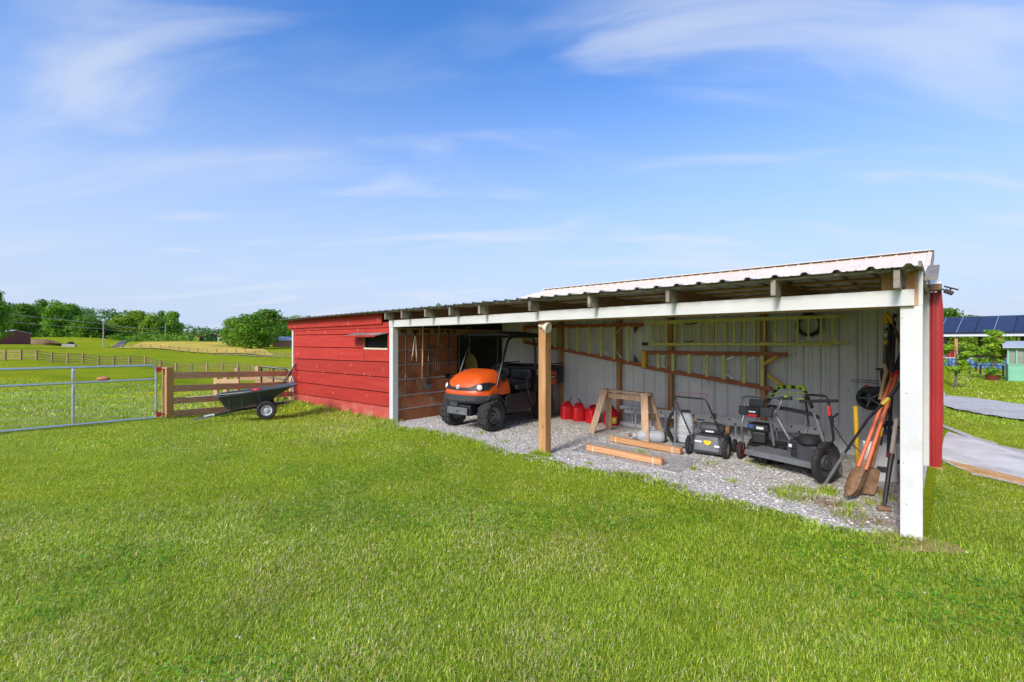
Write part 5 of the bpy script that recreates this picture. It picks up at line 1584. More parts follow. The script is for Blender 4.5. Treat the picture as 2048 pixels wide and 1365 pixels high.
# ------------------------------------------------------------ tools hung on the rusty partition
UP_ = UL - 0.06
def pu(px, py, d=0.0):
    return on_u(px, py, UP_ - d)
TG = 'tools hung on the rusty partition'
t = thing('digging_bar', 'long dark bar hung first on the rusty partition beside the white post', 'bar', tuple(pu(812, 720)), TG)
pole('bar', t, [pu(812, 660), pu(811, 790)], 0.017, m_char)
pole('collar', t, [pu(811.5, 750), pu(811.5, 757)], 0.022, m_greysteel)
t = thing('loppers', 'loppers with two pale handles hung on the rusty partition', 'loppers', tuple(pu(830, 700)), TG)
pole('handle', t, [pu(830, 672), pu(825, 712)], 0.012, m_cream); pole('handle', t, [pu(831, 672), pu(833, 712)], 0.012, m_cream)
pole('grip', t, [pu(825, 712), pu(823.5, 722)], 0.018, m_rustiron); pole('grip', t, [pu(833, 712), pu(833.5, 723)], 0.013, m_greywood)
MB().ell(pu(830.5, 668), 0.03, 0.012, 0.05, (NN, D, UP)).build('jaw', m_blackmetal, t, smooth=True)
def hung_blade(t, c, w, h, mat, name='blade', pointed=True):
    pts = []
    for k in range(17):
        a = math.pi * k / 16
        pts.append(c + NN * math.cos(a) * w / 2 - UP * (h * (0.25 + 0.75 * math.sin(a) ** 0.8) if pointed else h * math.sin(a) ** 0.3))
    rgn = [c + NN * w * 0.42 + UP * 0.01, c - NN * w * 0.42 + UP * 0.01]
    poly = [c + NN * w * 0.5 - UP * 0.0] + pts + [c - NN * w * 0.5]
    MB().prism(poly, -D * 0.012).build(name, mat, t, bevel=0.004)
t = thing('round_shovel', 'rusty round-point shovel with wooden handle hung on the partition', 'shovel', tuple(pu(845, 715)), TG)
pole('handle', t, [pu(846, 652), pu(845, 732)], 0.017, m_handle); pole('socket', t, [pu(845, 732), pu(844.5, 758)], 0.02, m_rustiron)
hung_blade(t, pu(843.5, 757, 0.01), 0.27, 0.25, m_rustiron)
t = thing('garden_hoe', 'dark garden hoe hung right of the rusty shovel', 'hoe', tuple(pu(857, 715)), TG)
pole('handle', t, [pu(858.5, 665), pu(857.5, 712)], 0.014, m_char); pole('ferrule', t, [pu(857.3, 712), pu(857, 722)], 0.018, m_greysteel); pole('shank', t, [pu(857, 722), pu(856, 766)], 0.016, m_char)
MB().prism([pu(850, 770, .05), pu(866, 768, .05), pu(863, 776, .05), pu(857, 779, .05), pu(850, 778, .05)], -D * 0.006).build('blade', m_greysteel, t)
t = thing('manure_fork', 'garden fork with bent tines hung on the partition', 'fork', tuple(pu(876, 700)), TG)
pole('handle', t, [pu(878.5, 652), pu(876, 690)], 0.014, m_greywood); pole('shank', t, [pu(876, 690), pu(874.5, 708), pu(872, 715)], [0.012, 0.009, 0.008], m_greysteel)
for k in range(4):
    x = 867 + 3.7 * k
    pole('tine', t, rounded([pu(872, 715), pu(x - 0.5, 717), pu(x + 1.0 + 0.4 * k, 741)], 0.04), 0.006, m_greysteel, 6)
t = thing('long_hoe', 'thin dark hoe hung right of the fork', 'hoe', tuple(pu(897, 710)), TG)
pole('handle', t, [pu(898, 662), pu(896, 722)], 0.013, m_char); pole('shank', t, [pu(896, 722), pu(895.5, 748)], 0.014, m_black)
MB().prism([pu(890, 748, .04), pu(901, 747, .04), pu(900, 757, .04), pu(891, 757, .04)], -D * 0.006).build('blade', m_blackmetal, t)
t = thing('metal_rod', 'thin pale rod hung between the hoe and the khaki scoop', 'rod', tuple(pu(918, 700)), TG)
pole('rod', t, [pu(919, 670), pu(918, 740)], 0.009, m_greysteel)
t = thing('grain_scoop', 'khaki plastic scoop shovel hung behind the orange vehicle', 'scoop', tuple(pu(939, 700)), TG)
pole('handle', t, [pu(939, 668), pu(938.5, 712)], 0.017, m_scoop); 
for a, b in (((939, 668), (934, 655)), ((939, 668), (943, 655)), ((934, 655), (943, 655))):
    pole('grip', t, [pu(*a), pu(*b)], 0.012, m_scoop)
rg = []
cS = pu(940, 708, 0.0)
for tt, w, dp in ((0, 0.05, 0.0), (0.05, 0.20, 0.03), (0.15, 0.33, 0.06), (0.35, 0.40, 0.07), (0.55, 0.42, 0.05)):
    rg.append([cS - UP * tt + NN * a * w / 2 - D * (dp * (a * a) - dp * 0.2) for a in (-1, -.6, -.2, .2, .6, 1)] + [cS - UP * tt + NN * a * w / 2 - D * (dp * (a * a) - dp * 0.2 + 0.008) for a in (1, .6, .2, -.2, -.6, -1)])
MB().loft(rg).build('scoop_blade', m_scoop, t, smooth=True)
# dark clips along the tool board
for px in (800, 806, 824, 830, 846, 853, 868, 880, 892, 905):
    p_ = on_u(px + 4, 663 + (px - 800) * 0.005, UL - 0.045)
    MB().box(p_, 0.03, 0.016, 0.026, (NN, D, UP)).build('tool_clip', m_black, shed, bevel=0.004)
# ------------------------------------------------------------ pasture gate
G0 = Vector((-7.72, 9.92, 0)); GD = -NN
GLn = 4.4
gate = thing('pasture_gate', 'galvanised tube gate with wire mesh at the lawn edge', 'gate', tuple(G0))
def gp_(s, z):
    return G0 + GD * s + UP * (z + gz(*(G0 + GD * s).xy) * 0.0)
MB().tube(rounded([gp_(0.03, 0.10), gp_(0.03, 1.17), gp_(GLn, 1.19), gp_(GLn, 0.07), gp_(0.03, 0.04)], 0.14, 6)[:-1] + [gp_(0.03, 0.04)], 0.024, 10).build('frame_tube', m_galvpipe, gate, smooth=True)
MB().tube([gp_(0.03, 0.05), gp_(0.03, 0.2)], 0.024, 10).build('frame_tube', m_galvpipe, gate, smooth=True)
MB().tube([gp_(0.03, 0.87), gp_(GLn, 0.88)], 0.022, 10).build('middle_tube', m_galvpipe, gate, smooth=True)
for s in (1.33, 2.8):
    for a, b in ((0.05, 0.87), (0.89, 1.17)):
        n_ = 7
        MB().tube([gp_(s, a + (b - a) * i / n_) for i in range(n_ + 1)], [0.014 if i in (0, n_) else 0.03 for i in range(n_ + 1)], 8).build('brace', m_galvpipe, gate, smooth=True)
s = 0.18
while s < GLn - 0.05:
    MB().tube([gp_(s, 0.05), gp_(s, 0.87)], 0.0026, 4, caps=False).build('vertical_wire', m_wire, gate)
    s += 0.153
for z in (0.14, 0.24, 0.36, 0.49, 0.62, 0.75):
    MB().tube([gp_(0.04, z), gp_(GLn, z)], 0.0026, 4, caps=False).build('horizontal_wire', m_wire, gate)
for z, k in ((1.08, 0), (0.10, 1)):
    h = MB().box(gp_(-0.01, z), 0.045, 0.03, 0.05, (NN, D, UP)).build('hinge', m_redsteel, gate, bevel=0.008)
    MB().tube([gp_(-0.05, z), gp_(-0.14, z)], 0.014, 8).build('hinge_pin', m_redsteel, h)

# ------------------------------------------------------------ board fence between gate and shed
FA = Vector((-7.60, 10.07, 0)); FB = S(UE + 0.13, 0.0, 0)
fdir = (FB - FA); fdir.z = 0; flen = fdir.length; fdir.normalize()
bf = thing('board_fence', 'brown four-board fence joining the gate post to the red shed', 'fence', tuple(FA))
fs_ = Vector((-fdir.y, fdir.x, 0))
po = MB().box(FA + UP * 0.46, 0.075, 0.06, 0.66, (fdir, fs_, UP)).build('post', m_post_new, bf, bevel=0.006)
MB().box(FA - fs_ * -0.08 - fdir * 0.02 + UP * 0.52, 0.06, 0.018, 0.60, (fdir, fs_, UP)).build('post_board', m_fence, bf, bevel=0.004)
MB().box(FB - fdir * 0.06 + UP * 0.25, 0.05, 0.05, 0.62, (fdir, fs_, UP)).build('post', m_fence, bf, bevel=0.006)
toward = -fs_ if (-fs_).y < 0 else fs_
for zl0, zr0 in ((0.935, 0.765), (0.64, 0.46), (0.37, 0.18), (0.08, -0.10)):
    a = FA + fdir * 0.06 + toward * 0.0 + UP * zl0
    b = FB - fdir * 0.02 + UP * zr0
    MB().bar(a + toward * 0.02, b + toward * 0.075, 0.03, 0.145).build('board', m_fence, bf, bevel=0.003)
# second low board fence behind it
F2 = thing('inner_fence', 'short weathered board fence standing behind the dump cart', 'fence', tuple(foot(500, 15)))
for px, y0, y1 in ((474, 737, 800), (515, 734, 800), (433, 752, 800), (452, 752, 800)):
    p = foot(px, 15.0)
    zt = on_y(px, y0, 15.0).z
    MB().box(Vector((p.x, p.y, (p.z + zt) / 2)), 0.06, 0.06, (zt - p.z) / 2 + 0.02).build('post', m_fence, F2, bevel=0.006)
for (xa, ya), (xb, yb) in (((428, 763), (478, 763)), ((510, 766), (576, 765)), ((428, 791), (560, 783)), ((480, 757), (578, 758))):
    MB().bar(on_y(xa, ya, 14.88), on_y(xb, yb, 14.88), 0.03, 0.13).build('board', m_fence, F2, bevel=0.003)
# black tubular rack
rk = thing('tube_rack', 'black bent-tube rack standing behind the board fence', 'rack', tuple(foot(550, 14.2)))
pz = lambda x, y: on_y(x, y, 14.2)
gzr = foot(550, 14.2).z
def down(p):
    return Vector((p.x, p.y, gzr))
MB().tube(rounded([down(pz(523, 780)), pz(523, 733), pz(572, 739), pz(580, 748), down(pz(580, 780))], 0.07), 0.028, 8).build('hoop', m_blackmetal, rk, smooth=True)
MB().tube([pz(547, 736), down(pz(547, 780))], 0.02, 7).build('upright', m_blackmetal, rk)
MB().tube([pz(535, 755), pz(576, 760)], 0.02, 7).build('cross_tube', m_blackmetal, rk)

# ------------------------------------------------------------ dump cart
ct = thing('dump_cart', 'black plastic dump cart with grey-hubbed wheels by the fence', 'cart', (-5.6, 10.2, 0))
ca = Vector((-0.88, -0.475, 0)).normalized()         # towards its tow bar
cl = Vector((0.475, -0.88, 0)).normalized()          # towards the camera
wn = on_z(533, 839)
AM = wn - cl * 0.36                                   # axle middle on the ground
def K(a, l, z):
    return AM + ca * a + cl * l + UP * z
for l in (0.36, -0.36):
    wheel(ct, K(0, l, 0.195), cl * (1 if l > 0 else -1), 0.195, 0.12, m_tyre, M('cart_rim', (0.50, 0.51, 0.52), (0.6, 0.61, 0.62), rough=0.45), tread=0.004, bore=0.58, seg=36)
MB().tube([K(0, -0.36, 0.195), K(0, 0.36, 0.195)], 0.014, 8).build('axle', m_greysteel, ct)
def tubring(pts):
    return [K(*p) for p in pts]
def rect(a0, a1, hw, z0, z1, r=0.07, n=4):
    out = []
    for (ca_, cl_, t0) in ((a1 - r, hw - r, 0), (a0 + r, hw - r, 90), (a0 + r, -hw + r, 180), (a1 - r, -hw + r, 270)):
        for k in range(n + 1):
            t = math.radians(t0 + 90 * k / n)
            aa = ca_ + r * math.cos(t); ll = cl_ + r * math.sin(t)
            f = (aa - a0) / (a1 - a0)
            out.append((aa, ll, z0 + (z1 - z0) * f))
    return out
# a0 = rear (high), a1 = front (low)
o1 = rect(-0.05, 0.74, 0.26, 0.36, 0.22)
o2 = rect(-0.22, 0.81, 0.30, 0.50, 0.36)
o3 = rect(-0.24, 0.82, 0.31, 0.51, 0.37)
o4 = rect(-0.55, 0.90, 0.36, 0.70, 0.51)
o5 = rect(-0.60, 0.95, 0.40, 0.70, 0.515, r=0.10)
o6 = rect(-0.60, 0.95, 0.40, 0.725, 0.545, r=0.10)
i1 = rect(-0.53, 0.88, 0.345, 0.72, 0.54)
i2 = rect(-0.05, 0.72, 0.25, 0.38, 0.245)
MB().loft([tubring(x) for x in (o1, o2, o3, o4, o5, o6, i1, i2)]).build('tub', m_tub, ct, smooth=True)
for a in (0.12, 0.45, 0.68):
    MB().bar(K(a, 0.278, 0.36 - 0.16 * (a + 0.1)), K(a + 0.02, 0.345, 0.60 - 0.10 * (a + 0.1)), 0.025, 0.012, cl).build('tub_rib', m_tub, ct)
MB().bar(K(-0.35, 0.0, 0.30), K(0.55, 0.0, 0.19), 0.05, 0.05).build('frame', m_blackmetal, ct)
MB().bar(K(0.50, 0.0, 0.20), K(1.10, 0.0, 0.09), 0.045, 0.045).build('tow_bar', m_blackmetal, ct)
MB().bar(K(1.0, 0.0, 0.105), K(1.35, 0.0, 0.045), 0.06, 0.03).build('tow_tongue', m_greysteel, ct)
MB().bar(K(0.98, 0.012, 0.125), K(1.16, 0.012, 0.095), 0.035, 0.05).build('tongue_label', m_whiteplastic, ct)
for l in (0.2, -0.2):
    MB().bar(K(0.02, l * 1.5, 0.20), K(-0.05, l, 0.36), 0.04, 0.02).build('axle_strut', m_greysteel, ct)
# rod and red thing lying in the tub
rd = thing('rake_rod', 'long pale rod lying in the dump cart and sticking out', 'rod', tuple(K(0.5, 0, 0.55)))
pole('rod', rd, [on_y(373, 795, 9.75), on_y(440, 790, 9.85), on_y(512, 783, 10.0)], 0.011, m_greywood)
rd = MB().ell(on_y(513, 780, 10.1), 0.11, 0.06, 0.035)
tag(rd.build('red_scoop', m_redcan, None, smooth=True), 'red plastic scoop lying in the dump cart', 'scoop')
# leaning tools at the shed corner
bpz = thing('black_poles', 'black bent-handle pole pair leaning on the shed corner trim', 'poles', tuple(on_y(564, 770, 12.6)))
pole('pole', bpz, [foot(548, 12.4) + UP * 0.0, on_y(566, 765, 12.7), on_y(592, 726, 12.95)], 0.016, m_blackmetal)
pole('pole', bpz, [foot(552, 12.5) + UP * 0.0, on_y(570, 765, 12.75), on_y(592, 730, 12.95)], 0.014, m_blackmetal)
rf = thing('red_fork', 'stall fork with red and white handle leaning on the shed corner', 'fork', tuple(foot(572, 12.4)))
pole('upper_handle', rf, [on_y(591, 734, 12.85), on_y(584, 752, 12.78)], 0.02, m_redsteel)
pole('handle', rf, [on_y(584, 752, 12.78), on_y(577, 774, 12.7)], 0.018, m_cream)
pole('lower_handle', rf, [on_y(577, 774, 12.7), on_y(572, 793, 12.6)], 0.02, m_redsteel)
for k in range(8):
    a = -1 + 2 * k / 7
    pole('tine', rf, rounded([on_y(571.5, 794, 12.6), on_y(571 + a * 6, 799, 12.58), on_y(571 + a * 7.5 + 0.5, 826, 12.45)], 0.04), 0.006, m_black, 5)

# ------------------------------------------------------------ far board fence across the pasture
ff = thing('pasture_fence', 'long weathered board fence crossing the pasture beyond the gate', 'fence', tuple(foot(57, 54)))
fps = []
pxs = list(range(-330, 700, 31))
for px in pxs:
    Y = 54 + max(0, (px - 57)) * 0.030 if px > 57 else 54 + (57 - px) * -0.004
    fps.append(foot(px, Y))
post_me = None
for p in fps:
    MB().box(p + UP * 0.55, 0.08, 0.08, 0.72).build('post', m_fence_far, ff)
for a, b in zip(fps, fps[1:]):
    for z in (0.22, 0.52, 0.82, 1.12):
        MB().bar(a + UP * z, b + UP * z, 0.03, 0.11).build('rail', m_fence_far, ff)
# wire fence in front of the stubble
wf = thing('wire_fence', 'low wire fence with wooden posts along the stubble field', 'fence', tuple(foot(300, 112)))
wp = [foot(px, 121 - (px - 225) * 0.055) for px in range(225, 660, 19)]
for p in wp:
    MB().box(p + UP * 0.5, 0.09, 0.09, 0.65).build('post', m_fence_far, wf)
for a, b in zip(wp, wp[1:]):
    for z in (0.35, 0.7, 1.0):
        MB().bar(a + UP * z, b + UP * z, 0.03, 0.05).build('wire', m_fence_far, wf)
pb = foot(207, 22)
pb.z += 0.08
tag(MB().ell(on_y(207, 758, 21.5), 0.28, 0.2, 0.11).build('mineral_block', M('terracotta', (0.42, 0.14, 0.07), (0.5, 0.2, 0.1), rough=0.9, bump=0.5), None, smooth=True), 'reddish mineral block lying in the pasture grass beyond the gate', 'block')
# ------------------------------------------------------------ trees
m_leaf = leaf_mat('tree_leaves', trans=0.3, rnd=0.22)
m_leaf_far = leaf_mat('far_tree_leaves', tint=(0.80, 0.95, 0.95), trans=0.25, rnd=0.2)  # cool tint puts distance haze into the leaf colour
m_leaf_olive = leaf_mat('olive_leaves', tint=(1.35, 1.12, 0.95), trans=0.3, rnd=0.15)
m_leaf_maple = leaf_mat('young_maple_leaves', trans=0.45, rnd=0.05)
m_bark = M('bark', (0.09, 0.07, 0.05), (0.17, 0.14, 0.11), scale=8, rough=0.9, bump=0.6, stretch=(4, 4, 1))

def leaf_cloud(rng, n, blobs, size, base=((0.085, 0.21, 0.014), (0.22, 0.40, 0.03)), flat=0.35):
    """n leaf clumps on the shells of blobs [(centre, radii)], returns V, F, C"""
    vol = np.array([b[1][0] * b[1][1] * b[1][2] for b in blobs]) ** (2 / 3)
    pick = rng.choice(len(blobs), n, p=vol / vol.sum())
    ctr = np.array([b[0] for b in blobs])[pick]
    rad = np.array([b[1] for b in blobs])[pick]
    d = rng.normal(size=(n, 3)); d /= np.linalg.norm(d, axis=1)[:, None]
    rr = rng.uniform(0.55, 1.06, n)[:, None]
    p = ctr + d * rad * rr
    nrm = d * 0.8 + rng.normal(size=(n, 3)) * 0.55 + np.array([0, 0, flat])
    nrm /= np.linalg.norm(nrm, axis=1)[:, None]
    t = np.cross(nrm, rng.normal(size=(n, 3))); t /= np.linalg.norm(t, axis=1)[:, None]
    b = np.cross(nrm, t)
    s = (size * rng.uniform(0.5, 1.25, n))[:, None]
    asp = rng.uniform(0.5, 0.9, n)[:, None]
    V = np.stack([p - t * s, p + b * s * asp * 0.8 + nrm * s * 0.15, p + t * s, p - b * s * asp], 1).reshape(-1, 3)
    Fq = np.arange(n * 4).reshape(n, 4)
    lo, hi = np.array(base[0]), np.array(base[1])
    blobshade = rng.uniform(0, 1, len(blobs))[pick]
    k = np.clip(0.45 * blobshade + 0.55 * rng.uniform(0, 1, n), 0, 1)[:, None]
    c = lo + (hi - lo) * k
    C = np.repeat(c, 4, axis=0)
    return V, Fq, C
def blobs_for(rng, h, w, n, shape='round', base=0.12):
    out = []
    for i in range(n):
        f = rng.uniform(base, 0.97)
        if shape == 'round':
            env = math.sin(math.pi * min(1, max(0.0, (f - base * 0.4) / (1.04 - base * 0.4))) ** 0.8) ** 0.6
        elif shape == 'tall':
            env = 0.55 + 0.45 * math.sin(math.pi * f ** 0.9)
            if f > 0.85: env *= 0.6
        else:
            env = (1 - f) ** 0.6 + 0.12
        a = rng.uniform(0, 2 * math.pi)
        r = w * 0.5 * env * rng.uniform(0.25, 0.80)
        sz = w * rng.uniform(0.12, 0.21) * (1.0 if shape != 'open' else 0.7)
        out.append(((r * math.cos(a), r * math.sin(a), h * f * 0.93), (sz, sz, sz * rng.uniform(0.6, 0.9))))
    return out
def tree_proto(seed, h, w, n_blob, n_leaf, size, shape='round', base=0.12, mat=None, trunk=True, colors=((0.085, 0.21, 0.014), (0.22, 0.40, 0.03))):
    rng = np.random.default_rng(seed)
    bl = blobs_for(rng, h, w, n_blob, shape, base)
    V, Fq, C = leaf_cloud(rng, n_leaf, bl, size, colors)
    root = bpy.data.objects.new('tree', None)
    col.objects.link(root)
    cr = np_mesh('crown', V, Fq, mat or m_leaf, C)
    cr.parent = root
    tb = MB()
    tb.tube([(0, 0, -0.3), (0.05 * w * 0.1, 0, h * 0.2), (0.02, 0.03, h * 0.5), (0.05, 0.0, h * 0.8)], [w * 0.035, w * 0.028, w * 0.018, w * 0.006], 8)
    for i in range(0, len(bl), max(1, len(bl) // 9)):
        c = Vector(bl[i][0])
        z0 = max(h * 0.15, c.z * 0.6)
        tb.tube([(0, 0, z0), c * 0.5 + Vector((0, 0, (z0 + c.z) / 2 - c.z * 0.5)), c], [w * 0.012, w * 0.008, w * 0.003], 5)
    tk_ = tb.build('trunk', m_bark, root, smooth=True)
    return root
protos = [tree_proto(1, 16, 11, 60, 5200, 0.42, 'tall'), tree_proto(2, 15, 12, 60, 5200, 0.42, 'round'), tree_proto(3, 17, 10, 46, 3600, 0.42, 'open' if False else 'tall', 0.2), tree_proto(4, 14, 13, 64, 5200, 0.42, 'round', 0.06)]
used_proto = set()
def put_tree(k, px, Y, top_y, label, width=None, mat=None, group=None, name='tree', rot=None):
    p = foot(px, Y)
    zt = CAMZ + (682.5 - top_y) / F * Y
    hgt = zt - p.z
    base_h = (16, 15, 17, 14)[k]; base_w = (11, 12, 10, 13)[k]
    if k in used_proto:
        o = copy_tree(protos[k])
    else:
        o = protos[k]; used_proto.add(k)
    o.name = name
    o.location = p
    s = hgt / base_h
    sw_ = (width / base_w) if width else s
    o.scale = (sw_, sw_, s)
    o.rotation_euler = (0, 0, random.uniform(0, 6.28) if rot is None else rot)
    o['label'] = label
    o['category'] = 'tree'
    if group: o['group'] = group
    elif 'group' in o: del o['group']
    if mat:
        for c in o.children:
            if c.name.startswith('crown'):
                c.material_slots[0].link = 'OBJECT'
                c.material_slots[0].material = mat
    return o
WG = 'wood edge trees left of the pasture'
# (proto, px, Y, top y, width m)
row = [(0, -75, 205, 598, 12), (1, -40, 190, 606, 13), (3, -12, 215, 602, 13), (0, 22, 222, 608, 12), (1, 52, 205, 606, 12), (2, 86, 214, 596, 10), (0, 117, 205, 597, 12), (1, 143, 212, 606, 11), (3, 166, 204, 632, 11), (1, 190, 212, 640, 11), (0, 212, 214, 648, 10)]
names = ['farthest left broadleaf tree of the wood edge, cut by the frame', 'dense dark tree at the left frame edge above the maroon building', 'broad tree right above the white roof of the maroon building', 'rounded mid-green tree right of the maroon building roof', 'leafy tree standing above the brown dirt mound', 'tall thin-topped tree with a tuft above the wood edge', 'tallest full tree of the wood edge, right of the tufted one', 'dark tree just right of the tallest wood edge tree', 'bright low tree at the foot of the wood', 'shady tree just left of the nearest utility pole', 'low tree just behind the nearest utility pole']
for (k, px, Y, ty, w), lab in zip(row, names):
    put_tree(k, px, Y, ty, lab, w, group=WG)
put_tree(3, 246, 222, 629, 'olive-tinted bushy tree right of the nearest utility pole', 13, m_leaf_olive, WG)
put_tree(1, 275, 226, 620, 'tall olive-tinted tree behind the far end of the farm road', 13, m_leaf_olive, WG)
put_tree(0, 303, 226, 626, 'olive tree left of the second utility pole', 12, m_leaf_olive, WG)
put_tree(2, 322, 236, 619, 'slim open-crowned tree behind the second utility pole', 7, None, WG)
put_tree(1, 345, 232, 621, 'big round tree right of the second utility pole', 10.5, None, WG)
put_tree(2, -14, 95, 571, 'nearer sparse tree leaning into the frame at the far left', 6.5, None, None)
# lone trees by the stubble field
put_tree(3, 505, 130, 625, 'large round shade tree standing alone beside the stubble field', 13.5, None, 'shade trees by the stubble field')
put_tree(1, 536, 146, 617, 'dark round tree behind the lone shade tree to its right', 12, None, 'shade trees by the stubble field')
put_tree(3, 466, 150, 634, 'lower tree behind the lone shade tree to its left', 8, None, 'shade trees by the stubble field')
put_tree(1, 562, 175, 632, 'tree behind the white-roofed building', 11, None, 'shade trees by the stubble field')
put_tree(0, 590, 190, 628, 'treetop showing over the left end of the shed roof', 11, None, 'shade trees by the stubble field')
put_tree(2, 618, 200, 630, 'second treetop showing over the red shed fascia', 9, None, 'shade trees by the stubble field')
put_tree(2, 878, 100, 603, 'tip of a tree just showing above the shed roof', 3.0, None, None)
# right side, beyond the pool house
put_tree(1, 1886, 150, 615, 'broad tree beyond the pool house next to the barn corner', 13, None, 'trees beyond the pool house')
put_tree(3, 1925, 160, 628, 'lower tree beyond the middle of the solar roof', 12, None, 'trees beyond the pool house')
put_tree(0, 1962, 170, 629, 'farthest right tree beyond the solar roof', 11, None, 'trees beyond the pool house')
for i, px in enumerate((1884, 1915, 1948, 1982, 2016, 2050)):
    put_tree((1, 3)[i % 2], px, 72 + i, 648 + (i % 3) * 4, ('leftmost', 'second', 'third', 'fourth', 'fifth', 'rightmost')[i] + ' green bush seen through the lattice under the solar roof', 5.5, m_leaf_olive, 'bushes behind the pool house', 'bush')

# the wooded hill far behind: one mass
def far_wood():
    rng = np.random.default_rng(5)
    blobs = []
    for i in range(420):
        px = rng.uniform(-500, 700); Y = rng.uniform(330, 560)
        p = foot(px, Y)
        top = np.interp(px, [-500, 0, 150, 200, 300, 360, 400, 470, 600, 700], [600, 604, 612, 613, 622, 640, 654, 660, 650, 655])
        zt = CAMZ + (682.5 - top - rng.uniform(0, 9)) / F * Y
        hgt = min(max(6, zt - p.z), 40)
        for q in range(3):
            r = rng.uniform(3.5, 6)
            blobs.append(((p.x + rng.normal() * 3, p.y + rng.normal() * 3, p.z + hgt - r * (0.8 + q * 1.3)), (r, r, r * 0.85)))
    for i in range(160):
        px = rng.uniform(-500, 720); Y = rng.uniform(240, 330)
        p = foot(px, Y)
        r = rng.uniform(3, 4.5)
        blobs.append(((p.x, p.y, p.z + r * 0.7), (r, r, r)))
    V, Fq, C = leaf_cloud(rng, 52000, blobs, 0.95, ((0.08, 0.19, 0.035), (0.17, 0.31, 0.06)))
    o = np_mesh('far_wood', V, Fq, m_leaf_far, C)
    o['kind'] = 'stuff'
    tag(o, 'wooded hillside far behind the stubble field', 'woods')
    # distant tree line round the right side
    blobs = []
    for i in range(260):
        px = rng.uniform(700, 2700); Y = rng.uniform(260, 420)
        p = foot(px, Y); r = rng.uniform(3, 6)
        blobs.append(((p.x, p.y, p.z + r), (r, r, r * 0.9)))
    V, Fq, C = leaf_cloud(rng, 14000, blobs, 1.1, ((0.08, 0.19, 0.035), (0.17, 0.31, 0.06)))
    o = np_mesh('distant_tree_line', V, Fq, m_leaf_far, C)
    o['kind'] = 'stuff'
    tag(o, 'distant line of trees along the horizon beyond the pool house', 'woods')
far_wood()
# undergrowth at the foot of the wood
def undergrowth():
    rng = np.random.default_rng(8)
    blobs = []
    for i in range(150):
        px = rng.uniform(-120, 365); Y = 208 + rng.uniform(-6, 14)
        p = foot(px, Y); r = rng.uniform(1.2, 2.8)
        blobs.append(((p.x, p.y, p.z + r * 0.6), (r * 1.3, r * 1.3, r)))
    V, Fq, C = leaf_cloud(rng, 9000, blobs, 0.45)
    o = np_mesh('undergrowth', V, Fq, m_leaf, C); o['kind'] = 'stuff'
    tag(o, 'shrubby undergrowth along the foot of the wood', 'undergrowth')
undergrowth()

# ------------------------------------------------------------ far buildings and poles on the left
def gable(name, lab, c, ax, L, Wd, h, rise, mat_w, mat_r, over=0.3, cat='building', loc=None, opening=None):
    ax = Vector(ax).normalized(); sd_ = Vector((-ax.y, ax.x, 0)); c = Vector(c)
    t = thing(name, lab, cat, tuple(c))
    for s_, tag_ in ((1, 'wall'), (-1, 'wall')):
        MB().box(c + sd_ * s_ * (Wd / 2 - 0.05) + UP * (h / 2 - 0.3), L / 2, 0.05, h / 2 + 0.3, (ax, sd_, UP)).build('wall', mat_w, t)
        MB().prism([c + ax * s_ * L / 2 + sd_ * (Wd / 2 - 0.1) - UP * 0.6, c + ax * s_ * L / 2 - sd_ * (Wd / 2 - 0.1) - UP * 0.6, c + ax * s_ * L / 2 - sd_ * (Wd / 2 - 0.1) + UP * h, c + ax * s_ * L / 2 + UP * (h + rise - 0.08), c + ax * s_ * L / 2 + sd_ * (Wd / 2 - 0.1) + UP * h], ax * -0.1 * s_).build('end_wall', mat_w, t)
        e = ax * (L / 2 + over)
        a0 = c + sd_ * s_ * (Wd / 2 + over) + UP * (h - rise * over / (Wd / 2)); r0 = c + UP * (h + rise)
        MB().prism([a0 - e, a0 + e, r0 + e, r0 - e], UP * 0.10).build('roof', mat_r, t)
    return t
m_maroon = M('maroon_metal', (0.15, 0.022, 0.022), (0.19, 0.03, 0.03), rough=0.5)
m_whiteroof = M('white_metal_roof', (0.62, 0.64, 0.66), (0.72, 0.73, 0.75), scale=0.5, rough=0.4)
m_redroof = M('red_metal_roof', (0.40, 0.03, 0.035), (0.46, 0.05, 0.05), scale=0.5, rough=0.45)
m_brick = M('brick_wall', (0.28, 0.15, 0.10), (0.38, 0.23, 0.17), scale=3, rough=0.9)
p = foot(-30, 131)
mbn = gable('maroon_barn', 'maroon metal building with white roof at the left frame edge', p + UP * 0.1, (1, 0.05, 0), 16.5, 9, 3.0, 0.9, m_maroon, m_whiteroof, 0.25)
MB().box(p + Vector((8.28, -4.47, 1.4)), 0.09, 0.06, 1.6).build('corner_trim', m_white, mbn)
p = foot(432, 262)
rb = gable('red_roof_barn', 'far red-roofed barn beyond the stubble field', p + UP * 0.1, (0.25, -1, 0), 10, 13, 2.3, 1.7, m_dark, m_redroof, 0.5, 'barn')
p = foot(445, 235)
wb = gable('white_garage', 'tiny white garage with a dark opening beside the red-roofed barn', p + UP * 0.05, (0.1, -1, 0), 4, 2.6, 1.7, 0.25, m_white, m_whiteroof, 0.1)
MB().box(p + Vector((0.15, -2.06, 0.85)), 0.95, 0.02, 0.6).build('doorway', m_dark, wb)
p = foot(585, 150)
hb = gable('white_roof_house', 'low brick building with white metal roof beside the red shed end', p + UP * 0.1, (1, 0.35, 0), 11, 5, 2.1, 1.0, m_brick, m_whiteroof, 0.4, 'house')
p = foot(556, 148)
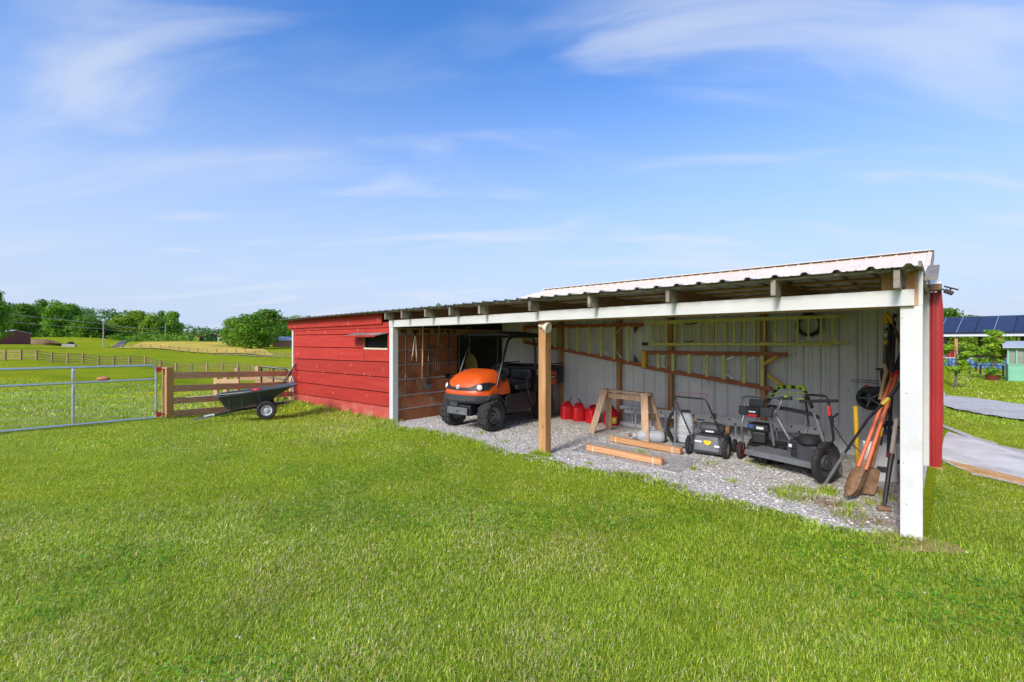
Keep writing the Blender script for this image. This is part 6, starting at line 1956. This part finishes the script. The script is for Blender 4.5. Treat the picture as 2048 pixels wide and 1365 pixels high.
# dirt mound
dm = MB()
rng_ = np.random.default_rng(3)
c = foot(70, 150)
rgs = []
for i in range(9):
    th = math.pi / 2 * i / 8
    rgs.append([c + Vector((math.cos(a) * math.cos(th) * 7.5 * (1 + 0.15 * math.sin(3 * a + i)), math.sin(a) * math.cos(th) * 5 * (1 + 0.15 * math.sin(2 * a)), math.sin(th) * 1.9 - 0.3 + 0.15 * math.sin(5 * a + i * 2))) for a in [2 * math.pi * k / 28 for k in range(28)]])
dm.loft(rgs)
tag(dm.build('dirt_mound', m_dirt, None, smooth=True), 'brown dirt mound between the maroon building and the wood', 'dirt mound')
# stone culvert with dark arch
cu = foot(140, 119)
cv = thing('culvert', 'grey stone culvert with a dark arch in the green field', 'culvert', tuple(cu))
m_stone = M('grey_stone', (0.26, 0.25, 0.23), (0.40, 0.39, 0.37), scale=4, rough=0.9)
for i in range(7):
    MB().box(cu + Vector((-1.5 + i * 0.5, -0.2, 0.32 + 0.05 * (i % 2))), 0.24, 0.3, 0.36).build('stone', m_stone, cv, bevel=0.04)
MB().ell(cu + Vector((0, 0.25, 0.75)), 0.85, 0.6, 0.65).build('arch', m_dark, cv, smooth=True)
# utility poles
m_pole = M('grey_pole', (0.34, 0.31, 0.27), (0.44, 0.41, 0.37), scale=3, rough=0.9)
def upole(px, Y, top_y, lab, arm=False):
    p = foot(px, Y)
    zt = CAMZ + (682.5 - top_y) / F * Y
    t = thing('utility_pole', lab, 'utility pole', tuple(p), 'utility poles along the farm road')
    MB().tube([p - UP * 0.4, Vector((p.x, p.y, zt))], [0.19, 0.14], 8).build('pole', m_pole, t, smooth=True)
    if arm:
        MB().bar(Vector((p.x - 1.0, p.y, zt - 0.7)), Vector((p.x + 1.0, p.y, zt - 0.7)), 0.14, 0.14).build('cross_arm', m_pole, t)
        MB().lathe(Vector((p.x + 0.35, p.y - 0.2, zt - 2.0)), UP, [(0.25, 0), (0.28, 0.1), (0.28, 0.8), (0.2, 0.9)], 10).build('transformer', m_greysteel, t, smooth=True)
    else:
        MB().lathe(Vector((p.x, p.y, zt)), UP, [(0.06, 0), (0.09, 0.08), (0.05, 0.2)], 8).build('insulator', m_greysteel, t)
    return Vector((p.x, p.y, zt))
T1 = upole(207, 148, 642, 'nearest utility pole beside the farm road')
T2 = upole(331, 218, 647, 'second utility pole at the edge of the stubble field')
T3 = upole(371, 290, 663, 'farther utility pole carrying a cross arm and transformer', True)
T4 = upole(396, 320, 657, 'thin utility pole behind the one with the transformer')
T0 = Vector((-150, 118, 11.5))
T5 = Vector((-88, 380, 9))
def wire(pts, lab, r=0.045):
    path = []
    for a, b in zip(pts, pts[1:]):
        for i in range(9):
            f_ = i / 8
            path.append(a.lerp(b, f_) - UP * 1.6 * 4 * f_ * (1 - f_) * ((b - a).length / 120))
    tag(MB().tube(path, r, 5).build('power_line', m_wire, None), lab, 'power line', 'power lines over the pasture')
wire([T0, T1 - UP * 0.9, T2 - UP * 1.9], 'upper power line from the left frame edge to the poles', 0.06)
wire([T0 - UP * 2.6, T1 - UP * 2.6, T2 - UP * 3.6], 'lower power line from the left frame edge to the poles', 0.045)
wire([T2 - UP * 1.9, T3 - UP * 0.6, T5], 'far stretch of power line beyond the second pole', 0.06)

# ------------------------------------------------------------ right side: pool house, pool, green shed, saplings
E = Vector((0.6, -0.8, 0)); G = Vector((0.8, 0.6, 0))
A0 = Vector((38.6, 41.0, 0))
gA = -0.3
def H(s, g, z):
    return A0 + E * s + G * g + UP * z
ph = thing('pool_house', 'open pool house with dark solar panels on its roof', 'pool house', tuple(H(2, 1.5, gA)))
m_solar = M('solar_panel', (0.025, 0.035, 0.075), (0.035, 0.048, 0.095), scale=3, rough=0.25, stretch=(1, 1, 1), rnd=0.12)
m_roofdark = M('dark_shingle', (0.03, 0.035, 0.05), (0.05, 0.055, 0.07), scale=6, rough=0.7)
s0, s1 = -7.0, 13.0
zE, zR, gR = 2.30, 3.95, 3.4
rs = (G * gR + UP * (zR - zE)).normalized(); rn = E.cross(rs).normalized()
if rn.z < 0: rn = -rn
rl = math.hypot(gR, zR - zE)
MB().prism([H(s0, 0, zE), H(s1, 0, zE), H(s1, gR, zR), H(s0, gR, zR)], -UP * 0.12).build('roof', m_roofdark, ph)
MB().prism([H(s0, gR, zR), H(s1, gR, zR), H(s1, 2 * gR, zE), H(s0, 2 * gR, zE)], -UP * 0.12).build('roof', m_roofdark, ph)
s = s0 + 0.1
i = 0
while s < s1 - 1.1:
    c = H(s + 0.56, 0, zE) + rs * (rl * 0.5) + rn * 0.05
    MB().box(c, 0.535, rl * 0.43, 0.025, (E, rs, rn)).build('solar_panel', m_solar, ph)
    MB().box(H(s + 1.125, 0, zE) + rs * (rl * 0.5) + rn * 0.06, 0.018, rl * 0.44, 0.02, (E, rs, rn)).build('panel_bar', m_alu if i in (5, 6, 8) else m_blackmetal, ph)
    s += 1.13
    i += 1
MB().prism([H(s0, -0.12, zE - 0.20), H(s1, -0.12, zE - 0.20), H(s1, -0.12, zE - 0.02), H(s0, -0.12, zE - 0.02)], G * 0.1).build('gutter', m_white, ph)
s = s0 + 0.2
i = 0
while s < s1:
    MB().box(H(s, 0.25, (zE + gA) / 2 - 0.15), 0.10, 0.10, (zE - gA) / 2 - 0.0, (E, G, UP)).build('post', m_wood_z, ph, bevel=0.01)
    MB().box(H(s + 1.0, 4.2, (zE + gA) / 2 - 0.15), 0.12, 0.10, (zE - gA) / 2, (E, G, UP)).build('rear_post', m_brown, ph)
    s += 2.6
s = s0
while s < s1:
    MB().box(H(s, 4.5, 1.1), 0.015, 0.015, 1.2, (E, G, UP)).build('lattice_bar', m_black, ph)
    s += 0.22
for z in (0.3, 0.7, 1.1, 1.5, 1.9, 2.2):
    MB().box(H((s0 + s1) / 2, 4.5, z), (s1 - s0) / 2, 0.013, 0.013, (E, G, UP)).build('lattice_rail', m_black, ph)
MB().box(H(2, 4.7, 0.25), 10.0, 0.05, 0.55, (E, G, UP)).build('rear_knee_wall', m_brick, ph)
MB().box(H(2, 2.2, gA - 0.1), 10.0, 2.6, 0.12, (E, G, UP)).build('deck', m_brick, ph)
MB().box(H(-0.6, 2.8, 0.9), 0.55, 0.3, 1.2, (E, G, UP)).build('chimney_block', m_stone, ph)
for k, (s_, lab) in enumerate(((0.5, 'red-cushioned patio chair nearest the barn corner under the solar roof'), (5.4, 'red-cushioned patio chair behind the larger sapling'))):
    t = thing('patio_chair', lab, 'chair', tuple(H(s_, 1.4, gA)))
    MB().box(H(s_, 1.4, gA + 0.45), 0.35, 0.32, 0.08, (E, G, UP)).build('seat', m_redcan, t, bevel=0.03)
    MB().box(H(s_, 1.72, gA + 0.8), 0.35, 0.07, 0.32, (E, G, UP)).build('backrest', m_redcan, t, bevel=0.03)
    for x in (-0.3, 0.3):
        for y in (-0.27, 0.27):
            MB().tube([H(s_ + x, 1.4 + y, gA), H(s_ + x, 1.4 + y, gA + 0.4)], 0.025, 6).build('leg', m_brown, t)
# pool: raised wall with blue tile band and white coping
pw = thing('swimming_pool', 'raised swimming pool wall with blue tiles and pale coping', 'pool', tuple(H(2, -6, gA)))
m_tile = M('blue_tile', (0.03, 0.12, 0.42), (0.22, 0.40, 0.66), scale=9, rough=0.3, lo=0.46, hi=0.54)
MB().box(H(2, -7.2, 0.02), 9.0, 0.2, 0.34, (E, G, UP)).build('tiled_wall', m_tile, pw)
MB().box(H(2, -7.2, 0.40), 9.1, 0.28, 0.04, (E, G, UP)).build('coping', m_white, pw, bevel=0.01)
MB().box(H(2, -4.2, 0.30), 9.0, 2.8, 0.05, (E, G, UP)).build('water', M('pool_water', (0.02, 0.20, 0.30), rough=0.05), pw)
# pool railing
pf = thing('pool_railing', 'black picket railing in front of the swimming pool', 'railing', tuple(H(0, -8, gA)))
s = -6.0
while s < 8.5:
    MB().box(H(s, -7.75, 0.33), 0.012, 0.012, 0.62, (E, G, UP)).build('picket', m_black, pf)
    s += 0.2
for z in (0.08, 0.92):
    MB().box(H(1.2, -7.75, z), 7.3, 0.015, 0.02, (E, G, UP)).build('rail', m_black, pf)
# low garden rail
gr = thing('garden_rail', 'low black garden rail on thin posts behind the saplings', 'railing', tuple(foot(1920, 27)))
ra, rb_ = foot(1860, 30.5), foot(2030, 26.5)
prev = None
for i in range(9):
    p = ra.lerp(rb_, i / 8); p.z = gz(p.x, p.y)
    MB().box(p + UP * 0.26, 0.03, 0.03, 0.34).build('post', m_black, gr)
    if prev:
        MB().bar(prev + UP * 0.6, p + UP * 0.6, 0.05, 0.04).build('rail', m_black, gr)
    prev = p
for dx in (0.35, 2.6, 4.0):
    p = ra + Vector((dx, 0.9, 0)); p.z = gz(p.x, p.y)
    MB().box(p + UP * 0.26, 0.03, 0.03, 0.34).build('post', m_black, gr)
# green potting shed
gs_ = thing('potting_shed', 'small mint green potting shed with windows at the right frame edge', 'shed', tuple(foot(2030, 23)))
m_mint = M('mint_paint', (0.16, 0.42, 0.27), (0.20, 0.48, 0.31), scale=4, rough=0.6)
m_glassy = M('window_glass', (0.22, 0.24, 0.22), (0.32, 0.33, 0.30), scale=2, rough=0.12)
c0_ = foot(2016, 23.6)
gx = Vector((0.72, -0.69, 0)).normalized(); gy = Vector((0.69, 0.72, 0)).normalized()
def Q(a, b, z):
    return c0_ + gx * a + gy * b + UP * z
MB().prism([Q(0, 0, -0.1), Q(2.4, 0, -0.1), Q(2.4, 1.6, -0.1), Q(0, 1.6, -0.1)], UP * 0.95).build('lower_wall', m_mint, gs_)
for k in range(3):
    MB().prism([Q(0.03 + k * 0.8, -0.025, 0.02), Q(0.78 + k * 0.8, -0.025, 0.02), Q(0.78 + k * 0.8, -0.025, 0.80), Q(0.03 + k * 0.8, -0.025, 0.80)], gy * 0.022).build('wall_panel', m_mint, gs_, bevel=0.005)
MB().prism([Q(-0.03, -0.03, 0.85), Q(2.43, -0.03, 0.85), Q(2.43, 1.63, 0.85), Q(-0.03, 1.63, 0.85)], UP * 0.05).build('sill', m_mint, gs_)
MB().prism([Q(0.04, 0.05, 0.9), Q(2.36, 0.05, 0.9), Q(2.36, 1.55, 0.9), Q(0.04, 1.55, 0.9)], UP * 0.80).build('glazing', m_glassy, gs_)
for k in range(9):
    MB().box(Q(k * 0.3, 0.0, 1.3), 0.035, 0.035, 0.42, (gx, gy, UP)).build('mullion', m_mint, gs_)
MB().prism([Q(-0.03, -0.02, 1.68), Q(2.43, -0.02, 1.68), Q(2.43, 1.6, 1.68), Q(-0.03, 1.6, 1.68)], UP * 0.07).build('top_plate', m_mint, gs_)
m_greyroof = M('grey_metal_roof', (0.34, 0.38, 0.43), (0.42, 0.46, 0.50), scale=1.5, rough=0.45)
MB().prism([Q(-0.2, -0.25, 1.72), Q(2.7, -0.25, 1.72), Q(2.7, 0.85, 2.04), Q(-0.2, 0.85, 2.04)], UP * 0.04).build('roof', m_greyroof, gs_)
MB().prism([Q(-0.2, 0.85, 2.04), Q(2.7, 0.85, 2.04), Q(2.7, 1.9, 1.72), Q(-0.2, 1.9, 1.72)], UP * 0.04).build('roof', m_greyroof, gs_)
MB().prism([Q(-0.9, -0.35, -0.12), Q(2.6, -0.35, -0.12), Q(2.6, 1.7, -0.12), Q(-0.9, 1.7, -0.12)], UP * 0.10).build('base_slab', m_concrete, gs_)
pt_ = thing('planter', 'dark red planter with a small shrub beside the mint green shed', 'planter', tuple(Q(-0.55, 0.2, 0)))
MB().lathe(Q(-0.55, 0.2, -0.02), UP, [(0.22, 0), (0.30, 0.28), (0.32, 0.30), (0.27, 0.30), (0.25, 0.22)], 14).build('pot', M('dark_red_pot', (0.20, 0.04, 0.03), rough=0.6), pt_, smooth=True)
V, Fq, C = leaf_cloud(np.random.default_rng(4), 160, [((0, 0, 0.5), (0.3, 0.3, 0.2))], 0.09)
so = np_mesh('shrub', V, Fq, m_leaf, C); so.parent = pt_

def sapling(px, base_y, Y, top_y, wpx, seed, lab):
    p = foot(px, Y)
    h = CAMZ + (682.5 - top_y) / F * Y - p.z
    w = wpx / F * Y
    t = thing('sapling', lab, 'tree', tuple(p), 'maple saplings on the right lawn')
    rng = np.random.default_rng(seed)
    tb = MB()
    tb.tube([p - UP * 0.1, p + Vector((0.02, 0, h * 0.3)), p + Vector((0.05, 0, h * 0.55)), p + Vector((0.0, 0, h * 0.92))], [0.05, 0.045, 0.03, 0.008], 8)
    bl = []
    for i in range(26):
        f_ = rng.uniform(0.36, 0.97)
        env = (1.15 - f_) ** 0.7 if seed == 2 else (0.55 + 0.45 * math.sin(math.pi * (f_ - 0.3)))
        a = rng.uniform(0, 6.28); r = w * 0.5 * env * rng.uniform(0.3, 1.0)
        c = Vector((r * math.cos(a), r * math.sin(a), h * f_))
        sz = w * rng.uniform(0.09, 0.16)
        bl.append((tuple(c), (sz, sz, sz * 0.6)))
        if i % 3 == 0:
            tb.tube([p + Vector((0.03, 0, h * f_ * 0.7)), p + c], [0.015, 0.005], 5)
    tb.build('trunk', m_bark, t, smooth=True)
    V, Fq, C = leaf_cloud(rng, 1500, bl, 0.085, ((0.20, 0.38, 0.02), (0.40, 0.58, 0.04)), flat=0.8)
    o = np_mesh('crown', V, Fq, m_leaf_maple, C)
    o.parent = t
sapling(1911, 777, 20.3, 683, 56, 1, 'small bright maple sapling nearest the barn corner')
sapling(1986, 760, 24.4, 659, 62, 2, 'taller bright maple sapling beside the mint green shed')
# ------------------------------------------------------------ lawn grass, flowers, stones
m_blade = leaf_mat('grass_blades', trans=0.35, rough=0.5, rnd=0.0)
def uv_of(X, Y):
    return D.x * (X - P0.x) + D.y * (Y - P0.y), NN.x * (X - P0.x) + NN.y * (Y - P0.y)
def vnoise(X, Y, s, seed=0):
    """cheap smooth value noise"""
    rng = np.random.default_rng(seed)
    tab = rng.uniform(0, 1, (64, 64))
    x = X * s + 31.7; y = Y * s + 17.3
    xi = np.floor(x).astype(int); yi = np.floor(y).astype(int)
    fx = x - xi; fy = y - yi
    fx = fx * fx * (3 - 2 * fx); fy = fy * fy * (3 - 2 * fy)
    g = lambda a, b: tab[a % 64, b % 64]
    return (g(xi, yi) * (1 - fx) + g(xi + 1, yi) * fx) * (1 - fy) + (g(xi, yi + 1) * (1 - fx) + g(xi + 1, yi + 1) * fx) * fy
def allowed(X, Y, margin=0.0):
    u, v = uv_of(X, Y)
    gf = -0.16 - 0.10 * np.sin(u * 1.7 + 0.6) - 0.06 * np.sin(u * 4.3) - 0.04 * np.sin(u * 11.0 + 1) + 0.13 * np.maximum(0.0, 1 - u / 1.2)
    lim = np.where(u < 8.17, gf + 0.03, -0.05)
    front = (v < lim + margin + 0.10 * (vnoise(X, Y, 6.0, 3) - 0.55))
    beyond = (u > 13.5) | (u < -0.12)
    inside_barn = (v > 3.2) & (u > -0.15)
    ok = (front | beyond) & ~inside_barn
    # keep off apron and path
    def inpoly(P):
        c = np.zeros(len(X), bool)
        n = len(P)
        for i in range(n):
            x1, y1 = P[i]; x2, y2 = P[(i + 1) % n]
            cond = ((y1 > Y) != (y2 > Y)) & (X < (x2 - x1) * (Y - y1) / (y2 - y1 + 1e-12) + x1)
            c ^= cond
        return c
    ok &= ~inpoly([(6.25, 6.9), (6.5, 5.8), (6.85, 4.3), (9.3, 4.6), (8.5, 7.2), (8.7, 9.2)])
    for c_, r_0 in SOIL:
        dd = np.hypot((X - c_.x) / 1.2, Y - c_.y)
        ok &= (dd > r_0 * (0.75 + 0.5 * vnoise(X, Y, 9.0, 5))) | (np.random.default_rng(2).uniform(0, 1, len(X)) < 0.55)
    a = [pxy(1700, 24), pxy(1880, 16.9), pxy(2048, 13.6), pxy(2300, 10.6)]
    b = [pxy(1700, 17.5), pxy(1880, 12.9), pxy(2048, 10.6), pxy(2300, 8.3)]
    ok &= ~inpoly(a + b[::-1])
    return ok
PAL = np.array([(0.13, 0.25, 0.008), (0.19, 0.31, 0.010), (0.25, 0.35, 0.014), (0.34, 0.38, 0.04), (0.52, 0.47, 0.16), (0.09, 0.20, 0.010)]) * np.array([1.80, 1.68, 3.0])
def blades(rng, X, Y, length, width, seg2=True, yellow=1.0):
    n = len(X)
    Z = np.concatenate([height(X[i:i + 20000], Y[i:i + 20000]) for i in range(0, n, 20000)]) if n else np.zeros(0)
    az = rng.uniform(0, 2 * math.pi, n)
    big = vnoise(X, Y, 0.9, 1)
    lean = rng.uniform(0.35, 1.35, n)
    clump = vnoise(X, Y, 5.5, 47)
    L_ = length * rng.uniform(0.5, 1.3, n) * (0.7 + 0.4 * big + 0.5 * np.clip(clump - 0.55, 0, 1) * 2)
    wd = width * rng.uniform(0.7, 1.3, n)
    dx, dy = np.cos(az), np.sin(az)
    sx, sy_ = -dy, dx
    base = np.stack([X, Y, Z - 0.004], 1)
    h1 = L_ * 0.55; r1 = L_ * 0.30 * lean
    h2 = L_ * np.clip(1.0 - 0.42 * lean, 0.25, 1); r2 = L_ * 0.85 * lean
    mid = base + np.stack([dx * r1, dy * r1, h1], 1)
    tip = base + np.stack([dx * r2, dy * r2, h2], 1)
    sv = np.stack([sx * wd / 2, sy_ * wd / 2, np.zeros(n)], 1)
    # colours by patch
    p2 = vnoise(X, Y, 0.45, 7); p3 = vnoise(X, Y, 2.2, 9)
    dry = np.clip((p2 * 0.6 + p3 * 0.5 - 0.48) * 1.5, 0, 0.75) * yellow
    r = rng.uniform(0, 1, n)
    idx = np.where(r < 0.05 + 0.20 * dry, 4, np.where(r < 0.24 + 0.55 * dry, 3, np.where(r < 0.55, 2, np.where(r < 0.80, 1, np.where(r < 0.93, 0, 5)))))
    idx = np.where((idx == 4) & (rng.uniform(0, 1, n) > 0.35 + dry), 2, idx)
    patch = 0.80 + 0.26 * vnoise(X, Y, 1.7, 41) + 0.20 * vnoise(X, Y, 4.5, 43)
    c = PAL[idx] * (rng.uniform(0.78, 1.18, n) * patch)[:, None]
    if seg2:
        V = np.stack([base - sv, base + sv, mid + sv * 0.75, mid - sv * 0.75, tip], 1).reshape(-1, 3)
        i0 = np.arange(n)[:, None] * 5
        T = np.concatenate([i0 + [0, 1, 2], i0 + [0, 2, 3], i0 + [3, 2, 4]], 0)
        C = np.repeat(c, 5, axis=0)
    else:
        V = np.stack([base - sv, base + sv, tip], 1).reshape(-1, 3)
        T = np.arange(n)[:, None] * 3 + np.array([0, 1, 2])
        C = np.repeat(c, 3, axis=0)
    return V, T, C
def scatter(rng, x0, x1, y0, y1, dens):
    n = int((x1 - x0) * (y1 - y0) * dens)
    return rng.uniform(x0, x1, n), rng.uniform(y0, y1, n)
def wedge(X, Y, m=1.35):
    return np.abs(X) < (Y + 0.8) * 1.125 * m
rng = np.random.default_rng(21)
parts_ = []
def zone(x0, x1, y0, y1, dens, length, width, seg2, pred=None, yellow=1.0):
    X, Y = scatter(rng, x0, x1, y0, y1, dens)
    k = wedge(X, Y, 1.45) & allowed(X, Y)
    if pred is not None:
        k &= pred(X, Y)
    parts_.append(blades(rng, X[k], Y[k], length, width, seg2, yellow))
zone(-5.2, 6.0, 1.5, 3.2, 15000, 0.040, 0.0030, True)
zone(-7.5, 8.0, 3.2, 4.8, 9500, 0.040, 0.0039, True)
zone(-9.5, 11.0, 4.8, 7.2, 5500, 0.042, 0.0054, False)
zone(-13, 14.0, 7.2, 10.2, 2800, 0.046, 0.0085, False)
zone(-17.0, 20.0, 10.2, 15.0, 520, 0.075, 0.022, False, lambda X, Y: (X < -3) | (X > 6))
# pasture beyond the gate, longer
zone(-34, -4, 11.0, 24, 170, 0.10, 0.030, False, None, 0.3)
zone(8, 34, 15.0, 30, 90, 0.07, 0.04, False)
# taller clumps along posts and the gravel edge
def tufts(pts, n, spread, length, width=0.006, col_y=0.4):
    xs, ys = [], []
    for (a, b) in pts:
        xs.append(a + rng.normal(0, spread, n)); ys.append(b + rng.normal(0, spread, n))
    X = np.concatenate(xs); Y = np.concatenate(ys)
    parts_.append(blades(rng, X, Y, length, width, True, col_y))
edge = []
for u in np.linspace(0.1, 8.1, 34):
    p = S(u, gravel_front(u) - 0.02 + random.uniform(-0.05, 0.05), 0)
    edge.append((p.x, p.y))
tufts(edge, 150, 0.07, 0.075, 0.008)
tufts([tuple(S(UM + du, 0.02, 0).xy) for du in (-0.12, -0.03, 0.06, 0.13)], 70, 0.05, 0.12, 0.007)
tufts([tuple(S(UL + du, -0.10, 0).xy) for du in (-0.1, 0.05, 0.3, 0.7, 1.2, 1.8, 2.5, 3.2, 4.0, 4.7, 5.2)], 110, 0.10, 0.12, 0.009)
tufts([tuple(S(x, -0.02, 0).xy) for x in (-0.06, 0.0, 0.1, 0.17)], 60, 0.05, 0.07, 0.005, 1.0)
tufts([tuple(FA.lerp(FB, f_).xy) for f_ in np.linspace(0, 1, 18)], 60, 0.08, 0.11, 0.012)
# weeds growing through the gravel
weeds = [(1600, 985, .10, 260), (1655, 988, .06, 150), (1560, 990, .08, 120), (1463, 965, .05, 60), (1585, 1000, .08, 90), (1240, 912, .05, 60), (1195, 905, .03, 40), (1282, 905, .06, 80), (1180, 930, .05, 40), (1390, 940, .04, 40), (1500, 925, .05, 50), (1530, 935, .10, 80), (1420, 928, .05, 50), (1700, 1015, .07, 90), (1745, 1010, .05, 40), (960, 868, .06, 50), (905, 870, .07, 60), (1010, 884, .06, 40), (1150, 865, .04, 30), (1245, 948, .05, 40), (1700, 1035, .1, 90), (1775, 1000, .05, 60)]
for px, py, sp, n in weeds:
    p = on_z(px, py)
    tufts([(p.x, p.y)], n, sp, 0.07 if px < 1550 else 0.11, 0.006, 0.5)
Vs, Ts, Cs, off = [], [], [], 0
for V, T, C in parts_:
    Vs.append(V); Ts.append(T + off); Cs.append(C); off += len(V)
lawn = np_mesh('lawn_grass', np.concatenate(Vs), np.concatenate(Ts), m_blade, np.concatenate(Cs))
lawn['kind'] = 'stuff'
tag(lawn, 'short mown green lawn grass in front of the shed', 'grass')

# dry straw on the gravel by the right post
X, Y = [], []
for px, py, n in ((1620, 1000, 260), (1660, 1010, 260), (1700, 1030, 200), (1560, 985, 120), (1760, 1045, 120), (1800, 1082, 160), (1840, 1095, 120), (1210, 945, 90), (1150, 915, 60), (1730, 1050, 120)):
    p = on_z(px, py)
    X.append(p.x + rng.normal(0, 0.11, n)); Y.append(p.y + rng.normal(0, 0.06, n))
X = np.concatenate(X); Y = np.concatenate(Y)
n = len(X); az = rng.uniform(0, 6.28, n); L_ = rng.uniform(0.03, 0.09, n)
dx, dy = np.cos(az), np.sin(az)
b_ = np.stack([X, Y, np.full(n, 0.012)], 1)
V = np.stack([b_ - np.stack([dy, -dx, 0 * dx], 1) * 0.002, b_ + np.stack([dy, -dx, 0 * dx], 1) * 0.002, b_ + np.stack([dx * L_, dy * L_, rng.uniform(0, 0.03, n)], 1)], 1).reshape(-1, 3)
straw = np_mesh('dry_straw', V, np.arange(n * 3).reshape(n, 3), m_blade, np.repeat(np.array([0.42, 0.27, 0.10]) * rng.uniform(0.6, 1.2, n)[:, None], 3, axis=0))
straw['kind'] = 'stuff'
tag(straw, 'dry straw scattered on the gravel by the right post', 'straw')

# clover leaves and white clover heads in the lawn
def discs(X, Y, Z, r, colr, k=6):
    n = len(X)
    th = rng.uniform(0, 6.28, n)
    tilt = rng.normal(0, 0.25, (n, 2))
    a = np.linspace(0, 2 * math.pi, k, endpoint=False)
    px_ = X[:, None] + r[:, None] * np.cos(a + th[:, None]); py_ = Y[:, None] + r[:, None] * np.sin(a + th[:, None])
    pz_ = Z[:, None] + (px_ - X[:, None]) * tilt[:, :1] + (py_ - Y[:, None]) * tilt[:, 1:]
    V = np.stack([px_, py_, pz_], -1).reshape(-1, 3)
    return V, np.arange(n * k).reshape(n, k), np.repeat(colr, k, axis=0)
X, Y = scatter(rng, -4.5, 5.2, 1.5, 7.0, 700)
cl_ = (vnoise(X, Y, 1.3, 15) > 0.60) & wedge(X, Y, 1.15) & allowed(X, Y)
X, Y = X[cl_], Y[cl_]
n = len(X)
V, Fq, C = discs(X, Y, rng.uniform(0.025, 0.05, n), rng.uniform(0.006, 0.012, n), np.array([0.15, 0.34, 0.02]) * rng.uniform(0.7, 1.4, n)[:, None])
cv_ = np_mesh('clover_leaves', V, Fq, m_blade, C); cv_['kind'] = 'stuff'
tag(cv_, 'patches of dark clover leaves in the lawn', 'clover')
def flowers(name, X, Y, z, r, colr, lab, cat):
    n = len(X)
    V, Fq = [], []
    base = np.array([(1, 0, 0), (-1, 0, 0), (0, 1, 0), (0, -1, 0), (0, 0, 1), (0, 0, -0.6)])
    tri = np.array([(0, 2, 4), (2, 1, 4), (1, 3, 4), (3, 0, 4), (2, 0, 5), (1, 2, 5), (3, 1, 5), (0, 3, 5)])
    ctr = np.stack([X, Y, z], 1)
    V = (ctr[:, None, :] + base[None] * r[:, None, None]).reshape(-1, 3)
    Fq = (np.arange(n)[:, None, None] * 6 + tri[None]).reshape(-1, 3)
    C = np.repeat(np.array(colr) * rng.uniform(0.85, 1.1, n)[:, None], 6, axis=0)
    o = np_mesh(name, V, Fq, m_blade, C); o['kind'] = 'stuff'
    tag(o, lab, cat)
X, Y = scatter(rng, -11, 5, 1.8, 10, 4.5)
k = allowed(X, Y) & wedge(X, Y) & (vnoise(X, Y, 0.5, 22) > 0.42)
X, Y = X[k], Y[k]
flowers('clover_flowers', X, Y, height(X, Y) + 0.05, rng.uniform(0.006, 0.011, len(X)), (0.80, 0.74, 0.58), 'white clover heads dotted over the lawn', 'flowers')
X, Y = scatter(rng, -36, -5.5, 11.2, 24, 36)
u_, v_ = uv_of(X, Y)
band = np.exp(-((v_ + 1.0) / 0.5) ** 2) * 0 + np.clip(vnoise(X * 0.5 + Y * 0.2, Y, 0.55, 31) - 0.42, 0, 1) * 2.2
k = (rng.uniform(0, 1, len(X)) < band) & wedge(X, Y) & allowed(X, Y)
X, Y = X[k], Y[k]
flowers('buttercups', X, Y, height(X, Y) + rng.uniform(0.08, 0.16, len(X)), rng.uniform(0.014, 0.026, len(X)), (0.85, 0.74, 0.03), 'yellow buttercups in bands across the near pasture', 'flowers')

# loose stones on the gravel
def stones():
    n = 30000
    u = rng.uniform(0.0, 8.12, n); v = rng.uniform(-0.35, 3.2, n) ** 1.0
    w = np.exp(-np.maximum(v - 0.6, 0) * 0.55) * np.exp(-u * 0.10)
    k = rng.uniform(0, 1, n) < w
    u, v = u[k], v[k]
    gf = np.array([gravel_front(a) for a in u])
    k = v > gf - 0.05
    u, v = u[k], v[k]
    n = len(u)
    X = P0.x + D.x * u + NN.x * v; Y = P0.y + D.y * u + NN.y * v
    r = rng.uniform(0.008, 0.021, n) * np.where(rng.uniform(0, 1, n) > 0.9, 1.4, 1.0)
    base = np.array([(1, 0, 0), (-1, 0, 0), (0, 1, 0), (0, -1, 0), (0, 0, 0.75), (0.6, 0.6, 0.45), (-0.6, 0.5, 0.4), (0.2, -0.7, 0.5)])
    tri = np.array([(0, 5, 7), (5, 4, 7), (0, 2, 5), (2, 6, 5), (5, 6, 4), (2, 1, 6), (1, 3, 6), (6, 3, 7), (6, 7, 4), (3, 0, 7)])
    jit = rng.normal(0, 0.22, (n, 8, 3))
    th = rng.uniform(0, 6.28, n); c, s = np.cos(th), np.sin(th)
    b = base[None] + jit
    bx = b[..., 0] * c[:, None] - b[..., 1] * s[:, None]; by = (b[..., 0] * s[:, None] + b[..., 1] * c[:, None]) 
    V = np.stack([X[:, None] + bx * r[:, None], Y[:, None] + by * r[:, None] * 0.8, 0.002 + b[..., 2] * r[:, None] * 0.8], -1).reshape(-1, 3)
    Fq = (np.arange(n)[:, None, None] * 8 + tri[None]).reshape(-1, 3)
    g = rng.uniform(0.24, 0.72, n)[:, None] * np.array([1.0, 0.975, 0.92]) * (1 + rng.normal(0, 0.03, (n, 3)))
    m = leaf_mat('stone_grey', trans=0.0, rough=0.85, rnd=0.0)
    o = np_mesh('gravel_stones', V, Fq, m, np.repeat(g, 8, axis=0)); o['kind'] = 'stuff'
    tag(o, 'loose grey crushed stones covering the shed floor', 'gravel')
stones()
